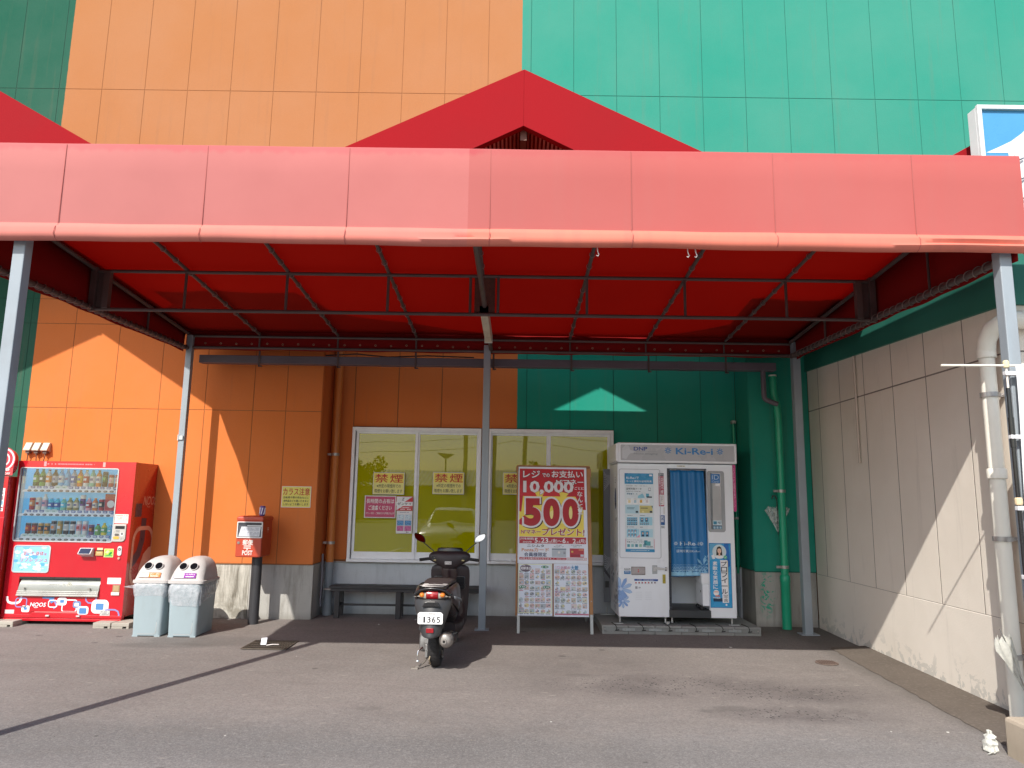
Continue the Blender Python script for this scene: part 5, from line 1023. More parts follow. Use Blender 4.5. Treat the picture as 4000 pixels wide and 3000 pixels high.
b = MB(); b.frame(.012, Bx1+.032, 1.988, 2.214, .018, -.056, -.046, r=.03); b.build('header_trim', BWH, bo, smooth=40)
b = MB(); b.rfill(.028, Bx1+.016, 2.0, 2.20, .02, -.049, (.46, .47, .5))
b.poly([(.05, 2.03), (.05, 2.15), (.09, 2.19), (.13, 2.185), (.145, 2.13), (.20, 2.12), (.22, 2.10), (.15, 2.09), (.12, 2.06), (.1, 2.02)], -.0495, (.58, .6, .64))
dn = hx('28489a'); b.text('DNP', .19, .355, 2.125, 2.17, -.051, dn, .02); b.quad(.19, .47, 2.113, 2.116, -.051, (.35, .37, .42)); b.text('Photo Imaging', .19, .48, 2.07, 2.10, -.051, (.3, .32, .36), .02)
kb = hx('2f7ec0')
def star(b, x, z, r_, y, c, wd=.010):
    for i in range(8):
        a = pi/8*2*i/1; p0 = (x+r_*.28*cos(a), z+r_*.28*sin(a)); p1 = (x+r_*cos(a), z+r_*sin(a)); b.path([p0, p1], wd, y, c)
star(b, .605, 2.13, .04, -.051, kb); star(b, 1.235, 2.125, .04, -.051, kb); b.text('Ki-Re-i', .70, 1.15, 2.085, 2.165, -.051, kb, .02)
b.build('header_print', PRINTG, bo, fixn=False)
b = MB(); b.box(-.022, -.0, -.03, BD, 1.995, 2.21); b.box(-.025, -.022, .03, BD-.05, 2.05, 2.16, (.2, .2, .22)); b.build('header_side', BWH, bo, bev=.003)
b = MB(); b.box(.60, .635, .03, .06, .22, 1.918, (.03, .035, .05)); b.box(.60, 1.08, .02, .045, 1.91, 1.918, (.03, .04, .08)); b.box(.72, .82, -.003, 0, 1.935, 1.957, (.75, .72, .65)); b.scrib(.73, .81, 1.941, 1.951, -.0035, (.2, .2, .2), 1, .9, 2); b.build('opening_trim', PRINTG, bo)
# curtain
k = NB('curtain_blue'); CUR = k.done(k.mix(k.noise(scale=3), (.006, .14, .37), (.011, .18, .45)), .38, k.bump(k.noise(vec=k.scale(None, (8, 8, 1.2)), scale=1), .25, .02), .5)
def fold(x, z):
    t_ = (1.9-z)/1.27; return .014*sin(x*34+1.0)*(1-.45*t_)+.008*sin(x*71+z*2)+.018*math.exp(-((x-.22-.1*t_)/.07)**2)*sin(t_*2.6)+.012*sin((x-.1)*16-t_*3.2)*t_
b = MB(); NXc, NZc = 44, 34; vv = []
for j in range(NZc+1):
    z = 1.90-1.27*j/NZc
    for i in range(NXc+1):
        x = i/NXc*(.415+.03*j/NZc); drop = (.02*(i/NXc)); vv.append((x, fold(x, z), z+(drop if j == NZc else 0)))
b.add(vv, [(j*(NXc+1)+i, (j+1)*(NXc+1)+i, (j+1)*(NXc+1)+i+1, j*(NXc+1)+i+1) for j in range(NZc) for i in range(NXc)])
b.build('curtain', CUR, bo, (.645, .05, 0), smooth=60, solid=.003)
b = MB(); lb_ = (.62, .72, .8)
def cp(x, z): return (x, fold(x, z)-.0035, z)
def ctext(s, x0, x1, z0, z1, bold):
    t_ = MB(); t_.text(s, x0, x1, z0, z1, 0, None, bold); b.add([cp(p[0], p[2]) for p in t_.v], t_.f, lb_)
ctext('Ki-Re-i', .10, .335, 1.0, 1.045, .02); ctext('証明写真はKi-Re-i', .06, .35, .918, .95, .02)
for sx in (.055, .365):
    s_ = MB(); star(s_, sx, 1.022, .023, 0, None, .006); b.add([cp(p[0], p[2]) for p in s_.v], s_.f, lb_)
for i in range(30): x0, x1 = .05+i*.01, .05+(i+1)*.01; b.add([cp(x0, .975), cp(x1, .975), cp(x1, .978), cp(x0, .978)], [(0, 1, 2, 3)], (.2, .5, .7))
for j in range(5):
    for i in range(26):
        x, z = .02+i*.0162+(j % 2)*.008, .775-j*.017; s_ = .0035+.001*j
        if x < .42: b.add([cp(x-s_, z), cp(x, z-s_), cp(x+s_, z), cp(x, z+s_)], [(0, 1, 2, 3)], (.45, .68, .82))
rr_ = random.Random(4)
for i in range(40):
    x0, x1 = i*.0108, (i+1)*.0108; b.add([cp(x0, .642+.0003*i), cp(x1, .642+.0003*i), cp(x1, .69+rr_.uniform(-.008, .012)), cp(x0, .69+rr_.uniform(-.008, .012))], [(0, 1, 2, 3)], (.3, .58, .78))
for fx, fz, fr in ((.385, .76, .12), (.26, .70, .065), (.43, .85, .05)):
    for i in range(7):
        a = i*2*pi/7+.5; P = [(fx+fr*.15*cos(a), fz+fr*.15*sin(a)), (fx+fr*.6*cos(a-.22), fz+fr*.6*sin(a-.22)), (fx+fr*cos(a), fz+fr*sin(a)), (fx+fr*.6*cos(a+.22), fz+fr*.6*sin(a+.22))]
        P = [(min(max(p[0], .005), .438), max(p[1], .66)) for p in P]; q = [cp(*p) for p in P]; b.add([(p[0], p[1]-.002, p[2]) for p in q], [(0, 1, 2, 3)], (.28, .55, .74))
b.build('curtain_print', VINYL, bo, (.645, .05, 0), fixn=False)
b = MB(); b.cyl((.6, .05, 1.905), (1.08, .05, 1.905), .008); b.build('curtain_rail', CLAMP, bo)
b = MB(); b.box(.595, 1.085, -.02, .6, .17, .255); b.build('entry_step', mat('step_black', (.035, .04, .045), .5, var=.2, dirt=.2), bo, bev=.004)
b = MB(); b.box(.60, 1.08, .6, .64, .25, 1.2); b.build('inner_wall', BWH, bo)
b = MB(); b.box(1.0, 1.08, .02, .35, .3, .56); b.box(.985, 1.08, .0, .37, .56, .68); b.build('stool', BWH, bo, bev=.008)
b = MB(); b.box(.998, 1.0, .1, .12, .45, .475, BLACK); 
for i in range(4): b.cyl((1.0, .05+.08*i, .275), (1.0, .07+.08*i, .275), .02, col=BLACK, n=8)
b.build('stool_detail', PRINTG, bo)
# left door with price poster
b = MB(); b.frame(.014, .513, .845, 1.905, .007, -.006, .0, r=.025); b.build('door_frame', mat('frame_line', (.5, .52, .56), .4), bo, smooth=40)
def Fp(x, y): return (1.267-1.27+(x-190)*.00144-(y-228)*1.2e-5, 1.969-(y-228)*.00145+(x-190)*2.4e-5)
def fq(b, x0, y0, x1, y1, y, c): (a, t_), (c_, s_) = Fp(x0, y0), Fp(x1, y1); return b.quad(a, c_, s_, t_, y, c)
def ft(b, s, x0, y0, x1, y1, y, c, bold=.0, vert=False, ital=0): (a, t_), (c_, s_) = Fp(x0, y0), Fp(x1, y1); return b.text(s, a, c_, s_, t_, y, c, bold, ital, vert)
def fs(b, x0, y0, x1, y1, y, c, rows, dens, seed): (a, t_), (c_, s_) = Fp(x0, y0), Fp(x1, y1); b.scrib(a, c_, s_, t_, y, c, rows, dens, seed)
b = MB(); y0 = -.003; y1 = -.0038; y2 = -.0046; pb = hx('2f8fc0'); dk = hx('2a3a4a')
fq(b, 250, 308, 500, 957, y0, hx('dfe9ee')); fq(b, 250, 310, 490, 402, y1, pb); b.poly([Fp(*p) for p in ((250, 310), (280, 310), (262, 330), (258, 350), (250, 345))], y1-.0002, hx('1f78aa')); ft(b, 'Ki-Re-iで', 266, 338, 370, 360, y2, w_, .01); ft(b, 'もっと便利な証明写真', 266, 368, 478, 388, y2, w_, .01); fq(b, 458, 322, 482, 336, y2, w_)
fs(b, 265, 412, 440, 420, y1, dk, 1, .8, 3); ft(b, '証明写真データ', 265, 430, 392, 450, y2, dk, .015); ft(b, 'をダウンロード!', 265, 455, 345, 466, y2, dk, .02); fs(b, 350, 458, 395, 466, y1, dk, 1, .8, 4); fq(b, 450, 432, 470, 458, y1, hx('8a98a8')); fq(b, 453, 436, 467, 452, y2, w_); ft(b, '履歴書', 268, 474, 315, 488, y2, hx('4a7a9a'), .02); fs(b, 320, 476, 358, 487, y1, hx('6a8a9a'), 1, .8, 5)
b.poly([Fp(*p) for p in ((362, 498), (400, 478), (412, 495), (420, 515), (362, 518))], y1, hx('8fc8dc')); fq(b, 430, 480, 455, 512, y1, hx('5aa8c4')); fq(b, 436, 503, 480, 515, y2, dk)
for i, c in enumerate(('e8d8a8', 'a8c8d8', 'e0b04a', 'd8d0d0')): fq(b, 268+i*49, 518, 312+i*49, 566, y1, hx('f4f6f6')); fq(b, 280+i*49, 532, 300+i*49, 556, y2, hx(c)); fs(b, 272+i*49, 521, 308+i*49, 527, y2, dk, 1, .8, i)
fq(b, 256, 572, 370, 644, y1, hx('b8d8e4')); fq(b, 376, 578, 484, 640, y1, hx('cfc47a')); fs(b, 272, 590, 335, 610, y2, hx('3a6a80'), 2, .9, 6); fq(b, 343, 622, 364, 638, y2, dk); fs(b, 385, 592, 452, 606, y2, hx('4a4a30'), 1, .9, 7); b.disc(*Fp(404, 628), .011, y2, hx('e8e0a0')); fq(b, 460, 622, 482, 638, y2, dk); b.poly([Fp(*p) for p in ((474, 585), (488, 580), (484, 602))], y2, hx('3a6a80'))
fs(b, 270, 654, 318, 662, y2, dk, 1, .9, 8); fs(b, 378, 656, 430, 664, y2, dk, 1, .9, 9)
fq(b, 268, 672, 358, 740, y1, hx('9ccfe4')); fq(b, 372, 672, 482, 740, y1, hx('a8d8ea'))
def person_pic(x, y, w, h, hair=dk, top=hx('26405a')):   # tiny portrait print
    fq(b, x, y, x+w, y+h, y2, hx('5aa8d0')); cx = x+w/2
    b.poly([Fp(x+w*.12, y+h), Fp(x+w*.25, y+h*.68), Fp(x+w*.75, y+h*.68), Fp(x+w*.88, y+h)], y2-.0004, top); (fx, fz) = Fp(cx, y+h*.42); b.disc(fx, fz+.001, w*.00144*.26, y2-.0006, hair, 10, h*.00145*.26); b.disc(fx, fz-.001, w*.00144*.19, y2-.0009, hx('e8c8b0'), 10, h*.00145*.2)
for i in range(6):
    person_pic(272+i*14, 678, 12, 26); person_pic(272+i*14, 710, 12, 26); 
for i in range(2): person_pic(380+i*38, 676, 30, 34)
for i in range(5): person_pic(380+i*15, 716, 12, 18)
fs(b, 270, 748, 330, 757, y2, dk, 1, .8, 10); fs(b, 378, 750, 402, 759, y2, dk, 1, .8, 11); fq(b, 270, 762, 354, 765, y2, pb)
fq(b, 268, 770, 372, 838, y1, hx('a8d8ea')); fq(b, 380, 770, 486, 838, y1, hx('b8dcea')); b.poly([Fp(*p) for p in ((345, 838), (376, 815), (376, 838))], y2, hx('e8a0b0'))
for i in range(3): person_pic(276+i*26, 773, 22, 28, dk, hx('dfe8ee')); person_pic(276+i*26, 806, 22, 28, dk, hx('dfe8ee'))
person_pic(386, 785, 32, 46, dk, hx('2c3c58')); person_pic(422, 785, 32, 46, dk, hx('2c3c58'))
fq(b, 258, 848, 262, 930, y2, hx('d04a7a')); fq(b, 494, 852, 498, 930, y2, hx('d04a7a')); fs(b, 272, 855, 400, 862, y2, dk, 1, .8, 12); ft(b, '写真プリント・アプリ', 270, 868, 408, 882, y2, dk, .02); fq(b, 412, 862, 440, 900, y2, hx('3a8a9a')); fq(b, 430, 870, 466, 905, y2-.0003, hx('5aa8b0'))
for i in range(5): fq(b, 272+i*33, 892, 294+i*33, 915, y2, hx(('5aa0b0', '8ac0c8', '4a90a8', '9ac8b0', '7ab0c0')[i]))
fs(b, 425, 908, 490, 920, y2, dk, 2, .8, 14); fq(b, 258, 930, 500, 958, y1, pb); fs(b, 300, 938, 460, 947, y2, w_, 1, .85, 13)
b.build('price_poster', PRINTG, bo, fixn=False)
# slot, handle, stickers, flowers
b = MB(); (a, t_), (c_, s_) = Fp(305, 1073), Fp(420, 1140); b.box(a, c_, -.01, .0, s_, t_, (.22, .2, .2)); b.box(a+.006, c_-.006, -.013, -.009, s_+.012, t_-.006, (.42, .38, .38)); b.disc((a+c_)/2, (s_+t_)/2+.012, .008, -.0135, (.6, .1, .1)); b.quad((a+c_)/2-.008, (a+c_)/2+.008, (s_+t_)/2-.016, (s_+t_)/2-.002, -.0135, (.6, .1, .1)); b.build('photo_tray', PRINTG, bo, bev=.002)
b = MB(); (a, t_), (c_, s_) = Fp(478, 1062), Fp(520, 1132); b.box(a, c_, -.006, 0, s_, t_, (.42, .44, .46)); b.box(a+.008, c_-.012, -.02, -.006, s_+.03, t_-.01, (.55, .55, .55)); hx0, hz = Fp(500, 1085); b.hexa([(hx0-.01, -.035, hz-.014), (hx0+.145, -.03, hz-.012), (hx0+.145, -.02, hz-.012), (hx0-.01, -.018, hz-.014)], [(hx0-.01, -.035, hz+.016), (hx0+.145, -.03, hz+.0), (hx0+.145, -.02, hz+.0), (hx0-.01, -.018, hz+.016)], (.6, .6, .6)); b.box(hx0+.12, hx0+.14, -.025, 0, hz-.03, hz+.012, (.3, .3, .32)); b.build('latch_handle', PRINTG, bo, bev=.003)
b = MB(); fq(b, 245, 1083, 300, 1105, y0, (.7, .72, .75)); fs(b, 248, 1086, 298, 1102, y1, dk, 2, .7, 20); fq(b, 245, 1106, 300, 1132, y0, hx('3a78b0')); fs(b, 252, 1110, 292, 1120, y1, w_, 1, .9, 21)
fq(b, 330, 1171, 525, 1189, y0, hx('2050a0')); fs(b, 355, 1175, 490, 1185, y1, w_, 1, .9, 22)
for i, c in enumerate(('c04050', 'a83048', 'b05070', 'c03848', 'c86070', '6a6070', '7a4058')): x = 335+i*26; fq(b, x, 1193, x+17, 1212, y0, (.7, .7, .72)); fq(b, x+3, 1196, x+14, 1206, y1, hx(c))
fq(b, 337, 1230, 356, 1250, y0, (.35, .36, .4)); fs(b, 362, 1234, 382, 1246, y0, dk, 2, .8, 23)
for i in range(5): fq(b, 340, 1275+i*15, 392, 1277+i*15, y0, (.5, .52, .56)); fq(b, 420, 1275+i*15, 472, 1277+i*15, y0, (.5, .52, .56))
fq(b, 563, 1136, 588, 1208, y0, hx('b0a030')); fs(b, 567, 1142, 584, 1202, y1, (.25, .22, .05), 6, .8, 24)
fq(b, 536, 310, 580, 335, y0, (.12, .12, .14)); fs(b, 540, 314, 576, 324, y1, w_, 1, .8, 25); fq(b, 536, 336, 582, 585, y0, hx('b03050')); ft(b, '証明写真は', 557, 345, 575, 440, y1, w_, .01, True); ft(b, '切実です', 540, 345, 554, 440, y1, w_, .01, True); ft(b, '必要', 556, 448, 576, 480, y1, w_, .02); fq(b, 542, 488, 580, 575, y1, (.8, .78, .78)); ft(b, 'パスポート', 552, 495, 570, 570, y2, (.15, .1, .12), .02, True); fs(b, 574, 345, 580, 440, y1, w_, 14, .8, 26)
fq(b, 574, 592, 588, 650, y0, (.7, .7, .7)); fq(b, 545, 658, 586, 738, y0, hx('2f5f9a')); ft(b, '抗', 553, 664, 578, 688, y1, w_, .02); ft(b, '菌', 553, 692, 578, 714, y1, w_, .02); fq(b, 552, 742, 586, 766, y0, (.6, .64, .66)); fs(b, 556, 748, 582, 760, y1, dk, 2, .7, 28)
fl1, fl2 = hx('a8c4e8'), hx('86a8dc')
def flower(cx, cy, rad, n, a0, clipx=196, mx=315):
    for i in range(n):
        a = a0+i*2*pi/n; P = []
        for rr2, w2 in ((.12, .05), (.45, .13), (.8, .15), (1.0, .02)): P.append((rr2, w2))
        L = [(cx+rad*(q*cos(a)-w2*sin(a)), cy+rad*(q*sin(a)+w2*cos(a))) for q, w2 in P]; R2 = [(cx+rad*(q*cos(a)+w2*sin(a)), cy+rad*(q*sin(a)-w2*cos(a))) for q, w2 in P][::-1]
        pl = [Fp(max(p[0], clipx), p[1]) for p in L+R2]; b.poly(pl, y0-.0001*i, fl2 if i % 2 else fl1); b.path(pl+[pl[0]], .0018, y1-.0001*i, hx('7a90c0'))
    b.disc(*Fp(max(cx, clipx+8), cy), rad*.0002, y2, hx('c8d8f0'))
flower(220, 1250, 95, 9, .3); flower(235, 1345, 58, 9, .1); b.poly([Fp(*p) for p in ((200, 1260), (235, 1255), (245, 1330), (215, 1360), (198, 1330))], y0-.0012, hx('8aacdf'))
b.build('door_print', PRINTG, bo, fixn=False)
# mirror
b = MB(); b.rr(*[Fp(948, 795)[0], Fp(1088, 295)[0], Fp(948, 795)[1], Fp(1088, 295)[1]], .03, -.008, .0); b.build('mirror_frame', BGR, bo, bev=.003)
mm = bpy.data.materials.new('mirror_glass'); mm.use_nodes = True; q_ = mm.node_tree.nodes['Principled BSDF']; q_.inputs['Metallic'].default_value = 1; q_.inputs['Roughness'].default_value = .015; q_.inputs['Base Color'].default_value = (.8, .82, .84, 1)
mnz = mm.node_tree.nodes.new('ShaderNodeTexNoise'); mnz.inputs['Scale'].default_value = 3; mbp = mm.node_tree.nodes.new('ShaderNodeBump'); mbp.inputs['Strength'].default_value = .05; mm.node_tree.links.new(mnz.outputs[0], mbp.inputs['Height']); mm.node_tree.links.new(mbp.outputs[0], q_.inputs['Normal']); MIRR = mm
b = MB(); (a, t_), (c_, s_) = Fp(968, 312), Fp(1060, 775); b.box(a, c_, -.0105, -.008, s_, t_); b.build('mirror', MIRR, bo)
b = MB(); (a, t_), (c_, s_) = Fp(975, 318), Fp(1052, 395); b.quad(a, c_, s_, t_, -.012, hx('3a78b8')); ft(b, 'ID', 985, 328, 1042, 365, -.013, hx('b8cce0'), .0); ft(b, 'Card', 985, 372, 1038, 390, -.013, hx('b8cce0'), .01); fq(b, 985, 700, 1058, 738, -.012, hx('c8dce4')); fq(b, 990, 708, 1018, 732, -.013, hx('3a88a8')); fs(b, 1024, 710, 1056, 732, -.013, dk, 3, .7, 40); fq(b, 985, 742, 1060, 772, -.012, hx('4a7a9a'))
for i in range(3): fq(b, 990+i*25, 750, 1006+i*25, 768, -.013, hx('a8c4d4'))
fq(b, 1012, 398, 1050, 418, -.012, w_); b.build('mirror_print', PRINTG, bo, fixn=False)
# profile photo poster
b = MB(); (a, t_), (c_, s_) = Fp(950, 884), Fp(1135, 1403); b.quad(a, c_, s_, t_, y0, hx('2878b0')); b.quad(a+.006, c_-.006, s_+.006, t_-.006, y1, hx('38a0d8'))
b.poly([Fp(*p) for p in ((955, 890), (1060, 890), (1000, 1000), (957, 1025))], y1-.0003, hx('68b0d8')); b.poly([Fp(*p) for p in ((1075, 890), (1112, 890), (1125, 1070), (1060, 1100))], y1-.0003, hx('2a70c0'))
px_, pz_ = Fp(1035, 955); b.disc(px_, pz_, .083, y2, hx('cfe0e4'), 28); b.poly([Fp(*p) for p in ((968, 985), (990, 975), (1000, 1010), (980, 1015))], y2-.0003, w_)
# portrait: shoulder-length dark hair, face, white top
b.poly([(px_+q*.083, pz_+w*.083) for q, w in ((-.42, .2), (-.3, .62), (0, .78), (.28, .62), (.38, .2), (.42, -.5), (.3, -.72), (-.35, -.75), (-.45, -.4))], y2-.0006, (.03, .022, .02)); b.poly([(px_+q*.083, pz_+w*.083) for q, w in ((-.7, -.72), (-.35, -.5), (.3, -.5), (.66, -.75), (.4, -.92), (-.4, -.92))], y2-.0009, w_); b.quad(px_-.01, px_+.01, pz_-.05, pz_-.02, y2-.0012, hx('e8bfa4'))
b.disc(px_, pz_+.012, .023, y2-.0015, hx('edc8ae'), 18, .031); b.poly([(px_-.024, pz_+.03), (px_-.01, pz_+.048), (px_+.012, pz_+.048), (px_+.025, pz_+.028), (px_+.01, pz_+.038), (px_-.012, pz_+.036)], y2-.0018, (.03, .022, .02))
for ex in (-.009, .009): b.disc(px_+ex, pz_+.016, .0032, y2-.002, (.05, .03, .03), 8, .0018)
b.poly([(px_-.009, pz_-.0), (px_+.009, pz_-.0), (px_+.005, pz_-.006), (px_-.005, pz_-.006)], y2-.002, hx('c84a50')); b.disc(*Fp(1084, 1000), .022, y2-.001, hx('58b890'), 14); b.path([Fp(1077, 1000), Fp(1083, 1006), Fp(1092, 992)], .004, y2-.002, w_)
b.poly([Fp(*p) for p in ((1040, 1022), (1100, 1022), (1107, 1362), (1055, 1362))], y2, w_); fq(b, 1100, 1030, 1105, 1250, y2-.0003, hx('e0d070')); ft(b, 'プロフィール', 1046, 1030, 1098, 1295, y2-.0006, dk, .01, True); ft(b, '写真', 1064, 1298, 1098, 1358, y2-.0006, dk, .0, True); ft(b, '素敵な笑顔に', 978, 1030, 1018, 1255, y2, w_, .03, True)
b.disc(*Fp(1003, 1282), .033, y2, w_, 20, .033); b.quad(Fp(985, 0)[0], Fp(1022, 0)[0], Fp(0, 1295)[1], Fp(0, 1286)[1], y2-.0005, hx('e06a30')); fq(b, 984, 1272, 1021, 1278, y2-.0005, hx('e08a60')); b.rfill(Fp(968, 0)[0], Fp(1042, 0)[0], Fp(0, 1335)[1], Fp(0, 1308)[1], .006, y2, hx('1a3a5a')); fs(b, 974, 1314, 1036, 1330, y2-.0005, w_, 2, .8, 44)
b.disc(*Fp(1085, 1378), .012, y2, w_, 12); b.build('profile_poster', PRINTG, bo, fixn=False)
# pink side strip, left side print and rear side board
b = MB(); b.M = None; (a, t_), (c_, s_) = Fp(1125, 240), Fp(1152, 615); b.rr(Bx1+.003, Bx1+.042, 1.41, 1.975, .02, .02, .03, col=hx('c84a88')); b.text('スピード証明写真マシン', Bx1+.01, Bx1+.03, 1.46, 1.93, .018, hx('e8b0c8'), .01, 0, True); b.build('side_strip', PRINTG, bo)
b = MB(); b.M = Matrix.Translation((-.001, 0, 0)) @ Matrix.Rotation(-pi/2, 4, 'Z')
b.disc(-.2, 1.55, .06, -.0015, hx('3a5090'), 20, .13); b.scrib(-.23, -.18, 1.70, 1.82, -.0015, (.35, .37, .42), 4, .7, 3); b.scrib(-.24, -.18, 1.20, 1.32, -.0015, (.35, .37, .42), 5, .6, 4); b.quad(-.7, -.0, .9, .905, -.0012, (.45, .47, .5))
for cx, cz, rad in ((-.1, .45, .16), (-.3, .3, .12), (-.5, .62, .14)):
    for i in range(8):
        a = i*pi/4; b.poly([(cx+rad*.2*cos(a), cz+rad*.2*sin(a)), (cx+rad*.7*cos(a-.25), cz+rad*.7*sin(a-.25)), (cx+rad*cos(a), cz+rad*sin(a)), (cx+rad*.7*cos(a+.25), cz+rad*.7*sin(a+.25))], -.0015-.0001*i, (.42, .46, .54))
b.build('side_print', PRINTG, bo, fixn=False)
b = MB(); b.box(-.085, .0, .722, .76, .24, 1.93); b.build('side_board', mat('side_board_grey', (.16, .17, .19), .5, var=.1), bo, bev=.003)
b = MB()
for k_ in range(9):
    for zz in (.7, 1.75): b.path([(-.08, zz+.03*k_-.1), (-.05, zz+.02*k_-.06), (-.003, zz+.012*k_)], .004, .7205, (.5, .52, .55))
b.quad(-.07, -.02, .42, .50, .72, (.02, .02, .02)); b.poly([(-.083, .62), (-.003, .52), (-.003, .56), (-.083, .68)], .7202, (.04, .04, .05)); b.build('side_board_print', PRINTG, bo, fixn=False)
b = MB()
for x in (.02, .56, .64, 1.35):
    b.cyl((x, .06, .10), (x, .06, .17), .011)
for x0, x1 in ((-.06, .05), (1.30, 1.42)): b.box(x0, x1, -.0, .04, .086, .096)
b.cyl((-.05, .7, .1), (-.05, .7, .17), .011); b.box(-.14, .04, .62, .68, .095, .105); b.cyl((.58, .02, .09), (.58, .02, .12), .022)
b.build('levelling_foot', GALV, bo)
# the concrete footing made of linked blocks
SLAB = concrete('footing_concrete', (.36, .37, .36), (.14, .14, .13), .35)
st = thing('concrete_footing', 'row of linked concrete slabs that the photo booth stands on', 'slab', (1.06, 8.86, 0))
PLT = mat('plate_grey', (.38, .41, .42), .4, metal=.3, var=.12)
for i in range(6):
    x0, x1 = i*.309+.003, (i+1)*.309-.003; b = MB(); z0 = g(8.9)-.02; zt = .083
    b.box(x0, x1, .02, .9, z0, zt); b.box(x0, x1, 0, .02, z0, .018); b.box(x0, x1, 0, .02, .062, zt); b.box(x0, x0+.02, 0, .02, .018, .062); b.box(x1-.02, x1, 0, .02, .018, .062); b.build('slab_block', SLAB, st, bev=.003)
    b = MB(); b.cyl((x0+.03, -.006, .042), (x0+.03, .0, .042), .009); b.cyl((x1-.035, -.006, .042), (x1-.035, .0, .042), .009); b.build('bolt', CLAMP, st)
for i in range(1, 6): b = MB(); b.box(i*.309-.07, i*.309+.075, -.004, -.001, .027, .055); b.build('link_plate', PLT, st)
for i in range(6):
    b = MB(); xx = i*.309+.17; b.tube([(xx, .01, .035), (xx+.003, -.003, .06), (xx-.01, -.003, .085), (xx-.02, .06, .09), (xx-.03, .2, .087)], .0045, n=5); b.tube([(xx-.015, -.002, .03), (xx+.03, -.002, .036)], .006, n=5); b.build('tie_wire', mat('black_wire', (.015, .015, .015), .6), st)
# ------------------------------------------------------------------ scooter
SB = mat('scooter_brown', (.036, .02, .022), .3, var=.08, vscale=4, coat=.4, dirt=.12, dirtcol=(.15, .12, .11), dscale=7); SBM = mat('scooter_matt', (.03, .02, .023), .5, var=.12, vscale=8, bump=.05, bscale=200)
SBK = mat('scooter_black', (.012, .012, .014), .25, coat=.4, var=.1); SGR = mat('scooter_grey', (.035, .035, .038), .4, var=.08, dirt=.15, dirtcol=(.16, .15, .13)); RUB = mat('tyre_rubber', (.022, .021, .022), .75, var=.3, vscale=12, bump=.3, bscale=120, dirt=.4, dirtcol=(.07, .065, .06), dscale=8)
ALC = mat('cast_alloy', (.32, .32, .32), .4, metal=.7, var=.2, vscale=15, dirt=.45, dirtcol=(.1, .07, .05), dscale=14); CHR = mat('chrome', (.75, .75, .75), .15, metal=1, var=.1); SEATM = mat('seat_vinyl', (.042, .031, .032), .6, var=.15, vscale=20, bump=.2, bscale=240)
sc = thing('scooter', 'dark brown step-through scooter parked with its tail and number plate to the viewer', 'scooter', (-.70, 7.2, g(7.2))); sc.rotation_euler = (0, R_(-.4), R_(-2.8))
def wheel(y, r, nm):
    w = empty(nm, (0, y, r), 0, sc); b = MB(); n = 36
    prof = [(r-.075, -.036), (r-.055, -.048), (r-.03, -.05), (r-.012, -.042), (r-.003, -.022), (r, 0), (r-.003, .022), (r-.012, .042), (r-.03, .05), (r-.055, .048), (r-.075, .036)]
    b.lathe(prof, n, axis='x'); b.build('tyre', RUB, w, smooth=50)
    b = MB(); 
    for i in range(n):
        a = i*2*pi/n
        for sg in (-1, 1):
            p = lambda dx, da, rr: (dx*sg, (rr)*cos(a+da), (rr)*sin(a+da))
            b.add([p(.006, 0, r+.001), p(.034, .09, r-.007), p(.034, .12, r-.007), p(.006, .03, r+.001)], [(0, 1, 2, 3)], (.006, .006, .006))
    b.build('tread_groove', VINYL, w, fixn=False)
    b = MB(); b.lathe([(r-.066, -.036), (r-.08, -.03), (r-.09, -.01), (r-.09, .01), (r-.08, .03), (r-.066, .036)], n, axis='x'); b.cyl((-.05, 0, 0), (.05, 0, 0), .035, n=16)
    for i in range(3): a = i*2*pi/3+.4; b.hexa([(-.012, .03*cos(a)-.02*sin(a), .03*sin(a)+.02*cos(a)), (.012, .03*cos(a)-.02*sin(a), .03*sin(a)+.02*cos(a)), (.012, .03*cos(a)+.02*sin(a), .03*sin(a)-.02*cos(a)), (-.012, .03*cos(a)+.02*sin(a), .03*sin(a)-.02*cos(a))], [(-.012, (r-.085)*cos(a)-.012*sin(a), (r-.085)*sin(a)+.012*cos(a)), (.012, (r-.085)*cos(a)-.012*sin(a), (r-.085)*sin(a)+.012*cos(a)), (.012, (r-.085)*cos(a)+.012*sin(a), (r-.085)*sin(a)-.012*cos(a)), (-.012, (r-.085)*cos(a)+.012*sin(a), (r-.085)*sin(a)-.012*cos(a))])
    b.build('rim', ALC, w, smooth=40); return w
wheel(0, .222, 'rear_wheel'); wheel(1.17, .21, 'front_wheel')
def sec(y, w, zt, zb, k_=.6, dx=0, n=16, tw=1):
    """rounded cross-section: half width w, top/bottom, superellipse; tw narrows the top"""
    P = []
    for i in range(n):
        a = 2*pi*i/n; cx_, sz_ = cos(a), sin(a); ex = abs(cx_)**k_*(1 if cx_ >= 0 else -1); ez = abs(sz_)**k_*(1 if sz_ >= 0 else -1)
        t_ = (ez+1)/2; P.append((dx+w*ex*(1+(tw-1)*t_), y, (zt+zb)/2+ez*(zt-zb)/2))
    return P
b = MB(); b.ring([sec(-.33, .035, .655, .60, .8), sec(-.32, .10, .672, .585, .7), sec(-.28, .142, .69, .565, .65), sec(-.16, .158, .70, .50, .6), sec(0, .162, .70, .44, .6), sec(.2, .158, .69, .37, .6), sec(.38, .145, .67, .30, .6), sec(.52, .12, .60, .24, .6), sec(.58, .10, .5, .22, .6)]); b.build('tail_body', SBK, sc, smooth=60, sub=1)
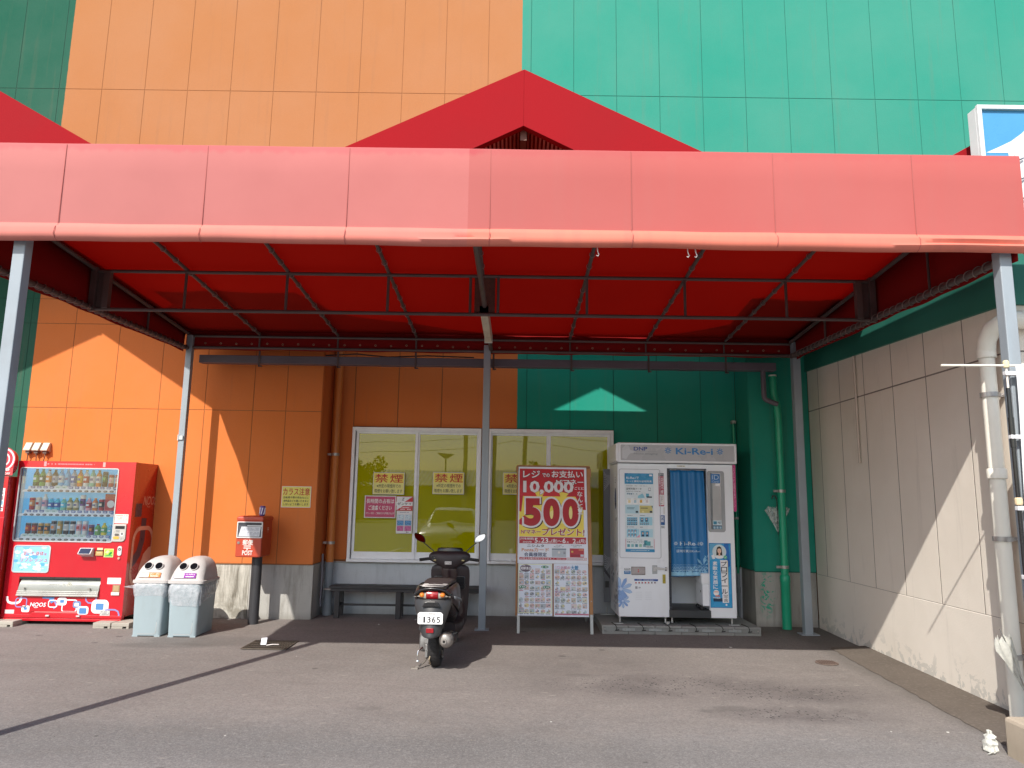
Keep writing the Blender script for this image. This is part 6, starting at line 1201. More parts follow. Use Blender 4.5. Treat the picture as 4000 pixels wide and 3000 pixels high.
for sg in (1, -1):     # painted side covers
    b = MB(); rows = []
    for y, zt, zb, w in ((-.30, .675, .60, .128), (-.22, .69, .56, .156), (-.08, .70, .51, .170), (.1, .70, .45, .173), (.3, .68, .40, .165), (.45, .64, .36, .145), (.54, .56, .34, .118)):
        rows.append([(sg*(w-.03), y, zt+.004), (sg*(w-.004), y, zt-.02), (sg*w, y, (zt+zb)/2+.02), (sg*(w+.002), y, (zt+zb)/2-.02), (sg*(w-.012), y, zb)])
    b.ring(rows, closed=False, caps=False); b.build('side_cover', SB, sc, smooth=60, sub=1, solid=.006)
    b = MB(); rows = []
    for y, z, w in ((-.2, .60, .163), (-.05, .575, .175), (.15, .54, .178), (.32, .51, .17), (.46, .48, .148)): rows.append([(sg*w, y, z+.012), (sg*(w+.004), y, z), (sg*w, y, z-.012)])
    b.ring(rows, closed=False, caps=False); b.build('side_trim', mat('trim_silver', (.3, .33, .36), .3, metal=.5), sc, smooth=60, solid=.003)
# lamp cluster
b = MB(); rows = []
def arc(sx, zt, zb, dy, y0=-.325):
    return [(sx*x, y0+dy+.55*x*x*6*.25, z) for x, z in ((0, 0),)]
def lens(nm, x0, x1, zf, m, bulge=.014):
    b = MB(); rows = []; N = 10
    for i in range(N+1):
        x = x0+(x1-x0)*i/N; zt, zb = zf(x); yb = -.325+1.6*x*x; rows.append([(x, yb-bulge*.2, zt), (x, yb-bulge, zt-(zt-zb)*.3), (x, yb-bulge, zb+(zt-zb)*.3), (x, yb-bulge*.2, zb), (x, yb+.02, zb), (x, yb+.02, zt)])
    b.ring(rows); return b.build(nm, m, sc, smooth=50)
zfun = lambda x: (.668-1.6*x*x-.18*abs(x), .598+1.2*x*x)
LRED = mat('lamp_red', (.28, .005, .01), .12, coat=.6, var=.2, vscale=40); LAMB = mat('lamp_amber', (.55, .15, .015), .15, coat=.6, var=.15, vscale=40); LCLR = mat('lamp_clear', (.36, .33, .28), .12, coat=.6, var=.1)
lens('tail_light', -.047, .047, lambda x: (.668, .602), LRED, .02)
for sg in (1, -1):
    a, c = (.05, .145) if sg > 0 else (-.145, -.05)
    lens('indicator_lens', a, c, zfun, LCLR, .012); b = MB(); b.lathe([(.001, -.012), (.017, -.009), (.022, 0), (.022, .01)], 14, (sg*.083, -.328, .634), 'y'); b.build('indicator', LAMB, sc, smooth=50); b = MB(); b.lathe([(.001, -.016), (.007, -.013), (.009, -.008)], 10, (sg*.083, -.328, .634), 'y'); b.build('bulb', mat('bulb_orange', (.8, .35, .05), .2), sc, smooth=50)
b = MB(); b.lathe([(.001, -.0), (.012, 0)], 10, (0, -.347, .635), 'y'); b.build('bulb', mat('bulb_red', (.5, .1, .1), .2), sc)
b = MB(); P = [(-.15, -.30, .63), (-.1, -.33, .675), (-.05, -.345, .69), (0, -.35, .694), (.05, -.345, .69), (.1, -.33, .675), (.15, -.30, .63)]; b.tube(P, .012, n=8); b.build('lamp_brow', SBK, sc, smooth=60)
# rear mudguard
b = MB(); rows = []
for z, w, y, e in ((.61, .12, -.30, .03), (.585, .15, -.33, .05), (.55, .155, -.352, .06), (.50, .145, -.368, .06), (.45, .13, -.38, .06), (.40, .115, -.392, .055), (.35, .098, -.405, .05), (.30, .08, -.418, .045), (.265, .066, -.425, .04)):
    rows.append([(w*q, y+e*abs(q)**2.2*1.6, z+.012*abs(q)) for q in (-1, -.85, -.6, -.3, 0, .3, .6, .85, 1)])
b.ring(rows, closed=False, caps=False); b.build('rear_mudguard', SGR, sc, smooth=60, sub=1, solid=.008)
b = MB(); b.prism([(-.055, .575), (-.075, .535), (.075, .535), (.055, .575), (.03, .583), (-.03, .583)], -.375, -.352); b.build('plate_lamp', SBK, sc, bev=.005)
b = MB(); P = [(-.1, .40), (-.1, .48), (-.085, .495), (.085, .495), (.1, .48), (.1, .40), (.09, .392), (-.09, .392)]
b.prism(P, -.412, -.409, col=(.8, .8, .8)); k_ = (.02, .02, .025); b.scrib(-.045, .045, .475, .488, -.4135, k_, 1, .85, 5); b.disc(-.075, .482, .0035, -.4135, (.3, .3, .3)); b.disc(.075, .482, .0035, -.4135, (.3, .3, .3)); b.text('い', -.092, -.072, .445, .468, -.4135, k_, .01); b.text('つ', -.088, -.072, .415, .432, -.4135, k_, .01)
for i, ch in enumerate('1365'): b.text(ch, -.062+i*.038+(.008 if i == 0 else 0), -.034+i*.038-(.006 if i == 0 else 0), .405, .457, -.4135, k_, .012)
b.build('number_plate', PRINTG, sc, fixn=False)
b = MB(); b.rr(-.03, .03, .318, .358, .006, -.425, -.40); b.build('reflector', LRED, sc, bev=.003)
# rack
b = MB()
for x in (-.11, .11): b.tube([(x, .0, .715), (x, -.1, .72), (x*.98, -.24, .722), (x*.8, -.29, .722)], .009, n=8)
for y in (-.04, -.11, -.18): b.tube([(-.11, y, .722), (0, y, .728), (.11, y, .722)], .007, n=8)
b.tube([(-.088, -.29, .722), (0, -.30, .724), (.088, -.29, .722)], .008, n=8); b.tube([(-.10, -.26, .70), (-.12, -.27, .72), (-.11, -.29, .73), (.11, -.29, .73), (.12, -.27, .72), (.10, -.26, .70)], .006, n=8)
for x in (-.07, .07): b.cyl((x, -.2, .69), (x, -.2, .72), .008); b.cyl((x, -.06, .69), (x, -.06, .72), .008)
b.build('luggage_rack', mat('rack_steel', (.16, .15, .15), .3, metal=.8, var=.2), sc, smooth=50)
b = MB(); b.ring([sec(-.14, .05, .725, .69, .7), sec(-.10, .10, .742, .68, .65), sec(0, .125, .755, .68, .6), sec(.15, .135, .758, .68, .55), sec(.3, .13, .745, .67, .55), sec(.42, .115, .74, .665, .55), sec(.52, .08, .72, .66, .6), sec(.55, .04, .70, .66, .7)]); b.build('seat', SEATM, sc, smooth=60, sub=1)
# floor board and leg shield
b = MB(); b.ring([sec(.46, .12, .33, .20, .5), sec(.6, .15, .30, .19, .45), sec(.8, .16, .30, .19, .45), sec(.9, .16, .32, .2, .45)]); b.build('floor_board', SBM, sc, smooth=50)
b = MB(); rows = []
for z, w, y in ((.14, .115, .93), (.22, .15, .925), (.32, .175, .91), (.45, .188, .89), (.58, .196, .87), (.70, .202, .85), (.80, .205, .83), (.87, .19, .815)):
    rows.append([(w*q, y+.05*abs(q)**2-.0, z) for q in (-1, -.8, -.5, 0, .5, .8, 1)]+[(w*q, y+.085+.02*(1-abs(q)), z) for q in (1, .8, .5, 0, -.5, -.8, -1)])
b.ring(rows); b.build('leg_shield', SBM, sc, smooth=50, sub=1)
b = MB(); rows = []
for z, w, y in ((.30, .05, .80), (.45, .06, .825), (.60, .07, .815), (.72, .085, .79), (.80, .09, .77), (.86, .07, .76)): rows.append([(w*q, y+.05*abs(q)**2, z) for q in (-1, -.5, 0, .5, 1)]+[(w*q, y+.09, z) for q in (1, .5, 0, -.5, -1)])
b.ring(rows); b.build('inner_console', SB, sc, smooth=50, sub=1)
for sg in (-1, 1):
    b = MB(); b.rr(sg*.115-.055, sg*.115+.055, .60, .745, .03, .833, .86); b.build('pocket', SBK, sc, bev=.008)
b = MB(); b.rr(.045, .078, .655, .71, .014, .775, .80, col=(.62, .62, .6)); b.rr(.053, .07, .663, .702, .007, .77, .776, col=(.02, .02, .02)); b.disc(.059, .69, .004, .7685, (.6, .6, .6)); b.disc(.064, .675, .004, .7685, (.6, .6, .6)); b.build('key_switch', PRINTG, sc); b = MB(); b.lathe([(.001, -.015), (.012, -.012), (.014, 0)], 12, (-.02, .80, .645), 'y'); b.build('bag_hook', SBK, sc)
b = MB(); b.ring([sec(.88, .17, .80, .18, .5), sec(.98, .165, .79, .24, .55), sec(1.08, .13, .74, .34, .6), sec(1.15, .08, .66, .42, .7), sec(1.18, .03, .58, .48, .8)]); b.build('front_cowl', SB, sc, smooth=60, sub=1)
b = MB()
rows = []
for i in range(13):
    a = R_(-20+i*17); rows.append([(x, 1.17+(.235+dy)*cos(a), .21+(.235+dy)*sin(a)) for x, dy in ((-.07, -.03), (-.06, 0), (-.03, .012), (0, .015), (.03, .012), (.06, 0), (.07, -.03))])
b.ring(rows, closed=False, caps=False); b.build('front_mudguard', SB, sc, smooth=60, solid=.004)
b = MB(); b.cyl((0, .93, .8), (0, 1.06, .3), .022)
for x in (-.07, .07): b.cyl((x, 1.05, .42), (x, 1.16, .21), .018)
b.build('fork', ALC, sc, smooth=40)
# handlebar cover, dash, controls
b = MB(); P = []
for x, zt, zb, y0, y1 in ((-.205, .955, .90, .78, .86), (-.17, .985, .875, .765, .90), (-.10, .995, .84, .755, .93), (-.05, 1.0, .79, .75, .945), (0, 1.0, .775, .748, .95), (.05, 1.0, .79, .75, .945), (.10, .995, .84, .755, .93), (.17, .985, .875, .765, .90), (.205, .955, .90, .78, .86)):
    cy, cz, ry, rz = (y0+y1)/2, (zt+zb)/2, (y1-y0)/2, (zt-zb)/2; P.append([(x, cy+ry*(abs(cos(a))**.7)*(1 if cos(a) > 0 else -1), cz+rz*(abs(sin(a))**.7)*(1 if sin(a) > 0 else -1)) for a in [2*pi*i/12 for i in range(12)]])
b.ring(P); b.build('handlebar_cover', SBM, sc, smooth=60, sub=1)
b = MB(); n = 24; top = []; 
rings = [[(r_*1.28*cos(2*pi*i/n)*.1, .86+r_*.062*sin(2*pi*i/n)-off, z) for i in range(n)] for r_, z, off in ((1.0, .985, 0), (1.0, 1.005, -.0), (.9, 1.022, .0), (.8, 1.018, 0), (.05, 1.012, 0))]
b.ring(rings, caps=True); o = b.build('instrument_dial', SBK, sc, smooth=40); 
b = MB(); q = random.Random(3)
for i in range(22):
    a = 2*pi*i/22; b.add([(.095*cos(a)+dx, .86+.045*sin(a)+dy, 1.0235) for dx, dy in ((-.004, -.003), (.004, -.003), (.004, .003), (-.004, .003))], [(0, 1, 2, 3)], (.6, .5, .4))
b.build('dial_marks', PRINTG, sc, fixn=False)
b = MB(); b.box(-.04, .03, .742, .749, .868, .90, (.62, .6, .58)); b.scrib(-.035, .025, .873, .895, .7415, (.25, .2, .2), 3, .8, 3); b.build('warning_label', PRINTG, sc)
for sg in (-1, 1):
    b = MB(); b.cyl((sg*.19, .80, .925), (sg*.315, .765, .912), .0165, n=14); b.lathe([(.018, 0), (.018, .01)], 12, (sg*.19, .8, .925), 'x'); b.build('grip', RUB, sc, smooth=40)
    b = MB(); b.tube([(sg*.17, .85, .92), (sg*.22, .865, .915), (sg*.31, .84, .895)], .006, n=8); b.build('brake_lever', ALC, sc, smooth=50)
    b = MB(); b.box(sg*.155-.03, sg*.155+.03, .762, .80, .90, .95); b.build('switch_box', SBK, sc, bev=.008); b = MB(); b.box(sg*.15-.012, sg*.15+.014, .755, .763, .903, .917); b.build('switch_button', mat('switch_yellow', (.5, .42, .2), .4), sc, bev=.002)
    b = MB(); b.tube([(sg*.165, .83, .965), (sg*.175, .83, 1.0), (sg*.235, .825, 1.05), (sg*.285, .82, 1.09)], .0055, n=8); b.build('mirror_stem', SBK, sc, smooth=50)
    c = Vector((sg*.325, .815, 1.14)); b = MB(); tl = R_(18)*sg
    def mp(r_, y): return [(c.x+(r_*.062*math.copysign(abs(cos(a))**.75, cos(a))*cos(tl)+r_*.044*math.copysign(abs(sin(a))**.75, sin(a))*sin(tl)), c.y+y, c.z+(-r_*.062*math.copysign(abs(cos(a))**.75, cos(a))*sin(tl)*-1+r_*.044*math.copysign(abs(sin(a))**.75, sin(a))*cos(tl))) for a in [2*pi*i/20 for i in range(20)]]
    tt_ = math.tan(R_(21)) if sg < 0 else 0; b.ring([[(p[0], p[1]+(p[2]-c.z)*tt_, p[2]) for p in r_] for r_ in (mp(1, -.008), mp(1.04, 0), mp(.95, .02), mp(.5, .035))]); b.build('mirror_shell', SBK, sc, smooth=50)
    b = MB(); gp_ = mp(.9, -.0105); gp_ = [(p[0], p[1]+((p[2]-c.z)*math.tan(R_(21))-.008 if sg < 0 else 0), p[2]) for p in gp_]; b.add(gp_, [tuple(range(20))]); o = b.build('mirror_glass', MIRR, sc, fixn=False)
# engine side, exhaust, stand
b = MB(); b.ring([sec(-.12, .035, .30, .15, .6, -.105), sec(-.05, .05, .34, .13, .5, -.11), sec(.1, .052, .33, .14, .5, -.11), sec(.3, .05, .31, .15, .5, -.11), sec(.45, .045, .28, .17, .6, -.11)]); b.build('engine_case', ALC, sc, smooth=50, sub=1)
b = MB(); b.box(-.155, -.08, -.1, .25, .33, .42); b.build('air_box', SGR, sc, bev=.012); b = MB(); b.box(-.1, .02, -.06, .25, .18, .32); b.cyl((-.07, -.14, .25), (-.03, .05, .25), .03); b.box(-.085, -.06, -.13, -.05, .10, .22); b.cyl((-.07, -.13, .16), (-.07, -.09, .16), .014); b.cyl((-.055, -.12, .12), (-.055, -.06, .12), .01); b.build('engine_block', ALC, sc, bev=.006)
b = MB(); b.cyl((-.085, -.1, .24), (-.09, -.05, .48), .009); b.tube([(-.085+.02*cos(a*1.2), -.09+.02*sin(a*1.2)+.0008*a, .27+.0048*a) for a in range(40)], .005, n=5); b.build('shock_absorber', ALC, sc, smooth=50)
b = MB(); ex = .125; EXM = mat('muffler_grey', (.13, .125, .12), .4, metal=.5, var=.15, dirt=.3); EXC = mat('muffler_cap', (.36, .34, .32), .4, metal=.5, var=.12, dirt=.3)
def es(y, r_, z, x=ex): return [(x+r_*cos(a), y, z+r_*1.08*sin(a)) for a in [2*pi*i/20 for i in range(20)]]
b.ring([es(-.26, .062, .285), es(-.24, .068, .28), es(.0, .066, .255), es(.14, .055, .235), es(.2, .03, .22)]); b.build('muffler', EXM, sc, smooth=50)
b = MB(); b.ring([es(-.335, .03, .30), es(-.325, .048, .295), es(-.29, .06, .288), es(-.25, .066, .284)]); b.cyl((ex-.005, -.355, .285), (ex-.005, -.32, .286), .022, n=14); b.build('muffler_cap', EXC, sc, smooth=50)
b = MB(); b.cyl((ex-.005, -.3562, .285), (ex-.005, -.352, .285), .012, n=12); b.build('outlet', mat('soot', (.01, .01, .01), .9), sc)
b = MB(); b.hexa([(ex+.045, -.2, .24), (ex+.075, -.2, .24), (ex+.075, .08, .22), (ex+.045, .08, .22)], [(ex+.02, -.2, .34), (ex+.06, -.2, .335), (ex+.06, .08, .30), (ex+.02, .08, .31)]); b.build('heat_shield', SBK, sc, bev=.01)
b = MB(); b.tube([(.05, .3, .2), (.1, .22, .19), (ex, .18, .22)], .014, n=10); b.build('exhaust_pipe', ALC, sc, smooth=50)
b = MB(); b.tube([(-.05, .05, .12), (-.1, -.06, .05), (-.14, -.12, .02), (-.17, -.14, .012)], .009, n=8); b.box(-.205, -.145, -.155, -.12, .0, .014); b.tube([(.04, .1, .12), (.06, .02, .08)], .009); b.build('stand', mat('stand_steel', (.42, .38, .34), .4, metal=.6, var=.2, dirt=.4), sc, smooth=40)
b = MB(); b.tube([(-.11, -.12, .19), (-.145, -.15, .16), (-.15, -.155, .11), (-.148, -.15, .07)], .007, n=6); b.lathe([(.001, -.012), (.014, -.008), (.014, .008), (.001, .012)], 10, (-.148, -.152, .07), 'y'); b.build('kick_lever', CHR, sc, smooth=50)
b = MB(); b.tube([(-.03, -.1, .2), (-.02, -.18, .16), (-.035, -.2, .1), (-.03, -.15, .05)], .006, n=6); b.build('cable', mat('tan_cable', (.3, .24, .16), .6), sc, smooth=50)

for o in list(sc.children):                                      # the tail unit rides a little high and wide on its springs
    nm = o.name.split('.')[0]
    if nm in ('tail_body', 'side_cover', 'side_trim', 'tail_light', 'indicator_lens', 'indicator', 'bulb', 'lamp_brow', 'rear_mudguard', 'plate_lamp', 'number_plate', 'reflector'): o.location.z += .052; o.scale.x = 1.13
    elif nm in ('luggage_rack', 'seat'): o.location.z += .035; o.scale.x = 1.1
    elif nm in ('handlebar_cover', 'instrument_dial', 'dial_marks'): o.scale.x = 1.1; o.location.z += .012
    elif nm in ('leg_shield', 'front_cowl', 'inner_console'): o.scale.x = 1.04
# ------------------------------------------------------------------ clear umbrella behind the green pipe
UMB = cloudy('clear_umbrella', (.7, .75, .74), .35, .15)
t = thing('umbrella', 'folded clear plastic umbrella hung upside down behind the green downpipe', 'umbrella', (3.335, 9.36, 1.15))
b = MB(); rr_ = random.Random(5); rings = []
for j, (f, z) in enumerate(((.02, 0), (.25, .07), (.55, .15), (.85, .24), (1, .30))): rings.append([((.13*f*(1+.25*sin(i*2.1+j*.3)))*cos(2*pi*i/24), .03*f*sin(2*pi*i/24)*(1+.5*cos(i*2.6)), z+(.04*sin(i*2.4) if j == 4 else 0)) for i in range(24)])
b.ring(rings, caps=False); b.build('canopy', UMB, t, smooth=25, fixn=False)
b = MB(); b.cyl((0, 0, -.02), (0, 0, .42), .005); b.tube([(0, 0, .42), (-.02, 0, .46), (-.05, 0, .46), (-.06, 0, .43)], .009, n=8); b.build('handle', mat('handle_black', (.03, .03, .03), .4), t, smooth=50)
b = MB()
for a in range(-3, 4): b.cyl((0, -.005, .02), (a*.04, -.02, .3), .0018, n=5)
b.build('rib', CHR, t)
t = thing('umbrella', 'pale clear umbrella wedged between the cream downpipe and the beige wall', 'umbrella', (3.65, 5.50, .22)); t.rotation_euler = (0, R_(-16), 0)
b = MB(); rings = []
for j, (f, z) in enumerate(((.06, 0), (.3, .10), (.65, .22), (1, .34), (.92, .38))): rings.append([(-.03*f+(.062*f*(1+.2*sin(i*2.3+j)))*cos(2*pi*i/20), -.035+.03*f*sin(2*pi*i/20)*(1+.4*cos(i*2.6)), z+(.03*sin(i*2.4) if j > 2 else 0)) for i in range(20)])
b.ring(rings, caps=False); b.build('canopy', BAGW, t, smooth=25, fixn=False)
b = MB(); b.cyl((.01, -.04, -.07), (-.02, -.035, .45), .005); b.build('shaft', CHR, t)
t = thing('plastic_bag', 'crumpled white plastic bag on the ground against the concrete block', 'bag', (3.165, 5.13, g(5.1))); t.scale = (.75, .75, .8)
b = MB(); rings = []; rr_ = random.Random(9)
for j, (f, z) in enumerate(((.9, 0), (1.1, .02), (.95, .05), (1.0, .075), (.7, .10), (.8, .12), (.35, .14), (.25, .17))): rings.append([((.05*f+rr_.uniform(-.014, .014))*cos(2*pi*i/14), (.065*f+rr_.uniform(-.018, .018))*sin(2*pi*i/14), z+rr_.uniform(-.009, .009)) for i in range(14)])
b.ring(rings); b.build('bag_body', BAGW, t, smooth=12); b = MB(); b.add([(-.02, -.05, .02), (-.09, -.08, .004), (-.07, -.1, .012), (-.01, -.08, .03)], [(0, 1, 2, 3)]); b.build('bag_corner', BAGW, t, fixn=False)
# footing block of the front post, flag banner
t = tag(MB().box(0, .6, -.45, .12, g(5)-.1, .155).build('concrete_block', concrete('block_concrete', (.5, .42, .33), (.3, .25, .19), .4), None, (3.235, 4.97, 0), bev=.025), 'weathered tan concrete block at the foot of the right front canopy post', 'concrete block')
t = thing('banner_flag', 'white advertising banner on a black pole at the right edge, tied with white loops', 'banner', (3.33, 4.88, 0))
b = MB(); b.cyl((0, 0, .155), (0, 0, 2.30), .014, n=12); b.cyl((0, 0, 1.9), (0, 0, 2.1), .018, n=12); b.build('pole', SBK, t, smooth=40)
b = MB(); b.cyl((-.44, 0, 2.45), (.7, 0, 2.462), .008, n=8); b.cyl((0, 0, 2.28), (0, 0, 2.46), .007, n=8); b.build('arm', mat('arm_white', (.75, .7, .62), .4), t, smooth=40)
b = MB(); b.lathe([(.018, 2.44), (.02, 2.45), (.02, 2.48), (.012, 2.49)], 12, col=(.7, .62, .4)); b.lathe([(.02, 1.52), (.024, 1.53), (.024, 1.56), (.02, 1.57)], 12, col=(.7, .55, .35)); b.build('cap', PRINTG, t)
b = MB(); rows = []
for i in range(30): z = .35+2.1*i/29; rows.append([(.045+.65*k_/10+.01*sin(z*3+k_), .02*sin(z*2.2+k_*.8), z) for k_ in range(11)])
b.ring(rows, closed=False, caps=False); b.build('flag_cloth', mat('flag_white', (.72, .72, .74), .7), t, smooth=60, solid=.001)
b = MB()
b.quad(.10, .69, 2.16, 2.30, -.035, hx('e87a2a'))
for zc_, c_ in ((1.93, hx('c85a8a')), (1.62, hx('c85a8a')), (1.28, hx('e87a2a')), (.9, hx('b8302a'))):
    P = rrp(.12, .60, zc_-.11, zc_+.11, .09, 5); b.path(P+[P[0]], .035, -.035, c_)
b.build('flag_print', VINYL, t, fixn=False)
for z in (2.40, 1.97, 1.50, 1.06, .62): b = MB(); b.box(-.018, .07, -.018, .018, z-.014, z+.014); b.build('tie_loop', mat('flag_white', (.72, .72, .74), .7), t, bev=.004)
# blue fascia sign behind the canopy
t = thing('roof_sign', 'blue sign with a white swoosh and white frame above the canopy at right', 'sign', (4.79, 7.1, 4.1))
SGW = mat('sign_frame_white', (.72, .74, .75), .4)
b = MB(); b.box(0, 3.6, .03, .16, 0, 1.545); b.build('sign_box', SGW, t, bev=.004); b = MB(); b.frame(0, 3.6, 0, 1.56, .045, -.01, .03); b.build('frame', SGW, t, bev=.004)
b = MB(); b.quad(.045, 3.555, .045, 1.515, .025, hx('4f94c4')); pts = [(.07, 1.04), (.2, 1.1), (.34, 1.17), (.46, 1.26), (.58, 1.38), (.66, 1.515), (1.9, 1.515), (1.9, 1.04)]; b.poly(pts, .022, (.72, .75, .76)); b.quad(.3, 1.9, .2, 1.04, .0215, (.72, .75, .76)); b.poly([(.5, 1.1), (.6, 1.02), (.8, 1.04), (.85, 1.15)], .0205, hx('4f94c4')); b.build('sign_face', PRINTG, t, fixn=False)
t = thing('side_sheet', 'white sheet laced with cord at the right end of the pink canopy', 'sheet', (3.545, 4.9, 3.25))
b = MB(); b.box(0, .7, 0, .012, 0, .74); b.build('cloth', mat('flag_white', (.72, .72, .74), .7), t)
b = MB()
for i in range(5): z = .68-.145*i; b.tube([(-.05, -.02, z-.01), (-.02, -.035, z+.01), (.02, -.02, z+.015), (.05, -.015, z+.03)], .006, n=5)
b.build('lacing_cord', mat('cord_grey', (.16, .17, .2), .7), t, smooth=50)
# ------------------------------------------------------------------ car park side, seen in the window glass
CW = mat('car_paint', (.62, .64, .6), .2, var=.03, coat=.8); CGL = mat('car_glass', (.02, .025, .025), .05, coat=.5); CBK = mat('car_black', (.02, .02, .02), .5)
t = thing('parked_car', 'pale silver hatchback parked facing the store, mirrored in the middle window', 'car', (-1.78, -.7, g(-1))); 
def cs(y, w, z0, z1, wt=None): wt = wt or w; return [(-w, -y, z0), (-w, -y, (z0+z1)/2), (-wt, -y, z1-.03), (-wt*.8, -y, z1), (0, -y, z1+.012), (wt*.8, -y, z1), (wt, -y, z1-.03), (w, -y, (z0+z1)/2), (w, -y, z0)]
b = MB(); b.ring([cs(0, .66, .3, .55), cs(.06, .76, .22, .68), cs(.25, .83, .2, .79), cs(.8, .85, .2, .9), cs(1.15, .86, .2, .95), cs(2.0, .87, .2, .95), cs(3.2, .86, .2, .97), cs(3.8, .82, .25, .98), cs(3.95, .74, .35, .8)]); b.build('body', CW, t, smooth=50)
b = MB(); b.ring([cs(1.1, .78, .94, .96, .76), cs(1.75, .76, .94, 1.38, .60), cs(2.2, .76, .94, 1.45, .60), cs(3.0, .76, .94, 1.44, .59), cs(3.6, .74, .94, 1.2, .62), cs(3.8, .74, .94, .97, .7)]); b.build('cabin', CW, t, smooth=50)
b = MB(); b.add([(-.68, -1.2, .99), (.68, -1.2, .99), (.565, -1.72, 1.36), (-.565, -1.72, 1.36)], [(0, 1, 2, 3)]); b.v = [(x, y+.03, z+.02) for x, y, z in b.v]; b.build('windscreen', CGL, t)
for sg in (-1, 1):
    b = MB(); b.add([(sg*.79, -1.35, 1.0), (sg*.79, -3.3, 1.02), (sg*.66, -3.0, 1.36), (sg*.66, -1.85, 1.34)], [(0, 1, 2, 3)]); b.build('side_window', CGL, t)
    b = MB(); b.ring([[(sg*(.83+dx), -y, z) for dx, z in ((0, 1.0), (.16, 1.0), (.16, 1.1), (0, 1.1))] for y in (1.35, 1.45)]); b.build('wing_mirror', CW, t, bev=.02)
    b = MB(); b.lathe([(.001, .01), (.13, 0), (.15, -.06)], 16, (sg*.6, -.06, .62), 'y'); b.v = [(x, y+.05, .62+(z-.62)*.6) for x, y, z in b.v]; b.build('headlight', mat('headlight_glass', (.7, .72, .72), .1, coat=1), t, smooth=50)
    for y in (-.75, -3.2):
        w = empty('wheel', (sg*.78, y, .3), 0, t); b = MB(); b.lathe([(.18, -.09), (.28, -.1), (.3, -.06), (.3, .06), (.28, .1), (.18, .09)], 24, axis='x'); b.build('tyre', RUB, w, smooth=50); b = MB(); b.lathe([(.001, -.07), (.19, -.08), (.19, .08), (.001, .07)], 16, axis='x'); b.build('rim', ALC, w, smooth=40)
b = MB(); b.box(-.45, .45, .0, .03, .36, .48); b.build('grille', CBK, t, bev=.01); b = MB(); b.box(-.17, .17, .03, .045, .38, .48); b.build('number_plate', mat('plate_white', (.7, .7, .65), .4), t)
# low building with a ribbed roof across the car park
t = thing('shed_building', 'long low shed with a ribbed roof on the far side of the car park', 'building', (-2, -48, g(-48)))
b = MB(); b.box(-22, 13, -8, 0, 0, 3.0); b.build('wall', mat('shed_wall', (.25, .25, .24), .8, var=.2, vscale=.4), t)
b = MB()
for i in range(100): x = -23+i*.37; b.hexa([(x, .8, 2.95), (x+.2, .8, 2.95), (x+.2, -6, 4.75), (x, -6, 4.75)], [(x+.03, .8, 3.05), (x+.17, .8, 3.05), (x+.17, -6, 4.85), (x+.03, -6, 4.85)])
b.hexa([(-23, .8, 2.9), (14, .8, 2.9), (14, -6, 4.7), (-23, -6, 4.7)], [(-23, .8, 2.97), (14, .8, 2.97), (14, -6, 4.77), (-23, -6, 4.77)]); b.build('roof', mat('shed_roof', (.3, .32, .33), .5, var=.2), t)
t = thing('house', 'grey flat-roofed house behind the car park at the right', 'building', (12, -46, g(-46)))
b = MB(); b.box(-1, 9, -8, 0, 0, 5.6); b.box(-2.2, -1, -6, -1, 0, 4.2); b.build('wall', mat('house_wall', (.3, .29, .27), .8, var=.15), t, bev=.02)
for x in (.5, 3, 6):
    for z in (1, 3.4): b = MB(); b.box(x, x+1.4, -.02, .05, z, z+1.2); b.build('window', CGL, t)
b = MB(); b.box(-1.2, 9.2, -8.2, .2, 5.6, 5.8); b.build('roof', mat('shed_roof', (.3, .32, .33), .5), t)
UP = mat('pole_concrete', (.3, .3, .29), .8, var=.1)
for x, y, l in ((-3.6, -36, 'concrete utility pole behind the car park, the left of three'), (-1.6, -40, 'concrete utility pole behind the car park, the middle of three'), (.85, -38, 'concrete utility pole behind the car park, the right of three')):
    t = thing('utility_pole', l, 'pole', (x, y, g(y)), 0, 'utility poles behind the car park'); b = MB(); b.cyl((0, 0, 0), (0, 0, 11), .19, .13, n=12); b.build('shaft', UP, t, smooth=40); b = MB(); b.box(-.8, .8, -.05, .05, 9.6, 9.7); b.box(-.5, .9, -.05, .05, 7.3, 7.38); b.build('cross_arm', UP, t)
b = MB()
for z0, y in ((9.7, -36), (9.0, -36), (8.1, -36), (6.9, -37), (6.3, -39)):
    b.tube([(x, y, z0-.9*(1-((x % 22)-11)**2/121)+x*.02) for x in range(-45, 46, 3)], .022, n=4)
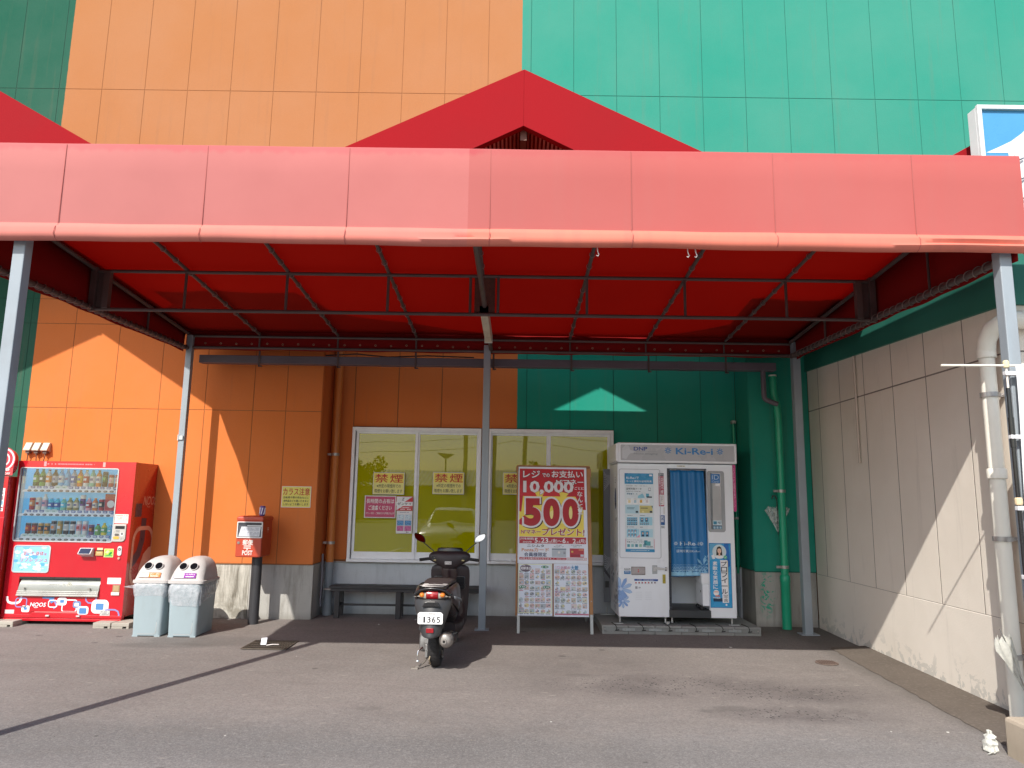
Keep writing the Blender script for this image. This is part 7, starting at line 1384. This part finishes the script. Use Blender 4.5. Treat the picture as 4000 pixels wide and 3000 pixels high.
t = tag(b.build('overhead_wires', CBK), 'bundle of overhead wires strung between the utility poles', 'wires')
t = thing('street_lamp', 'twin-headed car park lamp in front of the shed', 'lamp', (-5.9, -44, g(-44))); b = MB(); b.cyl((0, 0, 0), (0, 0, 5.6), .1, .07, n=10); b.build('pole', UP, t, smooth=40); b = MB(); b.hexa([(-.15, -.2, 5.5), (.15, -.2, 5.5), (.15, .2, 5.5), (-.15, .2, 5.5)], [(-.75, -.25, 5.85), (.75, -.25, 5.85), (.75, .25, 5.85), (-.75, .25, 5.85)]); b.build('lamp_head', UP, t)
def leafy(nm, lab, loc, h, rad, seed, nleaf):
    r = random.Random(seed); t = thing(nm, lab, 'tree', loc, 0, 'trees behind the car park'); b = MB(); b.tube([(0, 0, 0), (.1, 0, h*.3), (0, .1, h*.6)], .15, n=8, rs=[.2, .15, .08])
    for i in range(6): a = i*1.1; b.tube([(0, 0, h*.35+i*.1), (rad*.5*cos(a), rad*.5*sin(a), h*.6+i*.1)], .05, n=5, rs=[.06, .02])
    b.build('trunk', mat('bark', (.09, .07, .05), .9), t); b = MB(); cl = [(r.gauss(0, rad*.42), r.gauss(0, rad*.42), h*.62+r.gauss(0, h*.13)) for _ in range(26)]
    for i in range(nleaf):
        c = r.choice(cl); d = Vector((r.gauss(0, 1), r.gauss(0, 1), r.gauss(0, 1))).normalized()*rad*.32*r.random()**.4; p = Vector(c)+d; u = Vector((r.gauss(0, 1), r.gauss(0, 1), r.gauss(0, 1))).normalized(); v = u.orthogonal().normalized(); s = r.uniform(.09, .18); b.add([p-u*s, p+v*s*.6, p+u*s, p-v*s*.6], [(0, 1, 2, 3)], r.choice([(.035, .07, .02), (.05, .1, .03), (.07, .12, .03)]))
    b.build('crown', VINYL, t, fixn=False)
leafy('tree', 'round leafy tree at the left end of the shed', (-13.2, -42, g(-42)), 6.0, 2.0, 3, 2600); leafy('tree', 'small leafy tree behind the middle of the car park', (1.4+.6, -44, g(-44)), 5.6, 1.4, 5, 1600)
